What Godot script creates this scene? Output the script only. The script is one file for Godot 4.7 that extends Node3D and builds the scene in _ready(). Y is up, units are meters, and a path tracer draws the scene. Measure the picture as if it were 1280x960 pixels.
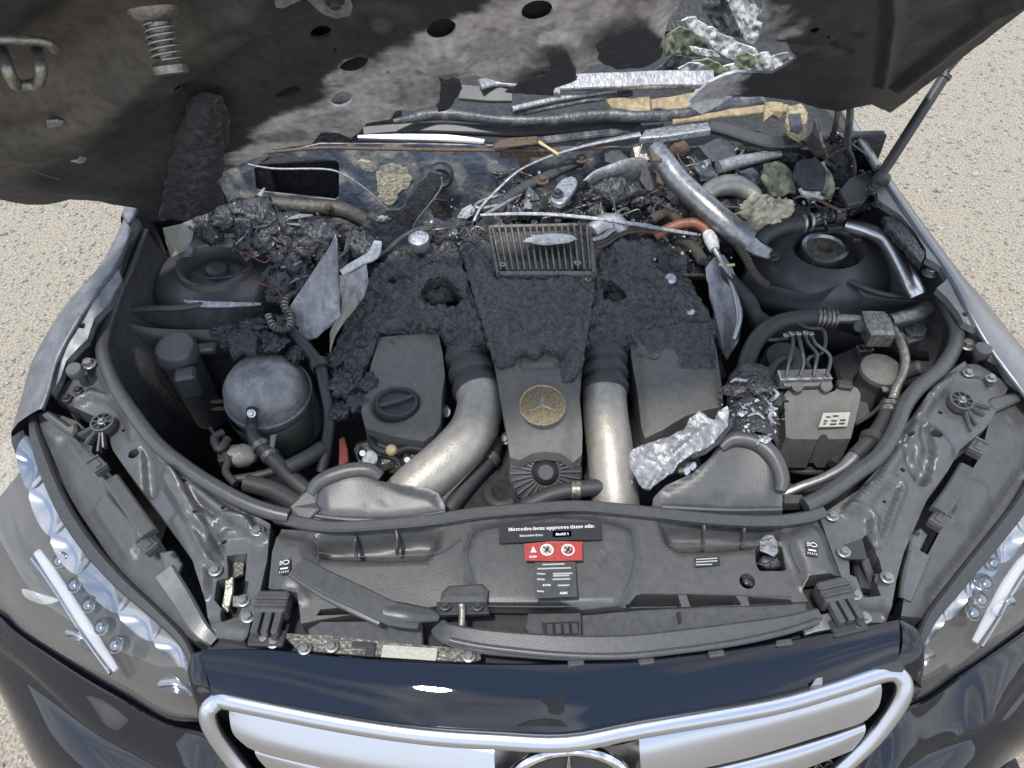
extends Node3D
# A burnt-out car seen from above its nose, bonnet open. Units are metres, y up, z grows towards the viewer, x to the right.
var car: Node3D
var mats := {}
var tex := {}
var bolt_meshes := {}
var counts := {}
var rng := RandomNumberGenerator.new()
var nz := FastNoiseLite.new()

func P(a: Array) -> PackedVector3Array:
	var o := PackedVector3Array()
	for i in range(0, a.size(), 3):
		o.append(Vector3(a[i], a[i + 1], a[i + 2]))
	return o

# ---------- nodes
func put(called: String, mesh, m, parent: Node = null) -> MeshInstance3D:
	var o := MeshInstance3D.new()
	o.name = called
	o.mesh = mesh.commit() if mesh is SurfaceTool else mesh
	o.material_override = m if m is Material else mats[m]
	(parent if parent else car).add_child(o, true)
	return o

func top(called: String, label: String, category: String, group := "", at := Vector3.ZERO) -> Node3D:
	var o := Node3D.new()
	o.name = numbered(called)
	add_child(o)
	o.position = at
	tag(o, label, category, group)
	return o

func loose(called: String, mesh, m, label: String, category: String, group := "") -> MeshInstance3D:
	var o := put(numbered(called), mesh, m, self)
	tag(o, label, category, group)
	return o

func numbered(called: String) -> String:
	var n: int = counts.get(called, -1) + 1
	counts[called] = n
	return called if n == 0 else "%s_%03d" % [called, n]

func tag(o: Node, label: String, category := "", group := "") -> void:
	o.set_meta("label", label)
	if category: o.set_meta("category", category)
	if group: o.set_meta("group", group)

func look(o: Node, label: String) -> Node:
	o.set_meta("label", label)
	return o

# ---------- mesh helpers
func S() -> SurfaceTool:
	var st := SurfaceTool.new()
	st.begin(Mesh.PRIMITIVE_TRIANGLES)
	return st

func done(st: SurfaceTool) -> SurfaceTool:
	st.generate_normals()
	return st

func tri(st, a, b, c, g := -1) -> void:
	st.set_smooth_group(g)
	st.add_vertex(a); st.add_vertex(b); st.add_vertex(c)

func quad(st, a, b, c, d, g := -1) -> void:
	tri(st, a, b, c, g); tri(st, a, c, d, g)

func smooth(pts: PackedVector3Array, k: int, closed := false) -> PackedVector3Array:
	var n := pts.size()
	if n < 3 or k < 2: return pts
	var o := PackedVector3Array()
	for i in (n if closed else n - 1):
		var a := pts[posmod(i - 1, n)] if closed else pts[maxi(i - 1, 0)]
		var b := pts[i]
		var c := pts[(i + 1) % n]
		var d := pts[(i + 2) % n] if closed else pts[mini(i + 2, n - 1)]
		for j in k:
			o.append(b.cubic_interpolate(c, a, d, float(j) / k))
	if not closed: o.append(pts[n - 1])
	return o

# swept tube; r is a number or an Array of radii spread along the path; squash flattens it along 'flat'
func tube(st, path: PackedVector3Array, r, sides := 10, k := 5, closed := false, sx := 1.0, flat := Vector3.ZERO, caps := true):
	var p := smooth(path, k, closed)
	var n := p.size()
	var rs: Array = r if r is Array else [r]
	var rings := []
	var nrm := Vector3.ZERO
	for i in n:
		var t := (p[(i + 1) % n] - p[posmod(i - 1, n)]) if closed else (p[mini(i + 1, n - 1)] - p[maxi(i - 1, 0)])
		t = t.normalized()
		if flat != Vector3.ZERO:
			nrm = (flat - t * flat.dot(t)).normalized()
		elif nrm == Vector3.ZERO:
			var up := Vector3.UP if absf(t.y) < 0.9 else Vector3.RIGHT
			nrm = (up - t * up.dot(t)).normalized()
		else:
			nrm = (nrm - t * nrm.dot(t)).normalized()
		var bi := t.cross(nrm)
		var f := float(i) / maxf(n - 1, 1) * (rs.size() - 1)
		var ri: float = lerpf(rs[int(f)], rs[mini(int(f) + 1, rs.size() - 1)], f - int(f))
		var ring := PackedVector3Array()
		for j in sides:
			var a := TAU * j / sides
			ring.append(p[i] + (nrm * cos(a) * sx + bi * sin(a)) * ri)
		rings.append(ring)
	for i in (n if closed else n - 1):
		var A: PackedVector3Array = rings[i]
		var B: PackedVector3Array = rings[(i + 1) % n]
		for j in sides:
			var q := (j + 1) % sides
			quad(st, A[j], A[q], B[q], B[j], 1)
	if caps and not closed:
		for e in [0, n - 1]:
			for j in sides:
				var A: PackedVector3Array = rings[e]
				if e == 0: tri(st, p[e], A[(j + 1) % sides], A[j])
				else: tri(st, p[e], A[j], A[(j + 1) % sides])
	return st

# flat strip of width w and thickness t along a path; up is the side it faces
func strip(st, path: PackedVector3Array, w, t: float, up := Vector3.UP, k := 4):
	var p := smooth(path, k)
	var n := p.size()
	var ws: Array = w if w is Array else [w]
	var rings := []
	for i in n:
		var d := (p[mini(i + 1, n - 1)] - p[maxi(i - 1, 0)]).normalized()
		var s := d.cross(up).normalized()
		var u := s.cross(d)
		var f := float(i) / maxf(n - 1, 1) * (ws.size() - 1)
		var h: float = lerpf(ws[int(f)], ws[mini(int(f) + 1, ws.size() - 1)], f - int(f)) * .5
		var b := minf(t * .35, .003)
		rings.append([p[i] + s * (h - b) + u * t * .5, p[i] + s * h + u * (t * .5 - b), p[i] + s * h - u * t * .5, p[i] - s * h - u * t * .5, p[i] - s * h + u * (t * .5 - b), p[i] - s * (h - b) + u * t * .5])
	for i in n - 1:
		for j in 6:
			quad(st, rings[i][j], rings[i][(j + 1) % 6], rings[i + 1][(j + 1) % 6], rings[i + 1][j], 10 + j)
	for e in [0, n - 1]:
		for j in range(1, 5): tri(st, rings[e][0], rings[e][j], rings[e][j + 1])
	return st

func newell(p: PackedVector3Array) -> Vector3:
	var n := Vector3.ZERO
	for i in p.size():
		var a := p[i]
		var b := p[(i + 1) % p.size()]
		n += a.cross(b)
	return n.normalized()

# solid slab: the outline is its upper face, t its thickness, b a chamfer
func slab(st, pts: PackedVector3Array, t: float, b := 0.002, face := Vector3.UP):
	var n := newell(pts)
	var p := pts.duplicate()
	if n.dot(face) < 0:
		p.reverse(); n = -n
	var c := p.size()
	var inner := PackedVector3Array()
	for i in c:
		var e1 := (p[i] - p[posmod(i - 1, c)]).normalized()
		var e2 := (p[(i + 1) % c] - p[i]).normalized()
		var i1 := n.cross(e1)
		var i2 := n.cross(e2)
		var m := (i1 + i2)
		m = m / maxf(m.dot(i1), .35)
		inner.append(p[i] + m * b)
	var X := (p[1] - p[0]).normalized()
	var Y := n.cross(X)
	var flat := PackedVector2Array()
	for q in inner: flat.append(Vector2(q.dot(X), q.dot(Y)))
	var idx := Geometry2D.triangulate_polygon(flat)
	if idx.is_empty():
		flat.clear()
		inner = p.duplicate()
		for q in inner: flat.append(Vector2(q.dot(X), q.dot(Y)))
		idx = Geometry2D.triangulate_polygon(flat)
	for i in range(0, idx.size(), 3):
		tri(st, inner[idx[i]], inner[idx[i + 2]], inner[idx[i + 1]])
		tri(st, p[idx[i]] - n * t, p[idx[i + 1]] - n * t, p[idx[i + 2]] - n * t)
	for i in c:
		var j := (i + 1) % c
		quad(st, inner[i], inner[j], p[j] - n * b, p[i] - n * b)
		quad(st, p[i] - n * b, p[j] - n * b, p[j] - n * t, p[i] - n * t)
	return st

# a ragged edge: every side is broken up and pushed about
func jag(pts: PackedVector3Array, step: float, amp: float, seed := 1, closed := true) -> PackedVector3Array:
	var r := RandomNumberGenerator.new()
	r.seed = seed
	var o := PackedVector3Array()
	var n := newell(pts)
	var c := pts.size()
	for i in (c if closed else c - 1):
		var a := pts[i]
		var b := pts[(i + 1) % c]
		var k := maxi(1, int(a.distance_to(b) / step))
		var s := (b - a).normalized().cross(n)
		for j in k:
			var q := a.lerp(b, (j + (r.randf_range(-.3, .3) if j else 0.0)) / k)
			o.append(q + s * r.randf_range(-amp, amp) * (1.0 if j else .4))
	if not closed: o.append(pts[c - 1])
	return o

# turned body: profile of Vector2(radius, height along the axis)
func lathe(st, at: Vector3, axis: Vector3, prof: Array, sides := 28, sm := true, squash := 1.0, toward := Vector3.RIGHT):
	var u := axis.normalized()
	var x := (toward - u * toward.dot(u)).normalized()
	var z := x.cross(u)
	var group := 2
	for i in prof.size() - 1:
		if i > 0 and absf((prof[i] - prof[i - 1]).angle_to(prof[i + 1] - prof[i])) > .75: group += 1
		for j in sides:
			var a := TAU * j / sides
			var b := TAU * (j + 1) / sides
			var da := x * cos(a) + z * sin(a) * squash
			var db := x * cos(b) + z * sin(b) * squash
			var p: Vector2 = prof[i]
			var q: Vector2 = prof[i + 1]
			quad(st, at + da * p.x + u * p.y, at + db * p.x + u * p.y, at + db * q.x + u * q.y, at + da * q.x + u * q.y, group if sm else -1)
	return st

# chamfered box
func box(st, c: Vector3, s: Vector3, b := 0.003, bs := Basis.IDENTITY):
	var h := s * .5
	var v := func(x, y, z, k):
		var d := [x * h.x, y * h.y, z * h.z]
		for i in 3:
			if i != k: d[i] -= signf(d[i]) * b
		return c + bs * Vector3(d[0], d[1], d[2])
	for k in 3:
		for sg in [-1, 1]:
			var q := []
			for e in [[-1, -1], [1, -1], [1, 1], [-1, 1]]:
				var a := [0, 0, 0]
				a[k] = sg; a[(k + 1) % 3] = e[0]; a[(k + 2) % 3] = e[1]
				q.append(v.call(a[0], a[1], a[2], k))
			if sg > 0: q.reverse()
			quad(st, q[0], q[1], q[2], q[3])
	for k in 3:
		var m := (k + 1) % 3
		var l := (k + 2) % 3
		for s1 in [-1, 1]:
			for s2 in [-1, 1]:
				var a := [0, 0, 0]
				a[m] = s1; a[l] = s2; a[k] = -1
				var e := a.duplicate()
				e[k] = 1
				quad(st, v.call(a[0], a[1], a[2], m), v.call(e[0], e[1], e[2], m), v.call(e[0], e[1], e[2], l), v.call(a[0], a[1], a[2], l))
	for x in [-1, 1]:
		for y in [-1, 1]:
			for z in [-1, 1]:
				tri(st, v.call(x, y, z, 0), v.call(x, y, z, 1), v.call(x, y, z, 2))
	return st

# molten or charred lump
func lump(st, c: Vector3, r: Vector3, amp: float, freq: float, seed: int, res := 18, bs := Basis.IDENTITY):
	nz.seed = seed
	nz.frequency = 1.0
	var f := func(i: int, j: int) -> Vector3:
		var th := PI * i / res
		var ph := TAU * j / (2 * res)
		var d := Vector3(sin(th) * cos(ph), cos(th), sin(th) * sin(ph))
		if i == 0 or i == res: d = Vector3(0, cos(th), 0)
		var k: float = 1.0 + amp * (nz.get_noise_3dv(d * freq) * 1.6 + (absf(nz.get_noise_3dv(d * freq * 2.7)) * 1.6 - .4) + (absf(nz.get_noise_3dv(d * freq * 6.0)) * .9 - .2))
		return c + bs * (d * r * k)
	for i in res:
		for j in 2 * res:
			var q := (j + 1) % (2 * res)
			quad(st, f.call(i, j), f.call(i, q), f.call(i + 1, q), f.call(i + 1, j), 1)
	return st

func tps(c: PackedVector3Array) -> Array:
	var n := c.size()
	var m := n + 3
	var A := []
	for i in m:
		var row := PackedFloat64Array()
		row.resize(m + 1)
		A.append(row)
	for i in n:
		for j in n:
			A[i][j] = tk(Vector2(c[i].x - c[j].x, c[i].z - c[j].z).length_squared())
		A[i][i] = 1e-4
		A[i][n] = 1; A[i][n + 1] = c[i].x; A[i][n + 2] = c[i].z
		A[n][i] = 1; A[n + 1][i] = c[i].x; A[n + 2][i] = c[i].z
		A[i][m] = c[i].y
	for i in m:
		var pv := i
		for j in range(i + 1, m):
			if absf(A[j][i]) > absf(A[pv][i]): pv = j
		var t = A[i]
		A[i] = A[pv]; A[pv] = t
		for j in range(i + 1, m):
			var k: float = A[j][i] / A[i][i]
			if k != 0.0:
				for l in range(i, m + 1): A[j][l] -= k * A[i][l]
	var x := PackedFloat64Array()
	x.resize(m)
	for i in range(m - 1, -1, -1):
		var s: float = A[i][m]
		for j in range(i + 1, m): s -= A[i][j] * x[j]
		x[i] = s / A[i][i]
	return [c, x]

func tk(d2: float) -> float:
	return 0.0 if d2 < 1e-9 else d2 * log(d2)

func tev(w: Array, p: Vector2) -> float:
	var c: PackedVector3Array = w[0]
	var x: PackedFloat64Array = w[1]
	var n := c.size()
	var s := x[n] + x[n + 1] * p.x + x[n + 2] * p.y
	for i in n:
		var dx := p.x - c[i].x
		var dz := p.y - c[i].z
		var d2 := dx * dx + dz * dz
		if d2 > 1e-9: s += x[i] * d2 * log(d2)
	return s

func seg_d(p: Vector2, a: PackedVector2Array, closed: bool) -> float:
	var best := 1e9
	var n := a.size()
	for i in (n if closed else n - 1):
		best = minf(best, p.distance_squared_to(Geometry2D.get_closest_point_to_segment(p, a[i], a[(i + 1) % n])))
	return sqrt(best)

func flat2(inv: Transform3D, pts) -> PackedVector2Array:
	var o := PackedVector2Array()
	for p in pts:
		var q: Vector3 = inv * p
		o.append(Vector2(q.x, q.z))
	return o

func ellipse(c: Vector3, a: Vector3, b: Vector3, n := 20) -> PackedVector3Array:
	var o := PackedVector3Array()
	for i in n:
		o.append(c + a * cos(TAU * i / n) + b * sin(TAU * i / n))
	return o

func grow(a: PackedVector3Array, o: Array) -> PackedVector3Array:
	var r := a.duplicate()
	for x in o: r.append(x)
	return r

# pressed sheet: outline (its heights bend the sheet), pressings, cut-out holes, a skirt for its thickness
# opt: fr frame, cell, feats [[pts, half width, height, soft]] or [[pts, height, soft]] for areas, holes [pts], t, more [control points], extra(Vector2)->height, col(Vector3)->Color, ctrl (replaces outline heights)
func sheet(outline: PackedVector3Array, opt := {}) -> ArrayMesh:
	var fr: Transform3D = opt.get("fr", Transform3D.IDENTITY)
	var inv := fr.affine_inverse()
	var cell: float = opt.get("cell", .008)
	var thick: float = opt.get("t", .004)
	var loc := PackedVector3Array()
	for p in outline: loc.append(inv * p)
	var ctl := PackedVector3Array()
	if opt.has("ctrl"):
		for p in opt.ctrl: ctl.append(inv * p)
	else:
		var every := maxi(1, loc.size() / 36)
		for i in range(0, loc.size(), every): ctl.append(loc[i])
		for p in opt.get("more", []): ctl.append(inv * p)
	var w := tps(ctl)
	var poly := PackedVector2Array()
	for p in loc: poly.append(Vector2(p.x, p.z))
	if Geometry2D.is_polygon_clockwise(poly): poly.reverse()
	var feats := []
	for f in opt.get("feats", []):
		var g: Array = f.duplicate()
		g[0] = flat2(inv, f[0])
		feats.append(g)
	var holes := []
	for h in opt.get("holes", []):
		var q := flat2(inv, h)
		if Geometry2D.is_polygon_clockwise(q): q.reverse()
		holes.append(q)
	var extra = opt.get("extra")
	var col = opt.get("col")
	var H := func(p: Vector2) -> float:
		var y := tev(w, p)
		for f in feats:
			if f.size() == 4:
				var d := seg_d(p, f[0], false)
				if d < f[1] + f[3]: y += f[2] * (1.0 - smoothstep(f[1] - f[3], f[1] + f[3], d))
			else:
				var d := seg_d(p, f[0], true)
				var ins := Geometry2D.is_point_in_polygon(p, f[0])
				if ins or d < f[2]: y += f[1] * smoothstep(-f[2], f[2], d if ins else -d)
		if extra != null: y += extra.call(p)
		return y
	var lo := poly[0]
	var hi := poly[0]
	for p in poly:
		lo = lo.min(p); hi = hi.max(p)
	lo -= Vector2(cell, cell)
	var nx := int((hi.x - lo.x) / cell) + 2
	var ny := int((hi.y - lo.y) / cell) + 2
	var mark := PackedByteArray()
	mark.resize(nx * ny)
	var loops := [poly]
	loops.append_array(holes)
	for li in loops.size():
		var L: PackedVector2Array = loops[li]
		for i in L.size():
			var a := L[i]
			var b := L[(i + 1) % L.size()]
			var k := int(a.distance_to(b) / cell * 4) + 1
			for j in k + 1:
				var q := (a.lerp(b, float(j) / k) - lo) / cell
				mark[int(q.y) * nx + int(q.x)] = 1
	var hs := PackedFloat32Array()
	hs.resize((nx + 1) * (ny + 1))
	hs.fill(INF)
	var V := PackedVector3Array()
	var N := PackedVector3Array()
	var K := PackedColorArray()
	var gh := func(ix: int, iy: int) -> float:
		var id := iy * (nx + 1) + ix
		if hs[id] == INF: hs[id] = H.call(lo + Vector2(ix, iy) * cell)
		return hs[id]
	var add := func(p: Vector2, y: float, n: Vector3):
		var q := fr * Vector3(p.x, y, p.y)
		V.append(q); N.append((fr.basis * n).normalized())
		if col != null: K.append(col.call(q))
	var e := cell * .4
	var vert := func(p: Vector2):
		var y: float = H.call(p)
		add.call(p, y, Vector3(y - H.call(p + Vector2(e, 0)), e, y - H.call(p + Vector2(0, e))))
	for iy in ny:
		for ix in nx:
			var o := lo + Vector2(ix, iy) * cell
			var m := o + Vector2(cell, cell) * .5
			if mark[iy * nx + ix] == 0:
				if not Geometry2D.is_point_in_polygon(m, poly): continue
				var inside := false
				for h in holes:
					if Geometry2D.is_point_in_polygon(m, h): inside = true
				if inside: continue
				for c in [[0, 0], [1, 0], [1, 1], [0, 0], [1, 1], [0, 1]]:
					var jx: int = ix + c[0]
					var jy: int = iy + c[1]
					var y: float = gh.call(jx, jy)
					var gx: float = y - gh.call(mini(jx + 1, nx), jy) if jx == 0 else (gh.call(jx - 1, jy) - gh.call(mini(jx + 1, nx), jy)) * .5
					var gy: float = y - gh.call(jx, mini(jy + 1, ny)) if jy == 0 else (gh.call(jx, jy - 1) - gh.call(jx, mini(jy + 1, ny))) * .5
					add.call(lo + Vector2(jx, jy) * cell, y, Vector3(gx, cell, gy))
			else:
				var pieces := Geometry2D.intersect_polygons(PackedVector2Array([o, o + Vector2(cell, 0), o + Vector2(cell, cell), o + Vector2(0, cell)]), poly)
				for h in holes:
					var nextp := []
					for pc in pieces: nextp.append_array(Geometry2D.clip_polygons(pc, h))
					pieces.assign(nextp)
				for pc in pieces:
					var idx := Geometry2D.triangulate_polygon(pc)
					for i in range(0, idx.size(), 3):
						var a: Vector2 = pc[idx[i]]
						var b: Vector2 = pc[idx[i + 1]]
						var c: Vector2 = pc[idx[i + 2]]
						var turn := (b - a).cross(c - a)
						if absf(turn) < 1e-10: continue
						vert.call(a)
						vert.call(b if turn > 0 else c)
						vert.call(c if turn > 0 else b)
	for li in loops.size():
		var L: PackedVector2Array = loops[li]
		for i in L.size():
			var a := L[i]
			var b := L[(i + 1) % L.size()]
			var k := int(a.distance_to(b) / (cell * 1.5)) + 1
			var s := (b - a).normalized()
			var out := Vector3(s.y, 0, -s.x)
			var probe := (a + b) * .5 + Vector2(s.y, -s.x) * cell * .05
			if Geometry2D.is_point_in_polygon(probe, L) == (li == 0): out = -out
			# front faces run clockwise: a, b, c with (c - a) x (b - a) along 'out'
			var flip := Vector3(0, -1, 0).cross(Vector3(s.x, 0, s.y)).dot(out) < 0
			for j in k:
				var p := a.lerp(b, float(j) / k)
				var q := a.lerp(b, float(j + 1) / k)
				var yp: float = H.call(p)
				var yq: float = H.call(q)
				if flip:
					var sp := p
					var sy := yp
					p = q; yp = yq; q = sp; yq = sy
				add.call(p, yp, out); add.call(q, yq, out); add.call(q, yq - thick, out)
				add.call(p, yp, out); add.call(q, yq - thick, out); add.call(p, yp - thick, out)
	var arr := []
	arr.resize(Mesh.ARRAY_MAX)
	arr[Mesh.ARRAY_VERTEX] = V
	arr[Mesh.ARRAY_NORMAL] = N
	if col != null: arr[Mesh.ARRAY_COLOR] = K
	var am := ArrayMesh.new()
	am.add_surface_from_arrays(Mesh.PRIMITIVE_TRIANGLES, arr)
	return am

func bolt_mesh(kind: String) -> Mesh:
	if not bolt_meshes.has(kind):
		var st := S()
		var u := Vector3.UP
		if kind == "hex":
			lathe(st, Vector3.ZERO, u, [Vector2(1.0, 0), Vector2(1.0, .18), Vector2(.92, .24), Vector2(.6, .24)], 20)
			lathe(st, Vector3.ZERO, u, [Vector2(.62, .2), Vector2(.62, .72), Vector2(.52, .82), Vector2(.0, .84)], 6, false)
		elif kind == "nut":
			lathe(st, Vector3.ZERO, u, [Vector2(1.0, 0), Vector2(.95, .12), Vector2(.66, .2)], 20)
			lathe(st, Vector3.ZERO, u, [Vector2(.66, .15), Vector2(.66, .6), Vector2(.36, .68)], 6, false)
			lathe(st, Vector3.ZERO, u, [Vector2(.34, .5), Vector2(.34, 1.1), Vector2(.28, 1.2), Vector2(0, 1.2)], 12)
		else:
			lathe(st, Vector3.ZERO, u, [Vector2(1, 0), Vector2(1, .2), Vector2(.8, .4), Vector2(.35, .5), Vector2(.3, .36), Vector2(0, .34)], 20)
		bolt_meshes[kind] = done(st).commit()
	return bolt_meshes[kind]

func bolt(parent, at: Vector3, r: float, m := "bolt", up := Vector3.UP, kind := "hex", called := "bolt") -> MeshInstance3D:
	var o := put(called, bolt_mesh(kind), m, parent)
	var y := up.normalized()
	var x := (Vector3(1, 0, .3) - y * Vector3(1, 0, .3).dot(y)).normalized()
	o.transform = Transform3D(Basis(x, y, x.cross(y)).scaled_local(Vector3.ONE * r), at)
	return o

func bolts(parent, pts: PackedVector3Array, r: float, m := "bolt", up := Vector3.UP, kind := "hex") -> void:
	for p in pts: bolt(parent, p, r, m, up, kind)

# printed or raised lettering; x runs along it, y up the letters
func text(called: String, words: String, at: Vector3, x: Vector3, y: Vector3, height: float, m, parent, font := "Droid Sans", depth := .0006, bold := false) -> MeshInstance3D:
	var t := TextMesh.new()
	var f := SystemFont.new()
	f.font_names = PackedStringArray([font])
	if bold: f.font_weight = 700
	t.font = f
	t.text = words
	t.font_size = 32
	t.pixel_size = height / 42.0
	t.depth = depth
	var o := put(called, t, m, parent)
	var xx := x.normalized()
	var n := xx.cross(y).normalized()
	o.transform = Transform3D(Basis(xx, n.cross(xx), n), at)
	return o

# skin through rows of points (all rows equally long), smoothed k times along and j times across
func loft(st, rows: Array, k := 4, j := 3, closed := false):
	var fine := []
	for r in rows: fine.append(smooth(r, k, closed))
	var n: int = fine[0].size()
	var cols := []
	for i in n:
		var c := PackedVector3Array()
		for r in fine: c.append(r[i])
		cols.append(smooth(c, j))
	for i in (n if closed else n - 1):
		var a: PackedVector3Array = cols[i]
		var b: PackedVector3Array = cols[(i + 1) % n]
		for q in a.size() - 1:
			quad(st, a[q], b[q], b[q + 1], a[q + 1], 1)
	return st

func shift(p: PackedVector3Array, d: Vector3) -> PackedVector3Array:
	var o := PackedVector3Array()
	for q in p: o.append(q + d)
	return o

func lin(r: float, g: float, b: float) -> Color:
	return Color(r, g, b).linear_to_srgb()

func noise(seed: int, freq: float, oct: int, kind := FastNoiseLite.TYPE_SIMPLEX_SMOOTH) -> FastNoiseLite:
	var f := FastNoiseLite.new()
	f.seed = seed
	f.frequency = freq
	f.noise_type = kind
	f.fractal_octaves = oct
	return f

func paint_tex(key: String, n: FastNoiseLite, stops: Array, size := 512) -> void:
	var g := Gradient.new()
	var o := PackedFloat32Array()
	var c := PackedColorArray()
	for s in stops:
		o.append(s[0]); c.append(s[1] if s[1] is Color else Color(s[1], s[1], s[1]))
	g.offsets = o
	g.colors = c
	var t := NoiseTexture2D.new()
	t.width = size; t.height = size
	t.seamless = true
	t.noise = n
	t.color_ramp = g
	tex[key] = t

func bump_tex(key: String, n: FastNoiseLite, strength: float, size := 512) -> void:
	var t := NoiseTexture2D.new()
	t.width = size; t.height = size
	t.seamless = true
	t.as_normal_map = true
	t.bump_strength = strength
	t.noise = n
	tex[key] = t

func mat(key: String, c: Color, rough: float, metal := 0.0, o := {}) -> StandardMaterial3D:
	var m := StandardMaterial3D.new()
	m.albedo_color = lin(c.r, c.g, c.b)
	m.roughness = rough
	m.metallic = metal
	m.uv1_triplanar = true
	m.uv1_world_triplanar = true
	var s: float = o.get("scale", 6.0)
	m.uv1_scale = Vector3(s, s, s)
	if o.has("tex"): m.albedo_texture = tex[o.tex]
	if o.has("bump"):
		m.normal_enabled = true
		m.normal_texture = tex[o.bump]
		m.normal_scale = o.get("depth", 1.0)
	if o.has("rtex"):
		m.roughness_texture = tex[o.rtex]
	if o.has("coat"):
		m.clearcoat_enabled = true
		m.clearcoat = o.coat
		m.clearcoat_roughness = o.get("coat_rough", .05)
	if o.has("vc"): m.vertex_color_use_as_albedo = true
	if o.has("alpha"):
		m.transparency = BaseMaterial3D.TRANSPARENCY_ALPHA
		m.albedo_color.a = o.alpha
	m.cull_mode = BaseMaterial3D.CULL_DISABLED
	mats[key] = m
	return m

# a scatter of thin curled flakes, too small to pick apart, as one piece of stuff
func flakes(parent, spots: Array, spread: Vector3, count: int, size: float, m: String, seed: int) -> void:
	var r := RandomNumberGenerator.new()
	r.seed = seed
	var st := S()
	for i in count:
		var c: Vector3 = spots[r.randi() % spots.size()] + Vector3(r.randf_range(-1, 1), r.randf_range(-.2, 1), r.randf_range(-1, 1)) * spread
		var b := Basis.from_euler(Vector3(r.randf_range(-.9, .9), r.randf() * TAU, r.randf_range(-.9, .9))) * (size * r.randf_range(.4, 1.3))
		var q := []
		for k in 5: q.append(c + b * Vector3(cos(TAU * k / 5.0) * r.randf_range(.4, 1.1), r.randf_range(-.25, .25), sin(TAU * k / 5.0) * r.randf_range(.3, .8)))
		for k in range(1, 4): tri(st, q[0], q[k], q[k + 1])
	var o := put("ash_flakes", done(st), m, parent)
	o.set_meta("kind", "stuff")

# grime: soft mottling, thin scuff lines, pale specks of dust and dark grit, all at once
func mixed_tex(key: String, seed: int, dark: Color, light: Color, specks: float, grit: float, size := 512, fine := .16) -> void:
	var a := noise(seed, .02, 5).get_seamless_image(size, size)
	var f := noise(seed + 1, fine, 2)
	var b := f.get_seamless_image(size, size)
	var g := noise(seed + 2, .011, 3)
	g.fractal_type = FastNoiseLite.FRACTAL_RIDGED
	var c := g.get_seamless_image(size, size)
	var d := noise(seed + 3, .07, 2).get_seamless_image(size, size)
	var im := Image.create(size, size, false, Image.FORMAT_RGB8)
	for y in size:
		for x in size:
			var k := dark.lerp(light, clampf(a.get_pixel(x, y).r * 1.1, 0, 1))
			var sp := smoothstep(.7, .9, b.get_pixel(x, y).r) * specks
			var gr := smoothstep(.34, .16, d.get_pixel(x, y).r) * grit
			var sc := smoothstep(.93, .985, c.get_pixel(x, y).r) * .35 * specks
			k = k.lerp(Color(1, 1, .98), clampf(sp * .75 + sc, 0, 1))
			k = k.lerp(dark * .55, clampf(gr, 0, .8))
			im.set_pixel(x, y, k)
	tex[key] = ImageTexture.create_from_image(im)

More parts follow.
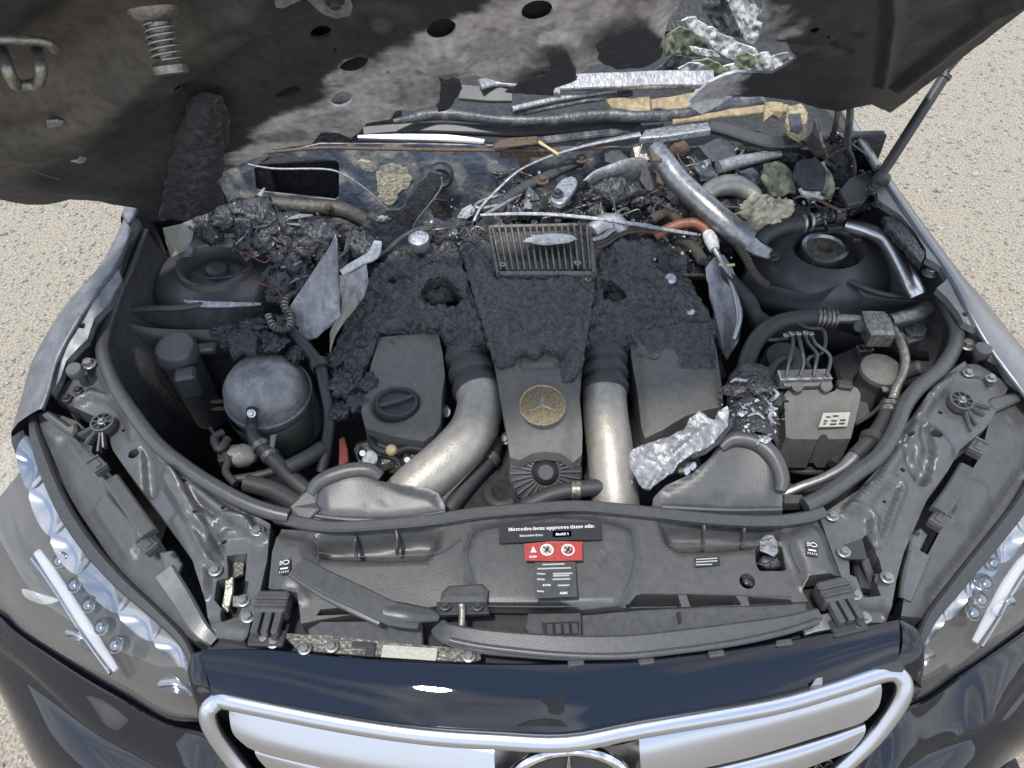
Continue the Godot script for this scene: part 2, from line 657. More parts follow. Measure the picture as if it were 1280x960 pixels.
func make_materials() -> void:
	var sx := FastNoiseLite.TYPE_SIMPLEX_SMOOTH
	var ce := FastNoiseLite.TYPE_CELLULAR
	paint_tex("mottle", noise(3, .012, 5), [[0, .62], [.45, .85], [1, 1.0]])
	mixed_tex("dust", 5, Color(.74, .75, .76), Color(.9, .89, .875), .8, .2, 512, .12)
	mixed_tex("charflecks", 7, Color(.26, .26, .27), Color(.58, .58, .59), 1.0, .9, 512, .085)
	mixed_tex("ash", 9, Color(.58, .58, .6), Color(1, 1, 1), .35, .4)
	paint_tex("rust", noise(11, .02, 5), [[0, Color(.45, .42, .42)], [.42, Color(.7, .67, .65)], [.56, Color(.82, .74, .67)], [.7, Color(.74, .6, .5)], [1, Color(1, .95, .9)]])
	paint_tex("scorch", noise(13, .009, 5), [[0, Color(.42, .46, .53)], [.35, Color(.5, .54, .6)], [.5, Color(.6, .61, .63)], [.65, Color(.82, .8, .76)], [1, Color(1, 1, .97)]])
	paint_tex("smut", noise(15, .02, 4), [[0, .5], [.4, .75], [.6, 1.0], [1, 1.0]])
	paint_tex("earth", noise(17, .03, 5), [[0, Color(.66, .62, .58)], [.4, Color(.86, .83, .78)], [.6, Color(.96, .93, .88)], [1, Color(1, .98, .94)]], 1024)
	paint_tex("crazed", noise(19, .05, 2, ce), [[0, Color(.55, .62, .58)], [.25, Color(.85, .95, .9)], [.6, Color(.95, 1, .97)], [1, 1.0]])
	bump_tex("grain", noise(21, .09, 3), 3.0)
	bump_tex("crust", noise(23, .035, 5), 9.0)
	bump_tex("pits", noise(25, .06, 3, ce), 6.0)
	bump_tex("soil", noise(27, .035, 5), 8.0, 1024)
	bump_tex("wave", noise(29, .012, 3), 2.5)
	mat("ground", Color(.345, .325, .292), .95, 0, {"tex": "earth", "bump": "soil", "depth": .8, "scale": 2.6})
	mat("stone", Color(.44, .42, .385), .9, 0, {"tex": "mottle", "scale": 9.0, "vc": 1})
	mat("paint", Color(.004, .0055, .011), .3, 0, {"coat": 1.0, "coat_rough": .02}).metallic_specular = 0.0
	mat("fender_paint", Color(.2, .205, .215), .38, .3, {"coat": .5, "coat_rough": .2, "tex": "dust", "scale": 7.0})
	mat("burnt_paint", Color(.17, .175, .19), .42, .2, {"tex": "ash", "scale": 2.5, "bump": "crust", "depth": .06})
	mat("panel", Color(.125, .127, .131), .38, .2, {"tex": "dust", "scale": 6.0, "bump": "grain", "depth": .1})
	mat("plastic", Color(.086, .087, .088), .42, 0, {"tex": "dust", "scale": 5.0, "bump": "grain", "depth": .1})
	mat("dusty_plastic", Color(.165, .159, .148), .7, 0, {"tex": "dust", "scale": 6.0, "bump": "grain", "depth": .1, "vc": 1})
	mat("black_plastic", Color(.045, .046, .048), .45, 0, {"tex": "dust", "scale": 7.0, "bump": "grain", "depth": .1})
	mat("rubber", Color(.078, .08, .085), .38, 0, {"tex": "dust", "scale": 8.0, "bump": "grain", "depth": .15})
	mat("hose", Color(.05, .051, .053), .55, 0, {"tex": "dust", "scale": 9.0, "bump": "grain", "depth": .2})
	mat("soot", Color(.045, .045, .047), .8, 0, {"tex": "ash", "scale": 5.0, "bump": "crust", "depth": .4})
	mat("cavity", Color(.03, .03, .031), .9, 0, {"tex": "ash", "scale": 5.0, "bump": "crust", "depth": .5})
	mat("char", Color(.25, .252, .262), .4, 0, {"tex": "charflecks", "scale": 6.5, "bump": "crust", "depth": 1.5, "vc": 1})
	mat("char_lump", Color(.19, .195, .21), .38, 0, {"tex": "charflecks", "scale": 6.5, "bump": "crust", "depth": 1.0})
	mat("char_plate", Color(.06, .062, .068), .65, .1, {"tex": "ash", "scale": 7.0, "bump": "crust", "depth": .4})
	mat("hood", Color(1, 1, 1), .62, .0, {"tex": "mottle", "scale": 9.0, "bump": "grain", "depth": .2, "vc": 1})
	mat("hood_skin", Color(.012, .012, .014), .7, .2, {"tex": "ash", "scale": 4.0})
	mat("firewall", Color(.6, .61, .63), .55, .5, {"tex": "scorch", "scale": 3.0, "bump": "crust", "depth": .25})
	mat("cowl", Color(.2, .203, .21), .45, .5, {"tex": "scorch", "scale": 5.0, "bump": "crust", "depth": .4})
	mat("ash_metal", Color(.4, .4, .41), .5, .6, {"tex": "ash", "scale": 8.0, "bump": "crust", "depth": .4})
	mat("pale_metal", Color(.62, .63, .65), .4, .7, {"tex": "ash", "scale": 9.0, "bump": "crust", "depth": .3})
	mat("white_ash", Color(.62, .62, .61), .75, 0, {"tex": "mottle", "scale": 12.0, "bump": "crust", "depth": .5})
	mat("tan_board", Color(.42, .33, .19), .75, 0, {"tex": "ash", "scale": 6.0, "bump": "grain", "depth": .4})
	mat("rusty", Color(.2, .17, .14), .75, .2, {"tex": "rust", "scale": 8.0, "bump": "crust", "depth": .5})
	mat("copper", Color(.25, .1, .06), .5, .3, {"tex": "mottle", "scale": 12.0, "bump": "grain", "depth": .3})
	mat("aluminium", Color(.55, .55, .55), .38, .85, {"tex": "dust", "scale": 9.0, "bump": "grain", "depth": .25})
	mat("dull_alloy", Color(.36, .34, .29), .42, .75, {"tex": "ash", "scale": 9.0, "bump": "crust", "depth": .35})
	mat("pipe", Color(1, 1, 1), .42, .55, {"tex": "dust", "scale": 6.0, "bump": "grain", "depth": .25, "vc": 1})
	mat("dull_pipe", Color(.56, .52, .46), .5, .6, {"tex": "dust", "scale": 5.0, "bump": "grain", "depth": .3})
	mat("scorched_alloy", Color(.42, .42, .43), .5, .5, {"tex": "ash", "scale": 4.0, "bump": "crust", "depth": .3})
	mat("brake_pipe_coat", Color(.07, .075, .075), .4, .3, {"tex": "dust", "scale": 20.0})
	mat("brown_ring", Color(.12, .1, .075), .7, .1, {"tex": "ash", "scale": 20.0})
	mat("chrome", Color(.8, .8, .82), .1, 1.0, {"tex": "smut", "scale": 5.0})
	mat("bright_steel", Color(.8, .81, .82), .32, 1.0, {"tex": "dust", "scale": 7.0})
	mat("silver", Color(.5, .52, .56), .3, 1.0)
	mat("bolt", Color(.42, .42, .41), .4, .8, {"tex": "dust", "scale": 20.0})
	mat("dark_bolt", Color(.08, .08, .085), .45, .5, {"tex": "dust", "scale": 20.0})
	mat("strut_bar", Color(.36, .36, .36), .35, .8, {"tex": "ash", "scale": 7.0, "bump": "crust", "depth": .12})
	mat("tank", Color(.32, .32, .315), .45, 0, {"tex": "ash", "scale": 3.5, "bump": "wave", "depth": .3, "vc": 1})
	mat("tank_side", Color(.3, .3, .255), .4, 0, {"tex": "dust", "scale": 8.0})
	mat("melted", Color(.7, .62, .44), .6, 0, {"tex": "ash", "scale": 8.0, "bump": "crust", "depth": .7})
	mat("glass_green", Color(1, 1, 1), .3, 0, {"tex": "mottle", "scale": 14.0, "vc": 1})
	mat("glass_pale", Color(1, 1, 1), .3, 0, {"tex": "mottle", "scale": 14.0, "vc": 1})
	mat("glass_dark", Color(1, 1, 1), .3, 0, {"tex": "mottle", "scale": 14.0, "vc": 1})
	mat("lens", Color(.9, .92, .95), .02, 0, {"alpha": .015})
	mat("lamp_black", Color(.06, .055, .048), .45, .1, {"tex": "dust", "scale": 6.0})
	mat("lamp_chrome", Color(.34, .35, .37), .22, 1.0)
	mat("lamp_crystal", Color(.8, .83, .88), .05, 0, {"alpha": .3})
	mat("lamp_blue", Color(.16, .19, .23), .1, .8)
	mat("red_print", Color(.5, .07, .06), .5, 0, {"tex": "dust", "scale": 12.0})
	mat("white_print", Color(.7, .7, .68), .6, 0)
	mat("grey_print", Color(.34, .34, .33), .6, 0)
	mat("blue_print", Color(.08, .16, .75), .6, 0)
	mat("black_print", Color(.02, .02, .022), .5, 0)
	mat("label_paper", Color(.55, .53, .46), .7, 0, {"tex": "dust", "scale": 14.0})
	mat("gold_mesh", Color(.45, .37, .24), .45, .7, {"tex": "ash", "scale": 20.0})
	mat("red_plastic", Color(.28, .05, .035), .6, 0, {"tex": "dust", "scale": 12.0})
	mat("straw", Color(.5, .4, .22), .8, 0)
	mat("windscreen", Color(.012, .014, .015), .3, 0, {"tex": "ash", "scale": 4.0, "bump": "pits", "depth": .3})
	mat("tower", Color(.1, .101, .106), .36, .1, {"tex": "dust", "scale": 6.0, "bump": "grain", "depth": .15})
	mat("bare_black", Color(.012, .012, .013), .95, 0, {"tex": "ash", "scale": 9.0})
	mat("brown_metal", Color(.13, .115, .1), .6, .3, {"tex": "ash", "scale": 9.0, "bump": "crust", "depth": .3})
	mat("fins", Color(.2, .185, .165), .6, .4, {"tex": "ash", "scale": 9.0})

func make_sky_and_sun() -> void:
	var cam := Camera3D.new()
	cam.name = "camera"
	cam.fov = 52.892
	cam.near = .02
	cam.far = 1200.0
	add_child(cam)
	cam.transform = Transform3D(Basis(Vector3(0.99956,-0.02046,0.02148),Vector3(0.02967,0.68932,-0.72385),Vector3(-0.00000,0.72417,0.68962)),Vector3(-0.038,1.74,0.34))
	cam.current = true
	var env := Environment.new()
	var we := WorldEnvironment.new()
	we.name = "environment"
	var w := 512
	var h := 256
	var im := Image.create(w, h, false, Image.FORMAT_RGBF)
	var n1 := noise(41, 1.1, 6)
	for y in h:
		var el := (.5 - (y + .5) / h) * PI
		for x in w:
			var az := (x + .5) / w * TAU
			var d := Vector3(cos(el) * sin(az), sin(el), cos(el) * cos(az))
			var up := maxf(d.y, 0.0)
			var c := Vector3(.27, .39, .62).lerp(Vector3(.82, .86, .9), pow(1.0 - up, 3.0))
			if d.y > -.02:
				var q := d / (up + .22)
				var k := smoothstep(-.1, .22, n1.get_noise_2d(q.x * 1.1, q.z * 1.1))
				var g := .82 + .5 * n1.get_noise_2d(q.x * 2.3 + 9.0, q.z * 2.3)
				c = c.lerp(Vector3(1.02, 1.03, 1.06) * g, k * .9)
			else:
				c = Vector3(.4, .37, .32)
			im.set_pixel(x, y, Color(c.x, c.y, c.z))
	var sm := PanoramaSkyMaterial.new()
	sm.panorama = ImageTexture.create_from_image(im)
	var sky := Sky.new()
	sky.sky_material = sm
	env.sky = sky
	env.background_mode = Environment.BG_SKY
	env.background_energy_multiplier = 1.6
	env.tonemap_mode = Environment.TONE_MAPPER_LINEAR
	env.tonemap_exposure = 1.4
	env.sdfgi_enabled = true
	env.ssao_enabled = true
	env.ssil_enabled = true
	we.environment = env
	add_child(we)
	var sun := DirectionalLight3D.new()
	sun.name = "sun"
	sun.light_energy = .9
	sun.light_color = Color(1, .985, .955)
	sun.light_angular_distance = 5.0
	sun.shadow_enabled = true
	add_child(sun)
	sun.look_at_from_position(Vector3(-.17, .95, .27) * 20.0, Vector3.ZERO)

func make_ground() -> void:
	var st := S()
	quad(st, Vector3(-400, 0, -400), Vector3(400, 0, -400), Vector3(400, 0, 400), Vector3(-400, 0, 400))
	var g := put("ground", done(st), "ground", self)
	g.set_meta("kind", "structure")
	# the trodden gravel round the car stands a little uneven
	var kinds := []
	for k in 5:
		var s2 := S()
		lump(s2, Vector3.ZERO, Vector3(1, .55, .8), .35, 1.1, 60 + k, 4)
		kinds.append(done(s2).commit())
	rng.seed = 5
	for k in 5:
		var mm := MultiMesh.new()
		mm.transform_format = MultiMesh.TRANSFORM_3D
		mm.use_colors = true
		mm.mesh = kinds[k]
		mm.instance_count = 24000
		for i in 24000:
			var p := Vector3(rng.randf_range(-3.4, 5.2), 0, rng.randf_range(-4.6, .6))
			while absf(p.x) < .8 and p.z > -3.5:
				p = Vector3(rng.randf_range(-3.4, 5.2), 0, rng.randf_range(-4.6, .6))
			var r := .0024 + .008 * pow(rng.randf(), 4.0)
			if rng.randf() < .012: r *= rng.randf_range(1.5, 2.6)
			var b := Basis.from_euler(Vector3(rng.randf_range(-.4, .4), rng.randf() * TAU, rng.randf_range(-.4, .4)))
			mm.set_instance_transform(i, Transform3D(b.scaled(Vector3.ONE * r), p + Vector3(0, r * .12, 0)))
			var v := rng.randf_range(.55, 1.25)
			mm.set_instance_color(i, Color(v, v * rng.randf_range(.94, 1.0), v * rng.randf_range(.84, .98)))
		var o := MultiMeshInstance3D.new()
		o.name = "gravel" if k == 0 else "gravel_%03d" % k
		o.multimesh = mm
		o.material_override = mats.stone
		add_child(o)
		o.set_meta("kind", "stuff")
		o.set_meta("label", "pale limestone gravel strewn over the dusty ground")
		o.set_meta("category", "gravel")
		o.set_meta("group", "gravel round the car")

func make_body() -> void:
	var st: SurfaceTool
	var o: MeshInstance3D
	# --- wings (fenders)
	for side in [0, 1]:
		var crease: PackedVector3Array = [P([-0.682,1,-0.865,-0.688,0.985,-0.808,-0.682,0.98,-0.745,-0.686,0.97,-0.688,-0.708,0.955,-0.634,-0.725,0.94,-0.586,-0.746,0.915,-0.533,-0.75,0.895,-0.484,-0.757,0.88,-0.455]), P([0.628,0.995,-0.964,0.632,0.99,-0.896,0.635,0.985,-0.83,0.655,0.965,-0.703,0.671,0.95,-0.624,0.68,0.935,-0.567,0.698,0.91,-0.505,0.726,0.885,-0.435,0.753,0.86,-0.392])][side]
		var sil: PackedVector3Array = [P([-0.719,0.98,-0.914,-0.72,0.965,-0.849,-0.723,0.955,-0.8,-0.731,0.945,-0.721,-0.767,0.925,-0.656,-0.79,0.905,-0.605,-0.81,0.88,-0.56,-0.818,0.855,-0.514,-0.823,0.83,-0.455]), P([0.656,0.975,-1.002,0.658,0.97,-0.92,0.663,0.965,-0.86,0.687,0.945,-0.734,0.711,0.925,-0.654,0.739,0.905,-0.611,0.762,0.885,-0.557,0.796,0.86,-0.49,0.829,0.83,-0.44])][side]
		var sg := -1.0 if side == 0 else 1.0
		var back := Vector3(crease[0].x + sg * .02, 1.01, -1.9)
		crease.insert(0, back)
		sil.insert(0, back + Vector3(sg * .05, -.02, 0))
		st = S()
		loft(st, [shift(crease, Vector3(-sg * .004, -.008, 0)), crease, sil, shift(sil, Vector3(sg * .025, -.09, 0)), shift(sil, Vector3(sg * .035, -.25, 0)), shift(sil, Vector3(sg * .02, -.5, 0)), shift(sil, Vector3(-sg * .02, -.72, 0))], 4, 3)
		o = put("fender", done(st), "burnt_paint" if side == 0 else "fender_paint")
		look(o, ["scorched pale grey left fender with peeling paint", "dusty dark right fender"][side])
		var fl: PackedVector3Array = [P([-0.69,0.982,-0.813,-0.684,0.977,-0.749,-0.688,0.967,-0.692,-0.711,0.952,-0.638,-0.728,0.937,-0.589,-0.749,0.912,-0.536,-0.752,0.892,-0.487,-0.744,0.885,-0.483,-0.737,0.895,-0.51,-0.734,0.905,-0.532,-0.719,0.915,-0.548,-0.706,0.92,-0.566,-0.7,0.935,-0.598,-0.676,0.95,-0.617,-0.667,0.96,-0.662,-0.68,0.965,-0.688,-0.685,0.97,-0.718,-0.681,0.975,-0.763,-0.676,0.98,-0.803]),
			P([0.638,0.982,-0.835,0.658,0.962,-0.707,0.673,0.947,-0.628,0.683,0.932,-0.57,0.701,0.907,-0.508,0.729,0.882,-0.437,0.715,0.885,-0.457,0.708,0.895,-0.485,0.695,0.9,-0.491,0.699,0.907,-0.512,0.687,0.915,-0.533,0.667,0.922,-0.544,0.665,0.927,-0.556,0.653,0.937,-0.585,0.641,0.943,-0.602,0.656,0.945,-0.613,0.664,0.947,-0.62,0.661,0.953,-0.643,0.642,0.958,-0.661,0.648,0.96,-0.68,0.644,0.966,-0.725,0.632,0.972,-0.764,0.618,0.975,-0.784,0.606,0.978,-0.8,0.613,0.982,-0.839])][side]
		var h1: Array = [[ellipse(Vector3(-0.718,0.92,-0.585), Vector3(.006, 0, 0), Vector3(0, 0, .004), 6)], [ellipse(Vector3(0.673,0.93,-0.556), Vector3(.005, 0, 0), Vector3(0, 0, .004), 6)]][side]
		o.add_child(MeshInstance3D.new(), true)
		o.get_child(0).name = "flange"
		o.get_child(0).mesh = sheet(fl, {"cell": .008, "t": .012, "holes": h1})
		o.get_child(0).material_override = mats.burnt_paint if side == 0 else mats.fender_paint
		# the apron between the wing flange and the bay
		var edge: PackedVector3Array = [P([-0.683,0.97,-0.818,-0.691,0.962,-0.77,-0.692,0.95,-0.708,-0.703,0.935,-0.643,-0.718,0.91,-0.585,-0.741,0.895,-0.546,-0.757,0.872,-0.495]), P([0.629,0.97,-0.857,0.641,0.96,-0.764,0.656,0.945,-0.686,0.666,0.935,-0.621,0.674,0.915,-0.565,0.699,0.895,-0.503,0.724,0.87,-0.461])][side]
		st = S()
		loft(st, [edge, shift(edge, Vector3(-sg * .003, -.03, 0)), shift(edge, Vector3(-sg * .02, -.08, 0)), shift(edge, Vector3(-sg * .06, -.14, .0)), shift(edge, Vector3(-sg * .09, -.4, 0))], 4, 3)
		o = put("apron", done(st), "soot" if side == 0 else "black_plastic")
	# --- floor and walls of the bay
	st = S()
	box(st, Vector3(0, .4, -.58), Vector3(1.5, .04, 1.2), .004)  # plain floor added to keep ground light out of the bay
	put("blocking_floor", done(st), "cavity")
	st = S()
	box(st, Vector3(0, .58, -.1), Vector3(.9, .32, .02), .004)  # plain slab added behind the grille to shut out ground light
	put("radiator", done(st), "cavity")
	# --- strut towers
	st = S()
	lathe(st, Vector3(-0.563,0.9,-0.778), Vector3(.05, 1, .06), [Vector2(0, -.008), Vector2(.018, -.01), Vector2(.022, -.022), Vector2(.05, -.024), Vector2(.056, -.004), Vector2(.06, .003), Vector2(.066, .002), Vector2(.07, -.008), Vector2(.095, -.013), Vector2(.112, -.026), Vector2(.122, -.055), Vector2(.13, -.1), Vector2(.135, -.3)], 40, true, .95)
	o = put("strut_tower", done(st), "tower")
	look(o, "soot-covered strut tower with its mount burnt out")
	st = S()
	strip(st, P([-0.611,0.915,-0.783,-0.607,0.915,-0.812,-0.585,0.915,-0.825,-0.549,0.92,-0.816,-0.52,0.915,-0.807,-0.495,0.915,-0.773]), .018, .003, Vector3(0, .9, .5))
	put("torn_rim", done(st), "ash_metal", o)
	st = S()
	tube(st, P([-0.596,0.9,-0.752,-0.564,0.9,-0.737,-0.523,0.9,-0.742,-0.497,0.9,-0.763,-0.495,0.9,-0.793]), .002, 6)
	put("mount_ring", done(st), "char_plate", o)
	bolts(o, P([-0.582,0.92,-0.828,-0.483,0.92,-0.775]), .008, "bolt")
	st = S()
	var rt := Vector3(0.536,0.895,-0.778)
	lathe(st, rt, Vector3(-.04, 1, .05), [Vector2(0, -.03), Vector2(.056, -.03), Vector2(.06, -.004), Vector2(.064, .001), Vector2(.072, .0), Vector2(.1, -.008), Vector2(.122, -.026), Vector2(.134, -.06), Vector2(.14, -.1), Vector2(.145, -.3)], 44, true, .92)
	o = put("strut_tower", done(st), "tower")
	look(o, "grey strut tower with a bright ringed mount")
	st = S()
	lathe(st, rt + Vector3(-.004, -.012, -.004), Vector3(-.04, 1, .05), [Vector2(.043, -.02), Vector2(.042, .008), Vector2(.0405, .013), Vector2(.033, .0135), Vector2(.031, .008)], 36)
	put("mount_ring", done(st), "bright_steel", o)
	st = S()
	lathe(st, rt + Vector3(-.004, -.012, -.004), Vector3(-.04, 1, .05), [Vector2(.032, .008), Vector2(.014, .0085), Vector2(.012, -.006), Vector2(0, -.006)], 30)
	put("mount_cap", done(st), "dull_alloy", o)
	bolts(o, P([0.461,0.88,-0.782,0.48,0.885,-0.811,0.503,0.875,-0.75,0.57,0.875,-0.749,0.623,0.88,-0.791,0.599,0.89,-0.815]), .009, "dark_bolt", Vector3(0, 1, .1), "nut")
	# --- ledges in front of the towers
	st = S()
	loft(st, [P([-0.718,0.88,-0.677,-0.666,0.88,-0.679,-0.604,0.88,-0.681,-0.554,0.88,-0.683,-0.5,0.88,-0.676,-0.46,0.88,-0.678]), P([-0.723,0.87,-0.672,-0.673,0.86,-0.677,-0.609,0.86,-0.675,-0.557,0.86,-0.668,-0.507,0.85,-0.671,-0.467,0.85,-0.679]), P([-0.747,0.8,-0.705,-0.692,0.8,-0.692,-0.623,0.8,-0.678,-0.577,0.8,-0.676,-0.522,0.8,-0.674,-0.481,0.8,-0.682]), P([-0.863,0.6,-0.875,-0.815,0.6,-0.86,-0.734,0.6,-0.845,-0.679,0.6,-0.842,-0.614,0.6,-0.84,-0.565,0.6,-0.85])], 3, 3)
	o = put("cross_ledge", done(st), "soot")
	st = S()
	tube(st, P([-0.719,0.882,-0.679,-0.686,0.882,-0.68,-0.652,0.882,-0.681,-0.604,0.882,-0.68,-0.565,0.882,-0.689]), .006, 8)
	put("seal_lip", done(st), "rubber", o)
	st = S()
	strip(st, P([-0.6,0.885,-0.696,-0.567,0.885,-0.686,-0.521,0.885,-0.682,-0.464,0.885,-0.681]), [.004, .012, .01, .004], .002, Vector3(0, .8, .6))
	look(put("torn_edge", done(st), "pale_metal", o), "bare torn metal edge")
	st = S()
	loft(st, [P([0.376,0.9,-0.714,0.392,0.895,-0.689,0.439,0.885,-0.678,0.479,0.88,-0.669,0.547,0.885,-0.694,0.572,0.88,-0.682,0.6,0.88,-0.664,0.64,0.885,-0.649,0.679,0.89,-0.644]), P([0.369,0.88,-0.709,0.394,0.87,-0.689,0.442,0.865,-0.672,0.483,0.86,-0.665,0.55,0.86,-0.69,0.57,0.865,-0.67,0.602,0.865,-0.656,0.641,0.875,-0.643,0.677,0.88,-0.641]), P([0.388,0.82,-0.73,0.407,0.82,-0.7,0.455,0.82,-0.681,0.496,0.82,-0.675,0.559,0.82,-0.68,0.587,0.82,-0.679,0.624,0.82,-0.677,0.675,0.82,-0.679,0.704,0.82,-0.682]), P([0.463,0.6,-0.868,0.494,0.6,-0.866,0.553,0.6,-0.851,0.602,0.6,-0.841,0.677,0.6,-0.848,0.711,0.6,-0.847,0.756,0.6,-0.845,0.816,0.6,-0.847,0.852,0.6,-0.851])], 3, 3)
	o = put("cross_ledge", done(st), "tower")
	st = S()
	tube(st, P([0.548,0.888,-0.691,0.572,0.888,-0.668,0.6,0.888,-0.652,0.638,0.888,-0.646,0.682,0.888,-0.648]), .0055, 8)
	put("seal_lip", done(st), "rubber", o)
	# --- firewall
	var vf := Transform3D(Basis(Vector3(1, 0, 0), Vector3(0, 0, 1), Vector3(0, -1, 0)), Vector3(0, 0, -.96))
	o = put("firewall", sheet(P([-0.609,0.96,-0.96,-0.53,0.999,-0.96,-0.376,1.027,-0.96,-0.201,1.021,-0.96,0.064,1.006,-0.96,0.332,0.997,-0.96,0.454,0.983,-0.96,0.58,0.717,-0.96,-0.031,0.708,-0.96,-0.676,0.743,-0.96]), {"fr": vf, "cell": .012, "holes": [P([-0.51,0.979,-0.96,-0.5,0.99,-0.96,-0.466,1.009,-0.96,-0.353,0.992,-0.96,-0.349,0.985,-0.96,-0.362,0.914,-0.96,-0.371,0.908,-0.96,-0.503,0.93,-0.96,-0.517,0.937,-0.96])],
		"feats": [[P([-0.343,0.968,-0.96,-0.3,0.85,-0.96]), .004, .004, .004], [P([-0.025,0.999,-0.96,-0.024,0.821,-0.96]), .012, .008, .006], [ellipse(Vector3(-0.162,0.95,-0.96), Vector3(.025, 0, 0), Vector3(0, .022, 0)), .012, .008], [ellipse(Vector3(-0.169,0.886,-0.96), Vector3(.03, 0, 0), Vector3(0, .026, 0)), -.01, .01]]}), "firewall")
	look(o, "heat-blued bare firewall with a dark square opening")
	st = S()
	box(st, Vector3(-.38, .93, -1.03), Vector3(.3, .3, .02), .003)  # near-black panel standing in for the shade inside the opening
	put("shade_panel", done(st), "cavity", o)
	st = S()
	tube(st, P([-0.545,1.015,-0.945,-0.46,1.022,-0.945,-0.374,1.027,-0.945,-0.287,1.023,-0.945,-0.171,1.017,-0.945,-0.055,1.012,-0.945,0.063,1.008,-0.945,0.151,1.012,-0.945]), .0035, 8)
	look(put("seam_rail", done(st), "rusty", o), "rusty seam along the top of the firewall")
	st = S()
	tube(st, P([-0.536,0.946,-0.92,-0.48,0.93,-0.92,-0.422,0.921,-0.92,-0.355,0.912,-0.92,-0.314,0.887,-0.92]), .016, 10)
	look(put("cross_pipe", done(st), "brown_metal", o), "brown scorched pipe under the opening")
	bolt(o, Vector3(-0.371,0.929,-0.905), .008, "rusty", Vector3(0, .3, 1))
	st = S()
	strip(st, P([-0.003,0.993,-0.955,-0.002,0.934,-0.955,-0.001,0.861,-0.955]), .016, .006, Vector3(0, 0, 1))
	strip(st, P([-0.048,0.999,-0.955,0.049,0.996,-0.955]), .014, .006, Vector3(0, 0, 1))
	look(put("bracket", done(st), "rusty", o), "rusty upright bracket")
	st = S()
	box(st, Vector3(0, .6, -.985), Vector3(1.4, .5, .02), .003)
	put("lower_firewall", done(st), "soot", o)
	for e in [[-.62, .26], [.545, .27]]:
		st = S()
		box(st, Vector3(e[0], .68, -.99), Vector3(e[1], .64, .02), .003)
		put("bulkhead", done(st), "soot", o)
	for e in [[-.6, .2], [.53, .24]]:
		st = S()
		box(st, Vector3(e[0], .84, -.93), Vector3(e[1], .02, .12), .003)
		put("side_shelf", done(st), "soot", o)
	st = S()
	slab(st, P([-0.639,0.965,-0.799,-0.614,0.96,-0.816,-0.594,0.955,-0.842,-0.598,0.935,-0.803,-0.612,0.92,-0.791,-0.639,0.91,-0.787,-0.637,0.94,-0.786]), .004, .001, Vector3(0, .6, .8))
	look(put("pale_shield", done(st), "tank_side", o), "pale grey-green shield behind the left strut tower")
	# pale scale stain left where the insulation burnt away: thin flaking layer
	for s in [[P([-0.282,0.967,-0.958,-0.268,0.98,-0.958,-0.247,0.983,-0.958,-0.224,0.974,-0.958,-0.215,0.949,-0.958,-0.223,0.931,-0.958,-0.243,0.922,-0.958,-0.253,0.901,-0.958,-0.272,0.891,-0.958,-0.285,0.906,-0.958,-0.284,0.938,-0.958]), 31], [P([-0.317,0.985,-0.958,-0.305,0.993,-0.958,-0.291,0.989,-0.958,-0.281,0.975,-0.958,-0.289,0.966,-0.958,-0.305,0.97,-0.958]), 32], [P([-0.19,0.895,-0.958,-0.175,0.906,-0.958,-0.155,0.901,-0.958,-0.144,0.887,-0.958,-0.15,0.868,-0.958,-0.168,0.861,-0.958,-0.186,0.87,-0.958]), 33]]:
		st = S()
		slab(st, jag(s[0], .006, .003, s[1]), .003, .001, Vector3(0, 0, 1))
		look(put("flaking_layer", done(st), "melted" if s[1] != 33 else "dull_alloy", o), "pale flaking layer left on the firewall")
	# --- cowl shelf and windscreen
	st = S()
	loft(st, [P([-.7, .98, -.965, 0, .995, -.965, .63, .98, -.965]), P([-.7, .97, -1.05, 0, .985, -1.05, .63, .97, -1.05]), P([-.7, .97, -1.2, 0, .98, -1.22, .62, .97, -1.2]), P([-.7, 1.02, -1.4, 0, 1.02, -1.46, .61, 1.02, -1.4])], 4, 3)
	o = put("cowl", done(st), "soot")
	st = S()
	loft(st, [P([-.66, 1.02, -1.38, 0, 1.03, -1.44, .61, 1.02, -1.38]), P([-.62, 1.24, -1.72, 0, 1.26, -1.8, .6, 1.24, -1.72]), P([-.6, 1.42, -2.07, 0, 1.44, -2.15, .6, 1.42, -2.07])], 5, 4)
	look(put("windscreen", done(st), "windscreen"), "shattered blackened windscreen")

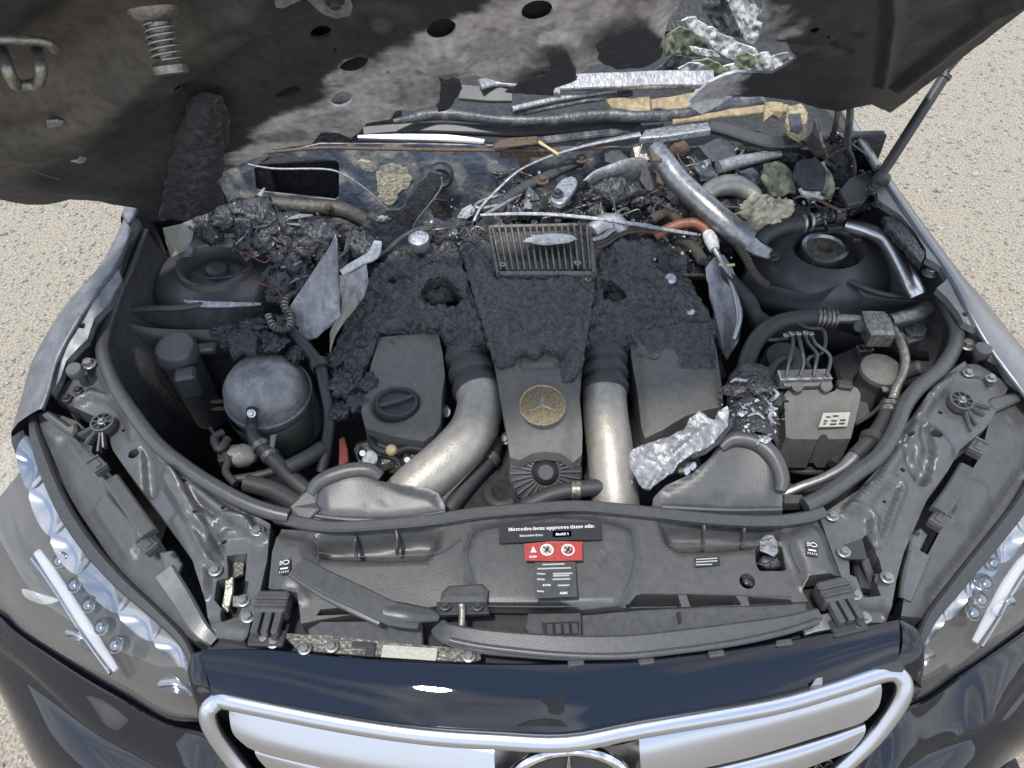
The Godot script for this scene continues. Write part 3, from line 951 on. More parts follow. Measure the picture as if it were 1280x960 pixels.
func make_bonnet() -> void:
	var fr := Transform3D(Basis(Vector3(0.98328,0.01524,-0.18147),Vector3(0.14605,-0.66117,0.73589),Vector3(-0.10877,-0.75009,-0.65234)),Vector3(0.649,1.05,-0.982))
	var out := P([-0.641,1.03,-0.744,-0.65,1.045,-0.728,-0.667,1.078,-0.696,-0.693,1.099,-0.671,-0.728,1.096,-0.667,-0.749,1.105,-0.655,-0.761,1.136,-0.625]) + P([-0.743,1.29,-0.49,-0.669,1.568,-0.255,-0.531,1.705,-0.159,-0.226,1.777,-0.155,0.15,1.798,-0.211,0.509,1.774,-0.304,0.719,1.665,-0.443,0.754,1.501,-0.598]) + P([0.689,1.305,-0.76,0.687,1.193,-0.861,0.686,1.106,-0.939,0.684,1.03,-1.007,0.616,1.075,-0.953,0.588,1.073,-0.949,0.56,1.063,-0.952,0.516,1.082,-0.926,0.443,1.125,-0.873,0.385,1.146,-0.843,0.344,1.156,-0.826,0.321,1.168,-0.811,0.307,1.147,-0.827,0.285,1.128,-0.84,0.252,1.161,-0.804,0.261,1.184,-0.784,0.27,1.204,-0.768,0.291,1.221,-0.758,0.307,1.223,-0.758,0.365,1.213,-0.779,0.393,1.24,-0.76,0.358,1.275,-0.722,0.306,1.286,-0.702,0.307,1.301,-0.688,0.301,1.327,-0.664,0.288,1.334,-0.655,0.289,1.35,-0.641,0.28,1.372,-0.619,0.262,1.406,-0.585,0.226,1.435,-0.552,0.189,1.438,-0.542,0.177,1.416,-0.559,0.176,1.397,-0.576,0.175,1.367,-0.603,0.165,1.336,-0.628,0.173,1.296,-0.667,0.148,1.275,-0.68,0.114,1.277,-0.672,0.063,1.274,-0.664,0.037,1.259,-0.673,0.033,1.235,-0.693,-0.004,1.248,-0.674,-0.036,1.259,-0.658,-0.071,1.282,-0.63,-0.094,1.281,-0.626,-0.111,1.27,-0.633,-0.12,1.272,-0.63,-0.124,1.251,-0.647,-0.13,1.23,-0.666,-0.16,1.224,-0.665,-0.184,1.228,-0.657,-0.196,1.211,-0.67,-0.229,1.208,-0.666,-0.243,1.188,-0.681,-0.26,1.173,-0.691,-0.271,1.193,-0.671,-0.294,1.2,-0.66,-0.315,1.173,-0.68,-0.37,1.172,-0.67,-0.416,1.148,-0.682,-0.476,1.115,-0.7,-0.491,1.072,-0.736,-0.509,1.006,-0.792,-0.565,0.985,-0.799,-0.621,0.967,-0.805,-0.667,0.962,-0.8])
	var pale := flat2(fr.affine_inverse(), P([-0.489,1.11,-0.702,-0.403,1.202,-0.637,-0.357,1.235,-0.616,-0.308,1.251,-0.611,-0.273,1.271,-0.6,-0.235,1.318,-0.566,-0.197,1.352,-0.542,-0.136,1.365,-0.543,-0.102,1.382,-0.535,-0.069,1.419,-0.508,-0.026,1.424,-0.512,0.042,1.433,-0.517,0.108,1.406,-0.554,0.159,1.419,-0.554,0.197,1.359,-0.614,0.211,1.247,-0.718,-0.026,1.206,-0.707,-0.274,1.123,-0.733,-0.453,1.091,-0.726]))
	var pale2 := flat2(fr.affine_inverse(), P([0.267,1.351,-0.636,0.273,1.376,-0.615,0.306,1.356,-0.638,0.339,1.312,-0.684,0.35,1.278,-0.718,0.302,1.283,-0.703]))
	var pale3 := flat2(fr.affine_inverse(), P([0.252,1.133,-0.828,0.249,1.204,-0.764,0.284,1.226,-0.751,0.326,1.213,-0.771,0.353,1.181,-0.805,0.332,1.154,-0.826]))
	var rustp := flat2(fr.affine_inverse(), P([-0.388,1.31,-0.543,-0.368,1.318,-0.54,-0.37,1.29,-0.564,-0.404,1.226,-0.615,-0.436,1.199,-0.633,-0.421,1.253,-0.587]))
	var tan := flat2(fr.affine_inverse(), P([-0.608,1.41,-0.409,-0.429,1.494,-0.369,-0.242,1.496,-0.404,-0.197,1.459,-0.446,-0.269,1.448,-0.442,-0.363,1.395,-0.471,-0.483,1.318,-0.516,-0.61,1.227,-0.573,-0.72,1.186,-0.588,-0.741,1.268,-0.51]))
	var n1 := noise(51, 9.0, 5)
	var n2 := noise(52, 45.0, 4)
	var inv := fr.affine_inverse()
	var col := func(p: Vector3) -> Color:
		var q3 := inv * p
		var q := Vector2(q3.x, q3.z)
		var a := n1.get_noise_2dv(q)
		var b := n2.get_noise_2dv(q)
		var c := Vector3(.04, .04, .042) * (1.0 + .35 * a + .2 * b)
		var dt := seg_d(q, tan, true) * (1.0 if Geometry2D.is_point_in_polygon(q, tan) else -1.0)
		c = c.lerp(Vector3(.09, .08, .066) * (1.0 + .3 * a + .2 * b), smoothstep(-.02, .06, dt + a * .06))
		for k in 3:
			var g: PackedVector2Array = [pale, pale2, pale3][k]
			var d := seg_d(q, g, true) * (1.0 if Geometry2D.is_point_in_polygon(q, g) else -1.0)
			var f := smoothstep(-.012, .016, d + a * .05 + b * .012)
			var w := Vector3(.66, .625, .605) if k == 0 else Vector3(.62, .62, .65)
			w *= 1.0 - .28 * smoothstep(.08, .12, n1.get_noise_2d(q.x * .7 + 3.0, q.y * .9) + b * .12) - .25 * smoothstep(.2, .23, n1.get_noise_2d(q.x * 1.3 - 7.0, q.y * 1.3) + b * .1)
			c = c.lerp(w * clampf(.92 + .18 * a + .22 * b, .3, 1.15), f)
		var dr := seg_d(q, rustp, true) * (1.0 if Geometry2D.is_point_in_polygon(q, rustp) else -1.0)
		c = c.lerp(Vector3(.09, .05, .034), smoothstep(-.006, .012, dr + b * .02) * .8)
		return Color(c.x, c.y, c.z)
	var holes := [P([-0.217,1.403,-0.493,-0.218,1.399,-0.496,-0.22,1.395,-0.499,-0.224,1.392,-0.501,-0.228,1.39,-0.502,-0.232,1.389,-0.502,-0.236,1.39,-0.501,-0.239,1.391,-0.499,-0.241,1.394,-0.496,-0.241,1.398,-0.493,-0.239,1.401,-0.49,-0.237,1.405,-0.487,-0.233,1.408,-0.485,-0.229,1.41,-0.484,-0.225,1.411,-0.484,-0.222,1.41,-0.485,-0.219,1.409,-0.487,-0.217,1.406,-0.49]), P([-0.086,1.379,-0.54,-0.087,1.373,-0.545,-0.089,1.368,-0.55,-0.092,1.363,-0.554,-0.097,1.359,-0.556,-0.102,1.357,-0.557,-0.108,1.357,-0.556,-0.113,1.358,-0.554,-0.117,1.362,-0.55,-0.119,1.366,-0.545,-0.12,1.371,-0.541,-0.12,1.377,-0.536,-0.118,1.382,-0.531,-0.114,1.387,-0.528,-0.11,1.39,-0.526,-0.104,1.392,-0.525,-0.099,1.392,-0.526,-0.095,1.391,-0.528,-0.091,1.388,-0.531,-0.088,1.384,-0.536]), P([-0.193,1.34,-0.554,-0.194,1.335,-0.558,-0.197,1.331,-0.562,-0.201,1.327,-0.565,-0.206,1.323,-0.566,-0.212,1.321,-0.567,-0.218,1.321,-0.567,-0.223,1.322,-0.565,-0.226,1.324,-0.562,-0.229,1.328,-0.558,-0.229,1.332,-0.554,-0.228,1.337,-0.55,-0.225,1.341,-0.547,-0.22,1.345,-0.544,-0.215,1.348,-0.542,-0.21,1.35,-0.542,-0.204,1.351,-0.542,-0.199,1.35,-0.544,-0.196,1.348,-0.547,-0.193,1.344,-0.55]), P([-0.282,1.306,-0.567,-0.284,1.303,-0.57,-0.287,1.299,-0.572,-0.291,1.296,-0.574,-0.297,1.293,-0.576,-0.302,1.291,-0.576,-0.308,1.29,-0.576,-0.313,1.291,-0.575,-0.316,1.292,-0.573,-0.318,1.295,-0.57,-0.318,1.298,-0.567,-0.317,1.301,-0.564,-0.313,1.305,-0.562,-0.309,1.308,-0.56,-0.304,1.31,-0.559,-0.298,1.312,-0.558,-0.293,1.313,-0.559,-0.288,1.313,-0.56,-0.284,1.311,-0.562,-0.282,1.309,-0.564]), P([-0.23,1.275,-0.605,-0.231,1.27,-0.61,-0.234,1.264,-0.614,-0.238,1.26,-0.617,-0.244,1.257,-0.619,-0.249,1.256,-0.619,-0.253,1.256,-0.617,-0.257,1.259,-0.614,-0.259,1.263,-0.61,-0.259,1.268,-0.606,-0.257,1.274,-0.601,-0.254,1.279,-0.597,-0.25,1.283,-0.594,-0.245,1.286,-0.593,-0.24,1.287,-0.593,-0.235,1.286,-0.594,-0.232,1.284,-0.597,-0.23,1.28,-0.601]), P([-0.117,1.442,-0.478,-0.118,1.437,-0.482,-0.12,1.433,-0.485,-0.124,1.43,-0.487,-0.128,1.429,-0.487,-0.132,1.429,-0.486,-0.135,1.432,-0.483,-0.136,1.435,-0.48,-0.137,1.44,-0.476,-0.135,1.444,-0.472,-0.132,1.448,-0.47,-0.128,1.45,-0.468,-0.124,1.45,-0.469,-0.121,1.449,-0.471,-0.118,1.446,-0.474]), P([-0.042,1.437,-0.497,-0.042,1.433,-0.5,-0.044,1.43,-0.503,-0.046,1.427,-0.505,-0.05,1.425,-0.506,-0.054,1.424,-0.506,-0.058,1.425,-0.505,-0.061,1.426,-0.503,-0.064,1.429,-0.5,-0.065,1.432,-0.497,-0.065,1.435,-0.494,-0.063,1.439,-0.491,-0.06,1.441,-0.489,-0.057,1.443,-0.488,-0.053,1.444,-0.488,-0.049,1.444,-0.489,-0.046,1.442,-0.491,-0.044,1.44,-0.494]), P([0.023,1.388,-0.554,0.024,1.383,-0.559,0.022,1.377,-0.564,0.02,1.372,-0.567,0.015,1.369,-0.57,0.01,1.367,-0.571,0.004,1.366,-0.57,-0.002,1.368,-0.567,-0.006,1.371,-0.564,-0.01,1.375,-0.559,-0.012,1.38,-0.554,-0.012,1.386,-0.549,-0.011,1.391,-0.544,-0.008,1.396,-0.541,-0.003,1.399,-0.539,0.002,1.401,-0.538,0.007,1.401,-0.539,0.012,1.4,-0.541,0.017,1.397,-0.544,0.021,1.393,-0.549]), P([0.391,1.303,-0.703,0.393,1.298,-0.709,0.391,1.294,-0.711,0.386,1.294,-0.711,0.38,1.297,-0.706,0.376,1.302,-0.701,0.376,1.307,-0.697,0.38,1.309,-0.696,0.386,1.308,-0.698]), P([-0.376,1.355,-0.504,-0.378,1.352,-0.507,-0.382,1.348,-0.509,-0.386,1.345,-0.511,-0.391,1.343,-0.513,-0.396,1.341,-0.513,-0.401,1.34,-0.513,-0.405,1.341,-0.511,-0.407,1.343,-0.509,-0.409,1.345,-0.507,-0.408,1.348,-0.504,-0.406,1.352,-0.501,-0.403,1.355,-0.499,-0.398,1.358,-0.497,-0.393,1.36,-0.496,-0.388,1.362,-0.496,-0.384,1.362,-0.496,-0.38,1.362,-0.497,-0.377,1.36,-0.499,-0.376,1.358,-0.502]), P([-0.174,1.314,-0.581,-0.175,1.312,-0.583,-0.177,1.31,-0.584,-0.179,1.311,-0.583,-0.18,1.313,-0.581,-0.179,1.316,-0.579,-0.176,1.317,-0.578,-0.174,1.317,-0.579]), P([0.415,1.287,-0.723,0.417,1.284,-0.726,0.416,1.282,-0.727,0.413,1.283,-0.726,0.41,1.285,-0.723,0.408,1.288,-0.72,0.409,1.29,-0.719,0.412,1.289,-0.72]), P([-0.221,1.369,-0.523,-0.222,1.366,-0.525,-0.224,1.365,-0.525,-0.225,1.366,-0.525,-0.226,1.368,-0.523,-0.225,1.37,-0.521,-0.223,1.371,-0.52,-0.221,1.371,-0.521])]
	var curl := noise(53, 14.0, 4)
	var extra := func(p: Vector2) -> float: return curl.get_noise_2dv(p) * .0016
	var o := put("bonnet", sheet(out, {"fr": fr, "cell": .006, "t": .004, "holes": holes, "extra": extra, "col": col, "ctrl": P([-0.731,1.32,-0.449,-0.729,1.035,-0.735,-0.039,1.039,-0.855,0.012,1.428,-0.543,0.071,1.783,-0.195,0.649,1.05,-0.982,0.704,1.425,-0.656,0.649,1.724,-0.377]),
		"feats": [
			[P([-0.199,1.518,-0.393,-0.257,1.457,-0.436,-0.329,1.415,-0.459,-0.415,1.361,-0.491,-0.509,1.306,-0.522,-0.585,1.287,-0.524,-0.698,1.277,-0.51]), .035, .02, .016],
			[P([-0.324,1.516,-0.37,-0.414,1.449,-0.413,-0.499,1.401,-0.439,-0.583,1.39,-0.432]), .045, -.03, .03],
			[P([-0.318,1.407,-0.469,-0.388,1.348,-0.509,-0.515,1.223,-0.596,-0.631,1.169,-0.621]), .05, -.014, .03],
			[ellipse(Vector3(-0.165,1.406,-0.5), Vector3(-0.13,1.395,-0.517) - Vector3(-0.165,1.406,-0.5), Vector3(-0.173,1.385,-0.518) - Vector3(-0.165,1.406,-0.5)), .006, .004],
			[ellipse(Vector3(-0.165,1.406,-0.5), Vector3(-0.155,1.403,-0.505) - Vector3(-0.165,1.406,-0.5), Vector3(-0.168,1.4,-0.505) - Vector3(-0.165,1.406,-0.5)), .01, .004],
			[ellipse(Vector3(0.036,1.301,-0.634), Vector3(0.078,1.296,-0.647) - Vector3(0.036,1.301,-0.634), Vector3(0.032,1.343,-0.596) - Vector3(0.036,1.301,-0.634)), .008, .006],
			[ellipse(Vector3(-0.11,1.319,-0.59), Vector3(-0.076,1.312,-0.603) - Vector3(-0.11,1.319,-0.59), Vector3(-0.11,1.345,-0.566) - Vector3(-0.11,1.319,-0.59)), .006, .006],
			[P([0.113,1.425,-0.538,0.138,1.376,-0.587,0.145,1.338,-0.623,0.163,1.319,-0.644]), .018, .014, .012],
			[P([0.407,1.421,-0.601,0.478,1.329,-0.697,0.525,1.253,-0.775,0.59,1.146,-0.884]), .008, .012, .008],
			[P([0.693,1.37,-0.703,0.634,1.312,-0.743,0.629,1.23,-0.816,0.624,1.139,-0.897]), .012, .016, .008],
			[P([0.554,1.292,-0.745,0.601,1.322,-0.728]), .03, -.012, .02],
			[P([0.323,1.287,-0.705,0.465,1.245,-0.77]), .006, -.006, .006],
			[P([0.4,1.229,-0.772,0.445,1.277,-0.738]), .012, -.008, .012],
		]}), "hood")
	look(o, "underside of the raised bonnet, sooty with a pale burnt patch and round holes")
	# outer skin behind the inner panel
	var skin := P([-0.651,1.057,-0.718,-0.718,1.109,-0.658,-0.738,1.164,-0.604]) + P([-0.729,1.291,-0.492,-0.649,1.569,-0.258,-0.514,1.691,-0.176,-0.23,1.755,-0.174,0.146,1.776,-0.23,0.486,1.751,-0.32,0.697,1.649,-0.453,0.734,1.5,-0.594]) + P([0.667,1.306,-0.756,0.65,1.133,-0.907,0.634,1.094,-0.939,0.478,1.159,-0.85,0.322,1.323,-0.671,0.284,1.381,-0.612,0.222,1.445,-0.542,0.176,1.451,-0.528,0.167,1.379,-0.591,0.152,1.321,-0.64,0.056,1.306,-0.634,-0.066,1.313,-0.603,-0.186,1.303,-0.589,-0.3,1.253,-0.611,-0.398,1.212,-0.628,-0.483,1.147,-0.67,-0.591,1.058,-0.729])
	put("outer_skin", sheet(shift(skin, fr.basis.y * -.03), {"fr": fr, "cell": .03, "t": .002}), "hood_skin", o)
	# latch pin with its coil spring
	var a := Vector3(-0.355,1.472,-0.403)
	var b := Vector3(-0.35,1.423,-0.381)
	var ax := (b - a).normalized()
	var l := a.distance_to(b)
	var st := S()
	lathe(st, a, ax, [Vector2(.024, 0), Vector2(.022, .006), Vector2(.015, .01), Vector2(.0105, .012), Vector2(.01, l * .45), Vector2(.0075, l * .5), Vector2(.007, l * .92)], 20)
	var pin := put("latch_pin", done(st), "dull_alloy", o)
	st = S()
	lathe(st, b, ax, [Vector2(0, -.009), Vector2(.013, -.009), Vector2(.0165, -.005), Vector2(.016, .002), Vector2(.01, .003), Vector2(0, .002)], 24)
	look(put("striker_head", done(st), "dull_alloy", o), "round head of the latch pin")
	var coil := PackedVector3Array()
	var px := ax.cross(Vector3.RIGHT).normalized()
	var py := ax.cross(px)
	for i in 85:
		var t := i / 84.0
		coil.append(a + ax * (.012 + t * (l - .022)) + (px * cos(t * TAU * 6.0) + py * sin(t * TAU * 6.0)) * (.013 + .0006 * t))
	st = S()
	tube(st, coil, .0013, 6, 1)
	put("spring", done(st), "aluminium", o)
	# safety catch loop and hook plate
	st = S()
	tube(st, P([-0.472,1.474,-0.338,-0.457,1.471,-0.343,-0.444,1.467,-0.35,-0.437,1.462,-0.355,-0.437,1.454,-0.362]), .0045, 8)
	tube(st, P([-0.488,1.454,-0.366,-0.465,1.458,-0.327,-0.464,1.447,-0.323,-0.466,1.437,-0.331,-0.454,1.435,-0.336,-0.441,1.446,-0.328,-0.44,1.455,-0.334,-0.462,1.449,-0.375]), .0055, 8)
	look(put("catch_loop", done(st), "dull_alloy", o), "bent steel catch loop")
	st = S()
	slab(st, P([-0.233,1.498,-0.363,-0.238,1.477,-0.381,-0.233,1.475,-0.384,-0.215,1.482,-0.382,-0.211,1.485,-0.38,-0.203,1.463,-0.401,-0.193,1.455,-0.41,-0.179,1.457,-0.411,-0.174,1.467,-0.403,-0.173,1.49,-0.383,-0.184,1.508,-0.364]), .005, .001, fr.basis.y)
	var hook := put("hook_plate", done(st), "ash_metal", o)
	bolt(hook, Vector3(-0.187,1.479,-0.39), .009, "dark_bolt", fr.basis.y)
	# stray shiny tape, straw and flakes on the left
	for s in [["tape_scrap", P([-0.549,1.328,-0.478,-0.538,1.327,-0.481,-0.535,1.323,-0.485,-0.555,1.304,-0.499,-0.565,1.303,-0.498,-0.557,1.316,-0.487]), "pale_metal"], ["tape_scrap", P([-0.562,1.302,-0.499,-0.556,1.302,-0.5,-0.571,1.284,-0.513,-0.588,1.27,-0.522,-0.6,1.267,-0.522,-0.583,1.283,-0.511]), "dull_alloy"], ["paint_chip", P([-0.593,1.234,-0.557,-0.584,1.234,-0.558,-0.576,1.241,-0.554,-0.573,1.235,-0.56,-0.582,1.226,-0.566,-0.589,1.226,-0.565]), "pale_metal"]]:
		st = S()
		slab(st, s[1], .002, .0005, fr.basis.y)
		put(s[0], done(st), s[2], o)
	st = S()
	tube(st, P([-0.638,1.27,-0.513,-0.627,1.264,-0.52,-0.617,1.247,-0.537]), .0008, 5)
	tube(st, P([-0.645,1.242,-0.536,-0.623,1.256,-0.528,-0.603,1.268,-0.521]), .0016, 5)
	put("straw", done(st), "straw", o)
	st = S()
	tube(st, P([-0.641,1.229,-0.549,-0.638,1.207,-0.569,-0.633,1.195,-0.581]), .001, 5)
	put("scratch_wire", done(st), "dull_alloy", o)
	# heaped soot crust hanging at the burnt left corner
	var lumpy := noise(54, 40.0, 4)
	var hump := flat2(inv, P([-0.598,1.035,-0.748,-0.519,1.159,-0.652,-0.462,1.242,-0.589,-0.417,1.302,-0.544,-0.386,1.327,-0.528,-0.371,1.313,-0.543,-0.39,1.255,-0.591,-0.421,1.207,-0.628,-0.457,1.138,-0.683,-0.479,1.107,-0.707,-0.539,1.01,-0.782,-0.596,0.982,-0.796]))
	o.add_child(MeshInstance3D.new(), true)
	var crust := o.get_child(o.get_child_count() - 1) as MeshInstance3D
	crust.name = "soot_crust"
	crust.mesh = sheet(jag(shift(P([-0.615,1.012,-0.759,-0.514,1.165,-0.643,-0.458,1.247,-0.58,-0.414,1.306,-0.535,-0.383,1.331,-0.519,-0.367,1.317,-0.535,-0.387,1.26,-0.582,-0.418,1.212,-0.619,-0.453,1.144,-0.673,-0.475,1.113,-0.697,-0.497,1.047,-0.751,-0.541,1.004,-0.781,-0.592,0.985,-0.788]), Vector3.ZERO), .02, .004, 4), {"fr": fr, "cell": .005, "t": .008, "extra": func(p: Vector2): return .004 * smoothstep(0.0, .03, seg_d(p, hump, true)) * (1.0 + lumpy.get_noise_2dv(p) * 3.5)})
	crust.material_override = mats.char_plate
	look(crust, "crumbling soot crust on the bonnet's burnt corner")
	st = S()
	slab(st, jag(P([-0.376,1.316,-0.523,-0.361,1.335,-0.509,-0.367,1.305,-0.535,-0.385,1.26,-0.572,-0.412,1.216,-0.606,-0.401,1.254,-0.574,-0.382,1.29,-0.546]), .008, .003, 6), .004, .001, fr.basis.y)
	look(put("rust_flake", done(st), "rusty", o), "rusty flake on the soot crust")
	# flap bent out of a hole
	st = S()
	slab(st, jag(P([-0.116,1.313,-0.586,-0.107,1.304,-0.596,-0.1,1.308,-0.594,-0.092,1.301,-0.602,-0.091,1.286,-0.615,-0.104,1.254,-0.641,-0.116,1.238,-0.653,-0.128,1.237,-0.652,-0.12,1.277,-0.617]), .008, .002, 8), .004, .001, fr.basis.y)
	put("bent_flap", done(st), "char_plate", o)
	for e in [jag(P([0.016,1.336,-0.591,0.026,1.345,-0.585,0.04,1.338,-0.594,0.048,1.317,-0.615,0.056,1.295,-0.636,0.06,1.279,-0.651,0.026,1.287,-0.637,0.01,1.307,-0.616,0.024,1.308,-0.618]), .008, .002, 9), jag(P([0.076,1.341,-0.599,0.088,1.357,-0.587,0.106,1.365,-0.583,0.123,1.374,-0.578,0.159,1.341,-0.615,0.168,1.301,-0.653,0.145,1.284,-0.663,0.111,1.287,-0.654,0.088,1.306,-0.633]), .012, .003, 10), jag(P([-0.035,1.263,-0.649,-0.006,1.289,-0.632,0.025,1.295,-0.632,0.061,1.273,-0.659,0.033,1.26,-0.665,0.031,1.239,-0.684]), .01, .002, 11)]:
		st = S()
		slab(st, e, .003, .001, fr.basis.y)
		look(put("peeling_layer", done(st), "char_plate", o), "dark peeling layer on the pale patch")
	# hinge arm, gas strut and stay wire on the right
	st = S()
	strip(st, P([0.583,1.08,-0.984,0.592,1.05,-0.976,0.592,1.02,-0.959,0.588,1,-0.937,0.596,0.985,-0.921,0.592,0.97,-0.886,0.578,0.96,-0.86]), .014, .006, Vector3(-1, .3, .4))
	strip(st, P([0.565,1.07,-0.975,0.567,1.04,-0.967,0.571,1,-0.967]), .01, .006, Vector3(-1, .3, .4))
	slab(st, P([0.55,0.975,-0.838,0.582,0.975,-0.878,0.624,0.975,-0.903,0.633,0.975,-0.891,0.62,0.975,-0.849,0.582,0.975,-0.801,0.552,0.975,-0.792]), .01, .002)
	var hinge := put("hinge", done(st), "black_plastic", o)
	bolts(hinge, P([0.604,0.985,-0.824,0.595,0.985,-0.814,0.605,0.97,-0.797,0.576,1,-0.982,0.588,1,-0.975,0.584,0.99,-0.97]), .009, "dark_bolt")
	var g0 := Vector3(0.623,0.985,-0.854)
	var g1 := Vector3(0.724,1.13,-0.946)
	var gd := (g1 - g0).normalized()
	var gl := g0.distance_to(g1)
	st = S()
	lathe(st, g0, gd, [Vector2(0, 0), Vector2(.007, 0), Vector2(.008, .012), Vector2(.0092, .03), Vector2(.0092, gl * .96), Vector2(.0115, gl * .965), Vector2(.0115, gl), Vector2(.004, gl)], 18)
	var strut := put("gas_strut", done(st), "black_plastic", o)
	st = S()
	tube(st, PackedVector3Array([g1, Vector3(0.732,1.2,-0.917), Vector3(0.736,1.26,-0.906)]), .0035, 8)
	put("strut_rod", done(st), "aluminium", strut)
	st = S()
	lathe(st, g0 + Vector3(.0, -.004, .004), Vector3(.3, 1, .2), [Vector2(0, .02), Vector2(.012, .018), Vector2(.016, .008), Vector2(.014, -.01), Vector2(0, -.012)], 16)
	put("ball_joint", done(st), "black_plastic", strut)


func hole(p: Vector3, rx: float, rz: float, turn := 0.0, n := 12) -> PackedVector3Array:
	var b := Basis(Vector3.UP, turn)
	return ellipse(p, b * Vector3(rx, 0, 0), b * Vector3(0, 0, rz), n)

func clip_block(parent, at: Vector3, turn: float, s: Vector3) -> void:
	var st := S()
	var b := Basis(Vector3.UP, turn)
	box(st, at, s, .002, b)
	box(st, at + b * Vector3(0, s.y * .55, 0), Vector3(s.x * .55, s.y * .3, s.z * .5), .0015, b)
	for k in [-1, 1]:
		box(st, at + b * Vector3(k * s.x * .42, s.y * .5, 0), Vector3(s.x * .12, s.y * .4, s.z), .001, b)
	put("clip_block", done(st), "plastic", parent)

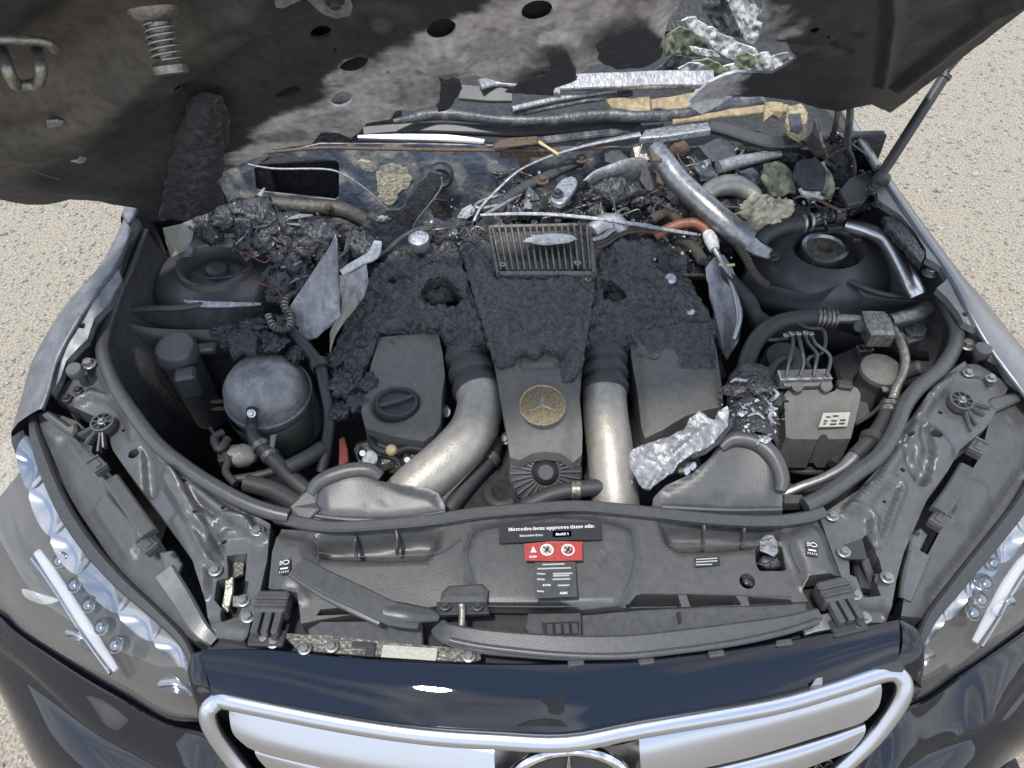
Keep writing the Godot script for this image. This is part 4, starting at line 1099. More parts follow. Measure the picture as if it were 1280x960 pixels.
func make_front() -> void:
	var st: SurfaceTool
	var o: MeshInstance3D
	# --- pressed panels that carry the lamps
	o = put("lamp_panel", sheet(P([-0.759,0.865,-0.499,-0.735,0.875,-0.526,-0.695,0.88,-0.556,-0.649,0.872,-0.494,-0.595,0.862,-0.427,-0.539,0.855,-0.37,-0.471,0.845,-0.321,-0.381,0.832,-0.269,-0.377,0.825,-0.216,-0.38,0.815,-0.145,-0.395,0.805,-0.116,-0.44,0.8,-0.127,-0.457,0.805,-0.176,-0.483,0.812,-0.225,-0.52,0.82,-0.268,-0.566,0.828,-0.319,-0.606,0.835,-0.362,-0.642,0.842,-0.403,-0.657,0.85,-0.432,-0.684,0.856,-0.46,-0.725,0.862,-0.478]), {"cell": .0048, "t": .03,
		"holes": [hole(Vector3(-0.605,0.848,-0.391), .0095, .007), hole(Vector3(-0.63,0.855,-0.43), .004, .003), hole(Vector3(-0.579,0.86,-0.413), .0038, .003), hole(Vector3(-0.563,0.858,-0.395), .0038, .003), hole(Vector3(-0.555,0.855,-0.378), .0045, .0035), hole(Vector3(-0.51,0.846,-0.331), .0045, .0035), hole(Vector3(-0.448,0.838,-0.29), .0035, .003), hole(Vector3(-0.483,0.835,-0.28), .0035, .0028), hole(Vector3(-0.443,0.828,-0.248), .0042, .003), hole(Vector3(-0.721,0.862,-0.469), .003, .003), P([-0.436,0.815,-0.228,-0.407,0.815,-0.229,-0.403,0.815,-0.19,-0.397,0.815,-0.187,-0.397,0.815,-0.168,-0.403,0.815,-0.142,-0.43,0.815,-0.142,-0.43,0.815,-0.156,-0.443,0.815,-0.169,-0.444,0.815,-0.195,-0.429,0.815,-0.198])],
		"feats": [[P([-0.54,0.84,-0.345,-0.523,0.84,-0.323,-0.493,0.84,-0.287,-0.464,0.84,-0.27,-0.418,0.84,-0.269]), .012, 0.0102, 0.0033], [P([-0.533,0.84,-0.336,-0.499,0.84,-0.293,-0.452,0.84,-0.222]), .01, 0.0128, 0.0033], [P([-0.448,0.83,-0.223,-0.456,0.83,-0.256,-0.446,0.83,-0.267,-0.418,0.83,-0.266]), .006, -0.0090, 0.0033], [P([-0.583,0.85,-0.398,-0.565,0.85,-0.331]), .009, -0.0090, 0.0044], [P([-0.715,0.86,-0.483,-0.694,0.86,-0.494,-0.66,0.86,-0.48,-0.629,0.86,-0.454,-0.608,0.86,-0.414]), .006, 0.0102, 0.0033], [P([-0.696,0.86,-0.543,-0.647,0.86,-0.48,-0.591,0.86,-0.413,-0.533,0.86,-0.349,-0.464,0.86,-0.297,-0.39,0.86,-0.251]), .007, 0.0102, 0.0033], [P([-0.462,0.82,-0.179,-0.471,0.82,-0.222,-0.514,0.82,-0.281]), .01, 0.0102, 0.0055], [P([-0.438,0.8,-0.132,-0.4,0.8,-0.125]), .012, -0.0154, 0.0055]]}), "panel")
	look(o, "pressed steel lamp panel on the left with holes and ribs")
	bolts(o, P([-0.395,0.835,-0.256,-0.446,0.818,-0.206,-0.399,0.816,-0.161,-0.39,0.81,-0.141]), .0092)
	bolts(o, P([-0.73,0.87,-0.486,-0.718,0.87,-0.502,-0.697,0.87,-0.498]), .008, "dark_bolt")
	st = S()
	slab(st, P([-0.441,0.8,-0.234,-0.424,0.8,-0.232,-0.417,0.8,-0.227,-0.415,0.8,-0.212,-0.428,0.8,-0.205,-0.437,0.8,-0.208]), .006, .001)
	strip(st, P([-0.43,0.805,-0.202,-0.428,0.8,-0.183,-0.431,0.79,-0.16]), .012, .004, Vector3(0, 1, .3))
	strip(st, P([-0.433,0.785,-0.211,-0.43,0.785,-0.186,-0.425,0.785,-0.162]), .004, .02, Vector3(0, 1, .3))
	slab(st, P([-0.417,0.812,-0.172,-0.398,0.812,-0.171,-0.39,0.812,-0.162,-0.397,0.812,-0.154,-0.414,0.812,-0.157]), .004, .001)
	look(put("latch", done(st), "dull_alloy", o), "bonnet latch in the left lamp panel")
	st = S()
	box(st, Vector3(-0.451,0.74,-0.223), Vector3(.07, .05, .12), .004)
	put("latch_well", done(st), "cavity", o)
	o = put("lamp_panel", sheet(P([0.664,0.88,-0.493,0.628,0.875,-0.47,0.593,0.868,-0.444,0.541,0.86,-0.389,0.499,0.852,-0.337,0.445,0.842,-0.29,0.389,0.834,-0.259,0.382,0.832,-0.251,0.385,0.825,-0.202,0.389,0.818,-0.168,0.392,0.81,-0.138,0.407,0.803,-0.12,0.441,0.8,-0.119,0.464,0.808,-0.167,0.486,0.815,-0.205,0.543,0.83,-0.282,0.585,0.838,-0.322,0.613,0.844,-0.354,0.662,0.852,-0.387,0.696,0.862,-0.424,0.722,0.868,-0.456,0.702,0.875,-0.477,0.684,0.88,-0.492]), {"cell": .0048, "t": .03,
		"holes": [hole(Vector3(0.583,0.86,-0.375), .009, .007), hole(Vector3(0.602,0.866,-0.413), .004, .003), hole(Vector3(0.539,0.86,-0.368), .0045, .0038), hole(Vector3(0.516,0.85,-0.32), .0042, .0035), hole(Vector3(0.455,0.848,-0.295), .0045, .0035), hole(Vector3(0.477,0.842,-0.274), .0035, .0028), P([0.408,0.815,-0.205,0.44,0.815,-0.228,0.441,0.815,-0.209,0.448,0.815,-0.196,0.448,0.815,-0.175,0.434,0.815,-0.168,0.437,0.815,-0.146,0.413,0.815,-0.143,0.409,0.815,-0.169,0.401,0.815,-0.172])],
		"feats": [[P([0.528,0.85,-0.36,0.533,0.85,-0.333,0.54,0.85,-0.309]), .008, -0.0115, 0.0033], [P([0.546,0.85,-0.314,0.564,0.85,-0.354,0.567,0.85,-0.392]), .008, -0.0115, 0.0033], [ellipse(Vector3(0.57,0.86,-0.361), Vector3(.03, 0, .01), Vector3(-.005, 0, .03)), .006, .006], [P([0.421,0.845,-0.259,0.448,0.845,-0.26,0.455,0.845,-0.25,0.449,0.845,-0.225,0.447,0.845,-0.209]), .006, 0.0102, 0.0028], [P([0.452,0.84,-0.27,0.487,0.84,-0.299,0.506,0.84,-0.306,0.511,0.84,-0.295,0.482,0.84,-0.253,0.457,0.84,-0.213]), .004, 0.0077, 0.0022], [P([0.604,0.87,-0.442,0.643,0.87,-0.461,0.673,0.87,-0.456]), .008, 0.0102, 0.0044], [P([0.658,0.86,-0.487,0.592,0.86,-0.435,0.541,0.86,-0.369,0.486,0.86,-0.309,0.426,0.86,-0.262]), .007, 0.0102, 0.0033], [P([0.398,0.82,-0.123,0.434,0.82,-0.124]), .012, -0.0154, 0.0055]]}), "panel")
	look(o, "pressed steel lamp panel on the right with holes and ribs")
	bolts(o, P([0.396,0.838,-0.251,0.399,0.828,-0.2,0.399,0.815,-0.145,0.45,0.814,-0.168]), .0092)
	bolts(o, P([0.657,0.885,-0.468,0.686,0.885,-0.456]), .0085)
	st = S()
	slab(st, P([0.399,0.83,-0.209,0.43,0.83,-0.219,0.427,0.83,-0.193,0.424,0.83,-0.188,0.397,0.83,-0.19]), .005, .001)
	strip(st, P([0.432,0.81,-0.2,0.436,0.8,-0.179,0.439,0.79,-0.163]), .012, .004, Vector3(0, 1, .3))
	strip(st, P([0.433,0.79,-0.206,0.426,0.79,-0.163]), .02, .012, Vector3(0, 1, .3))
	slab(st, P([0.436,0.812,-0.176,0.449,0.812,-0.176,0.459,0.812,-0.169,0.452,0.812,-0.16,0.435,0.812,-0.159]), .004, .001)
	look(put("latch", done(st), "black_plastic", o), "bonnet latch in the right lamp panel")
	st = S()
	box(st, Vector3(0.463,0.74,-0.222), Vector3(.07, .05, .12), .004)
	put("latch_well", done(st), "cavity", o)
	# round rubber buffers and studs behind the panels
	st = S()
	lathe(st, Vector3(-0.712,0.905,-0.512), Vector3(0, 1, .2), [Vector2(0, .006), Vector2(.011, .006), Vector2(.013, .002), Vector2(.0125, -.008), Vector2(.006, -.01), Vector2(.006, -.04)], 20)
	put("rubber_buffer", done(st), "panel")
	st = S()
	lathe(st, Vector3(0.684,0.9,-0.498), Vector3(0, 1, .1), [Vector2(0, .012), Vector2(.012, .01), Vector2(.013, .004), Vector2(.012, -.006), Vector2(.006, -.012), Vector2(.005, -.04)], 20)
	put("rubber_buffer", done(st), "rubber")
	bolts(null, P([-0.706,0.89,-0.539,0.677,0.89,-0.523,0.655,0.93,-0.654]), .0125, "bolt", Vector3.UP, "hex")
	# --- edge seals of the bay
	st = S()
	tube(st, P([-0.679,0.95,-0.815,-0.683,0.935,-0.738,-0.692,0.92,-0.679,-0.7,0.905,-0.648,-0.701,0.895,-0.6,-0.69,0.89,-0.558,-0.657,0.883,-0.501,-0.614,0.877,-0.447,-0.561,0.87,-0.388,-0.51,0.863,-0.348,-0.468,0.857,-0.321,-0.418,0.85,-0.294,-0.377,0.845,-0.279,-0.353,0.842,-0.274]), [.005, .006, .007, .0095, .011, .011, .011, .011, .011, .011, .011, .011, .011, .011], 12)
	look(put("edge_seal", done(st), "rubber"), "rubber seal round the left edge of the bay")
	st = S()
	tube(st, P([0.673,0.9,-0.636,0.673,0.9,-0.592,0.67,0.897,-0.553,0.653,0.893,-0.516,0.617,0.887,-0.476,0.573,0.882,-0.444,0.541,0.878,-0.411,0.514,0.87,-0.37,0.481,0.862,-0.333,0.443,0.855,-0.309,0.397,0.848,-0.281,0.362,0.842,-0.266]), .0115, 12)
	look(put("edge_seal", done(st), "rubber"), "rubber seal round the right edge of the bay")
	for w in [P([-0.692,0.93,-0.834,-0.697,0.91,-0.683,-0.707,0.895,-0.656,-0.709,0.885,-0.611,-0.698,0.88,-0.569,-0.665,0.873,-0.511,-0.62,0.867,-0.456,-0.567,0.86,-0.397,-0.516,0.853,-0.356,-0.473,0.847,-0.328,-0.423,0.84,-0.301,-0.356,0.832,-0.281]), P([0.678,0.89,-0.64,0.68,0.89,-0.599,0.673,0.887,-0.558,0.654,0.883,-0.517,0.624,0.877,-0.485,0.579,0.872,-0.45,0.546,0.868,-0.417,0.517,0.86,-0.375,0.483,0.852,-0.338,0.447,0.845,-0.313,0.401,0.838,-0.285,0.366,0.832,-0.27])]:
		var inw := -signf(w[0].x)
		st = S()
		loft(st, [w, shift(w, Vector3(inw * .006, -.02, -.004)), shift(w, Vector3(inw * .01, -.1, -.01)), shift(w, Vector3(inw * .02, -.42, -.02))], 3, 2)
		put("inner_wall", done(st), "plastic")
	# --- lamp housings
	make_lamp(0)
	make_lamp(1)
	# --- front cover of the radiator frame
	var cover := P([-0.365,0.828,-0.262,-0.322,0.828,-0.258,-0.282,0.828,-0.254,-0.211,0.828,-0.259,-0.133,0.828,-0.265,-0.043,0.828,-0.274,0.024,0.828,-0.276,0.091,0.828,-0.271,0.168,0.828,-0.261,0.244,0.828,-0.251,0.326,0.828,-0.248,0.353,0.828,-0.244,0.378,0.828,-0.249,0.39,0.82,-0.2,0.391,0.815,-0.172,0.345,0.81,-0.169,0.335,0.81,-0.155,0.34,0.807,-0.141,0.256,0.806,-0.138,0.12,0.806,-0.14,0.043,0.806,-0.137,0.016,0.806,-0.146,-0.026,0.806,-0.146,-0.089,0.806,-0.149,-0.099,0.81,-0.161,-0.131,0.81,-0.165,-0.145,0.806,-0.151,-0.193,0.805,-0.144,-0.256,0.805,-0.143,-0.297,0.805,-0.137,-0.321,0.805,-0.132,-0.33,0.812,-0.169,-0.359,0.815,-0.175,-0.37,0.815,-0.179,-0.372,0.825,-0.228])
	o = put("radiator_cover", sheet(cover, {"cell": .006, "t": .03,
		"holes": [P([0.102,0.81,-0.141,0.118,0.81,-0.157,0.172,0.81,-0.155,0.174,0.81,-0.14]), P([0.183,0.81,-0.155,0.247,0.81,-0.151,0.254,0.81,-0.139,0.186,0.81,-0.139]), P([0.262,0.81,-0.15,0.317,0.81,-0.144,0.32,0.81,-0.139,0.263,0.81,-0.138]), P([-0.303,0.81,-0.142,-0.298,0.81,-0.15,-0.265,0.81,-0.153,-0.241,0.81,-0.153,-0.255,0.81,-0.143]), P([0.284,0.82,-0.211,0.289,0.82,-0.215,0.313,0.82,-0.218,0.322,0.82,-0.215,0.321,0.82,-0.184,0.316,0.82,-0.182,0.285,0.82,-0.183,0.282,0.82,-0.191]), hole(Vector3(0.266,0.815,-0.17), .0105, .0105)],
		"feats": [[P([-0.313,0.83,-0.243,-0.298,0.83,-0.246,-0.232,0.83,-0.249,-0.177,0.83,-0.256,-0.148,0.83,-0.254,-0.148,0.83,-0.235,-0.164,0.83,-0.218,-0.229,0.83,-0.218,-0.305,0.83,-0.223]), -.028, .008], [P([0.167,0.83,-0.256,0.2,0.83,-0.254,0.265,0.83,-0.248,0.321,0.83,-0.243,0.32,0.83,-0.234,0.303,0.83,-0.222,0.236,0.83,-0.217,0.183,0.83,-0.219,0.169,0.83,-0.229]), -.028, .008], [P([-0.095,0.83,-0.248,-0.044,0.83,-0.258,0.012,0.83,-0.267,0.068,0.83,-0.261,0.119,0.83,-0.244,0.12,0.83,-0.208,0.105,0.83,-0.152,0.092,0.83,-0.137,-0.085,0.83,-0.142,-0.099,0.83,-0.174,-0.108,0.83,-0.216]), .011, .006], [P([0.33,0.83,-0.224,0.362,0.83,-0.24,0.375,0.83,-0.232,0.379,0.83,-0.187,0.378,0.83,-0.164,0.339,0.83,-0.16,0.337,0.83,-0.189]), .014, .01], [P([-0.369,0.83,-0.248,-0.33,0.83,-0.241,-0.314,0.83,-0.211,-0.322,0.83,-0.166,-0.355,0.83,-0.17]), .01, .01], [P([0.007,0.82,-0.177,0.055,0.82,-0.178,0.067,0.82,-0.189,0.086,0.82,-0.216]), .0015, -.002, .0015]]}), "plastic")
	look(o, "black plastic radiator cover with warning stickers and pockets")
	for r in [P([-0.262,0.828,-0.25,-0.26,0.822,-0.244,-0.259,0.822,-0.229,-0.256,0.828,-0.217]), P([-0.205,0.828,-0.255,-0.202,0.822,-0.243,-0.202,0.822,-0.224]), P([0.221,0.828,-0.253,0.22,0.822,-0.24,0.214,0.828,-0.217]), P([0.275,0.828,-0.246,0.274,0.822,-0.236,0.269,0.828,-0.218])]:
		st = S()
		strip(st, r, .004, .016, Vector3.UP, 3)
		put("pocket_rib", done(st), "plastic", o)
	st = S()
	box(st, Vector3(0, .765, -.16), Vector3(.9, .02, .2), .004)  # near-black board added so the cover's holes show shade below
	put("shade_board", done(st), "black_plastic", o)
	st = S()
	slab(st, jag(P([0.291,0.828,-0.221,0.301,0.828,-0.23,0.312,0.828,-0.231,0.315,0.828,-0.22,0.312,0.828,-0.203,0.305,0.828,-0.197,0.299,0.828,-0.202,0.289,0.828,-0.207]), .012, .001, 3), .003, .0008)
	look(put("broken_piece", done(st), "ash_metal", o), "pale blue-grey broken piece standing in the square hole")
	st = S()
	lump(st, Vector3(0.305,0.808,-0.2), Vector3(.017, .006, .012), .3, 2.0, 5, 8)
	lump(st, Vector3(0.269,0.806,-0.175), Vector3(.009, .004, .009), .3, 2.0, 6, 8)
	put("grime_clump", done(st), "char_lump", o)
	# edges of the moulding worn pale
	for e in [P([-0.097,0.836,-0.243,-0.106,0.836,-0.215,-0.098,0.832,-0.174]), P([0.12,0.836,-0.235,0.119,0.834,-0.206,0.108,0.832,-0.172,0.097,0.828,-0.151]), P([-0.307,0.83,-0.222,-0.261,0.83,-0.215,-0.196,0.83,-0.213,-0.147,0.83,-0.217,-0.115,0.831,-0.238]), P([0.167,0.83,-0.217,0.214,0.83,-0.214,0.269,0.83,-0.217,0.31,0.83,-0.224]), P([-0.088,0.814,-0.145,-0.005,0.814,-0.141,0.088,0.814,-0.14]), P([-0.32,0.83,-0.251,-0.307,0.83,-0.223,-0.314,0.826,-0.189]), P([0.349,0.834,-0.23,0.329,0.834,-0.211,0.335,0.828,-0.172]), P([0.122,0.814,-0.156,0.205,0.813,-0.153,0.319,0.812,-0.146])]:
		st = S()
		tube(st, e, .0006, 5)
		put("worn_edge", done(st), "panel", o)
	# stickers
	var sx := (Vector3(0.079,0.834,-0.242) - Vector3(-0.059,0.834,-0.24)).normalized()
	var sy := Vector3.UP.cross(sx)
	sy = -sx.cross(Vector3.UP) if sy.z > 0 else sy
	st = S()
	slab(st, P([-0.061,0.841,-0.249,0,0.841,-0.252,0.079,0.841,-0.25,0.077,0.841,-0.223,0.01,0.841,-0.223,-0.062,0.841,-0.222]), .0008, .0002)
	var s1 := put("oil_sticker", done(st), "black_print", o)
	look(s1, "black oil approval sticker")
	text("lettering", "Mercedes-benz approves these oils:", Vector3(0.01,0.841,-0.243), sx, sy, .0087, "white_print", s1, "Droid Serif", .0004, true)
	text("lettering", "Mercedes-Benz", Vector3(-0.018,0.841,-0.232), sx, sy, .0058, "white_print", s1, "Droid Serif", .0004)
	text("lettering", "Mobil 1", Vector3(0.024,0.842,-0.232), sx, sy, .0068, "white_print", s1, "Droid Sans", .0004, true)
	st = S()
	slab(st, P([0.011,0.841,-0.238,0.037,0.841,-0.238,0.036,0.841,-0.228,0.011,0.841,-0.228]), .0004, .0001)
	put("blue_field", done(st), "blue_print", s1)
	st = S()
	slab(st, P([-0.028,0.84,-0.22,0.01,0.841,-0.222,0.05,0.841,-0.22,0.048,0.841,-0.192,0.008,0.841,-0.192,-0.028,0.841,-0.194]), .0008, .0002)
	s1 = put("warning_sticker", done(st), "red_print", o)
	look(s1, "red warning sticker with two crossed-out circles")
	for c in [Vector3(0.002,0.841,-0.209), Vector3(0.03,0.841,-0.208)]:
		st = S()
		lathe(st, c, Vector3.UP, [Vector2(.0088, 0), Vector2(.0088, .0004), Vector2(.0072, .0004), Vector2(.0072, 0)], 24)
		put("ring", done(st), "white_print", s1)
		st = S()
		lathe(st, c, Vector3.UP, [Vector2(.0074, -.0001), Vector2(0, .0001)], 20)
		put("disc", done(st), "label_paper", s1)
		st = S()
		strip(st, PackedVector3Array([c + Vector3(-.005, .0005, -.005), c + Vector3(.005, .0005, .005)]), .0016, .0003)
		put("crossbar", done(st), "black_print", s1)
		st = S()
		tube(st, PackedVector3Array([c + Vector3(-.003, .0005, .003), c + Vector3(0, .0005, .001), c + Vector3(.002, .0005, -.004)]), .0013, 5, 3)
		put("symbol", done(st), "black_print", s1)
	st = S()
	slab(st, P([-0.02,0.841,-0.206,-0.016,0.841,-0.215,-0.012,0.841,-0.206]), .0004, .0001)
	put("triangle", done(st), "white_print", s1)
	text("lettering", "STOP", Vector3(-0.017,0.841,-0.199), sx, sy, .0055, "white_print", s1, "Droid Sans", .0004, true)
	st = S()
	slab(st, P([-0.015,0.841,-0.191,0.038,0.841,-0.19,0.037,0.841,-0.14,-0.017,0.841,-0.139]), .0006, .0002)
	s1 = put("data_sticker", done(st), "plastic", o)
	look(s1, "small grey data sticker")
	text("lettering", "R134a", Vector3(-0.001,0.841,-0.157), sx, sy, .0048, "white_print", s1, "Droid Sans", .0003, true)
	text("lettering", "AMG", Vector3(0.02,0.841,-0.145), sx, sy, .0058, "white_print", s1, "Droid Sans", .0003, true)
	for ln in [P([-0.005,0.841,-0.187,0.024,0.841,-0.187]), P([-0.012,0.841,-0.181,0.032,0.841,-0.181]), P([-0.013,0.841,-0.174,-0.002,0.841,-0.173]), P([0.008,0.841,-0.173,0.033,0.841,-0.173]), P([0.008,0.841,-0.17,0.029,0.841,-0.17]), P([-0.013,0.841,-0.166,-0.003,0.841,-0.165]), P([0.007,0.841,-0.165,0.03,0.841,-0.165]), P([-0.014,0.841,-0.149,-0.005,0.841,-0.148]), P([0.013,0.841,-0.156,0.028,0.841,-0.156])]:
		st = S()
		strip(st, ln, .0022, .0003)
		put("print_line", done(st), "grey_print", s1)
	st = S()
	slab(st, P([0.2,0.822,-0.202,0.234,0.822,-0.203,0.233,0.822,-0.19,0.199,0.822,-0.188]), .0006, .0002)
	s1 = put("data_sticker", done(st), "black_print", o)
	for ln in [P([0.202,0.822,-0.199,0.231,0.822,-0.2]), P([0.201,0.822,-0.195,0.23,0.822,-0.196]), P([0.2,0.822,-0.191,0.222,0.822,-0.191])]:
		st = S()
		strip(st, ln, .0018, .0003)
		put("print_line", done(st), "grey_print", s1)
	for side in [0, 1]:
		var c: Vector3 = [Vector3(-0.348,0.835,-0.199), Vector3(0.355,0.836,-0.202)][side]
		var bx := (Vector3(1, 0, -.12) if side == 0 else Vector3(1, 0, .25)).normalized()
		var by := (Vector3.UP.cross(bx)).normalized()
		st = S()
		var hw := bx * .0075
		var hh := by * .011
		slab(st, PackedVector3Array([c - hw - hh, c + hw - hh, c + hw + hh, c - hw + hh]), .001, .0003)
		s1 = put("lamp_symbol", done(st), "black_plastic", o)
		look(s1, "small white headlamp adjustment symbol")
		st = S()
		tube(st, ellipse(c + bx * .002 + by * .006 + Vector3(0, .0006, 0), bx * .0042, by * .003, 14), .0006, 5, 1, true)
		put("ring", done(st), "white_print", s1)
		for k in 3:
			st = S()
			strip(st, PackedVector3Array([c - bx * .0065 + by * (.0035 + k * .0025) + Vector3(0, .0006, 0), c - bx * .0032 + by * (.0035 + k * .0025) + Vector3(0, .0006, 0)]), .001, .0004)
			put("ray", done(st), "white_print", s1)
		st = S()
		strip(st, PackedVector3Array([c - bx * .005 - by * .003 + Vector3(0, .0006, 0), c + bx * .005 - by * .003 + Vector3(0, .0006, 0)]), .002, .0004)
		put("bar", done(st), "white_print", s1)
		for k in 5:
			st = S()
			strip(st, PackedVector3Array([c + bx * (-.0055 + k * .00275) - by * .007 + Vector3(0, .0006, 0), c + bx * (-.0055 + k * .00275) - by * .0095 + Vector3(0, .0006, 0)]), .0009, .0004)
			put("tick", done(st), "white_print", s1)
	# front lip of the bay seal
	st = S()
	strip(st, P([-0.373,0.838,-0.276,-0.326,0.838,-0.263,-0.286,0.838,-0.256,-0.22,0.838,-0.258,-0.154,0.838,-0.263,-0.088,0.838,-0.273,-0.021,0.838,-0.277,0.046,0.838,-0.279,0.113,0.838,-0.271,0.178,0.838,-0.26,0.242,0.838,-0.25,0.307,0.838,-0.245,0.357,0.838,-0.249,0.387,0.838,-0.258]), .016, .012, Vector3(0, 1, .2), 4)
	look(put("front_seal", done(st), "rubber"), "rubber seal along the front edge of the bay")
	# --- centre latch
	st = S()
	slab(st, P([-0.137,0.835,-0.157,-0.129,0.835,-0.166,-0.085,0.835,-0.168,-0.077,0.835,-0.159,-0.079,0.835,-0.142,-0.139,0.835,-0.143]), .02, .005)
	o = put("centre_latch", done(st), "plastic")
	st = S()
	slab(st, P([-0.145,0.815,-0.153,-0.079,0.815,-0.152,-0.076,0.815,-0.134,-0.145,0.815,-0.134]), .008, .002)
	put("latch_plate", done(st), "black_plastic", o)
	bolts(o, P([-0.133,0.82,-0.144,-0.091,0.82,-0.142]), .008, "dark_bolt")
	st = S()
	tube(st, P([-0.112,0.82,-0.147,-0.111,0.818,-0.135,-0.112,0.81,-0.109]), [.007, .0045, .0045], 10)
	put("latch_rod", done(st), "dull_alloy", o)
	# --- connectors beside the cover
	for c in [[Vector3(-0.36,0.81,-0.156), -.05], [Vector3(0.373,0.812,-0.148), .2]]:
		var b := Basis(Vector3.UP, c[1])
		st = S()
		box(st, c[0], Vector3(.042, .03, .03), .003, b)
		o = put("connector", done(st), "plastic")
		for k in 3:
			st = S()
			box(st, c[0] + b * Vector3(-.013 + k * .013, .006, .028), Vector3(.009, .012, .03), .001, b)
			put("rib", done(st), "plastic", o)
		for k in 2:
			st = S()
			box(st, c[0] + b * Vector3(0, .0175, -.002 + k * .01), Vector3(.046, .004, .003), .001, b)
			put("rib", done(st), "plastic", o)
		st = S()
		box(st, c[0] + b * Vector3(0, -.008, .042), Vector3(.046, .01, .022), .002, b)
		put("foot", done(st), "black_plastic", o)
		bolt(o, c[0] + b * Vector3(.012, -.003, .045), .006, "dark_bolt")
	# --- plates between the cover and the painted strip
	st = S()
	slab(st, P([-0.312,0.803,-0.126,-0.297,0.803,-0.136,-0.164,0.803,-0.133,-0.161,0.803,-0.099,-0.232,0.803,-0.108,-0.309,0.803,-0.117]), .01, .002)
	put("bumper_bracket", done(st), "panel")
	st = S()
	slab(st, P([0.043,0.803,-0.134,0.12,0.803,-0.139,0.225,0.803,-0.141,0.34,0.803,-0.145,0.336,0.803,-0.119,0.217,0.803,-0.102,0.115,0.803,-0.097,0.042,0.803,-0.097]), .01, .002)
	o = put("bumper_bracket", done(st), "panel")
	st = S()
	slab(st, P([0.166,0.808,-0.131,0.171,0.808,-0.132,0.171,0.808,-0.119,0.167,0.808,-0.115]), .004, .0005)
	put("crack", done(st), "cavity", o)
	st = S()
	slab(st, P([-0.347,0.802,-0.122,-0.274,0.802,-0.115,-0.17,0.802,-0.101,-0.088,0.802,-0.092,-0.087,0.802,-0.079,-0.098,0.802,-0.075,-0.169,0.802,-0.081,-0.261,0.802,-0.091,-0.32,0.802,-0.098]), .004, .001)
	o = put("edge_bracket", done(st), "dull_alloy")
	bolts(o, P([-0.276,0.806,-0.099,-0.102,0.806,-0.081,-0.31,0.806,-0.097]), .0085, "bolt")
	for c in [[Vector3(-0.236,0.806,-0.1), .03, .008], [Vector3(-0.227,0.805,-0.092), .012, .014], [Vector3(-0.177,0.806,-0.088), .07, .016]]:
		st = S()
		box(st, c[0], Vector3(c[1], .003, c[2]), .0008, Basis(Vector3.UP, -.1))
		put("pad", done(st), "label_paper" if c[1] > .05 else "black_plastic", o)
	st = S()
	slab(st, P([0.323,0.805,-0.117,0.367,0.805,-0.127,0.371,0.805,-0.106,0.339,0.805,-0.101,0.324,0.805,-0.097]), .006, .001)
	put("edge_bracket", done(st), "aluminium")
	bolts(null, P([-0.366,0.802,-0.113,-0.353,0.802,-0.109,0.407,0.802,-0.119,0.399,0.802,-0.121]), .009, "bolt")
	st = S()
	slab(st, P([-0.026,0.812,-0.134,0.042,0.812,-0.133,0.04,0.812,-0.097,-0.022,0.812,-0.097,-0.031,0.812,-0.117]), .012, .002)
	o = put("catch_box", done(st), "plastic")
	st = S()
	slab(st, P([-0.009,0.814,-0.119,0.039,0.814,-0.12,0.037,0.814,-0.101,-0.007,0.814,-0.101]), .003, .0005)
	put("catch_slot", done(st), "cavity", o)
	for k in 4:
		st = S()
		box(st, Vector3(0.001,0.815,-0.109) + Vector3(k * .0105, 0, 0), Vector3(.007, .004, .014), .001)
		put("rib", done(st), "plastic", o)
	make_nose()

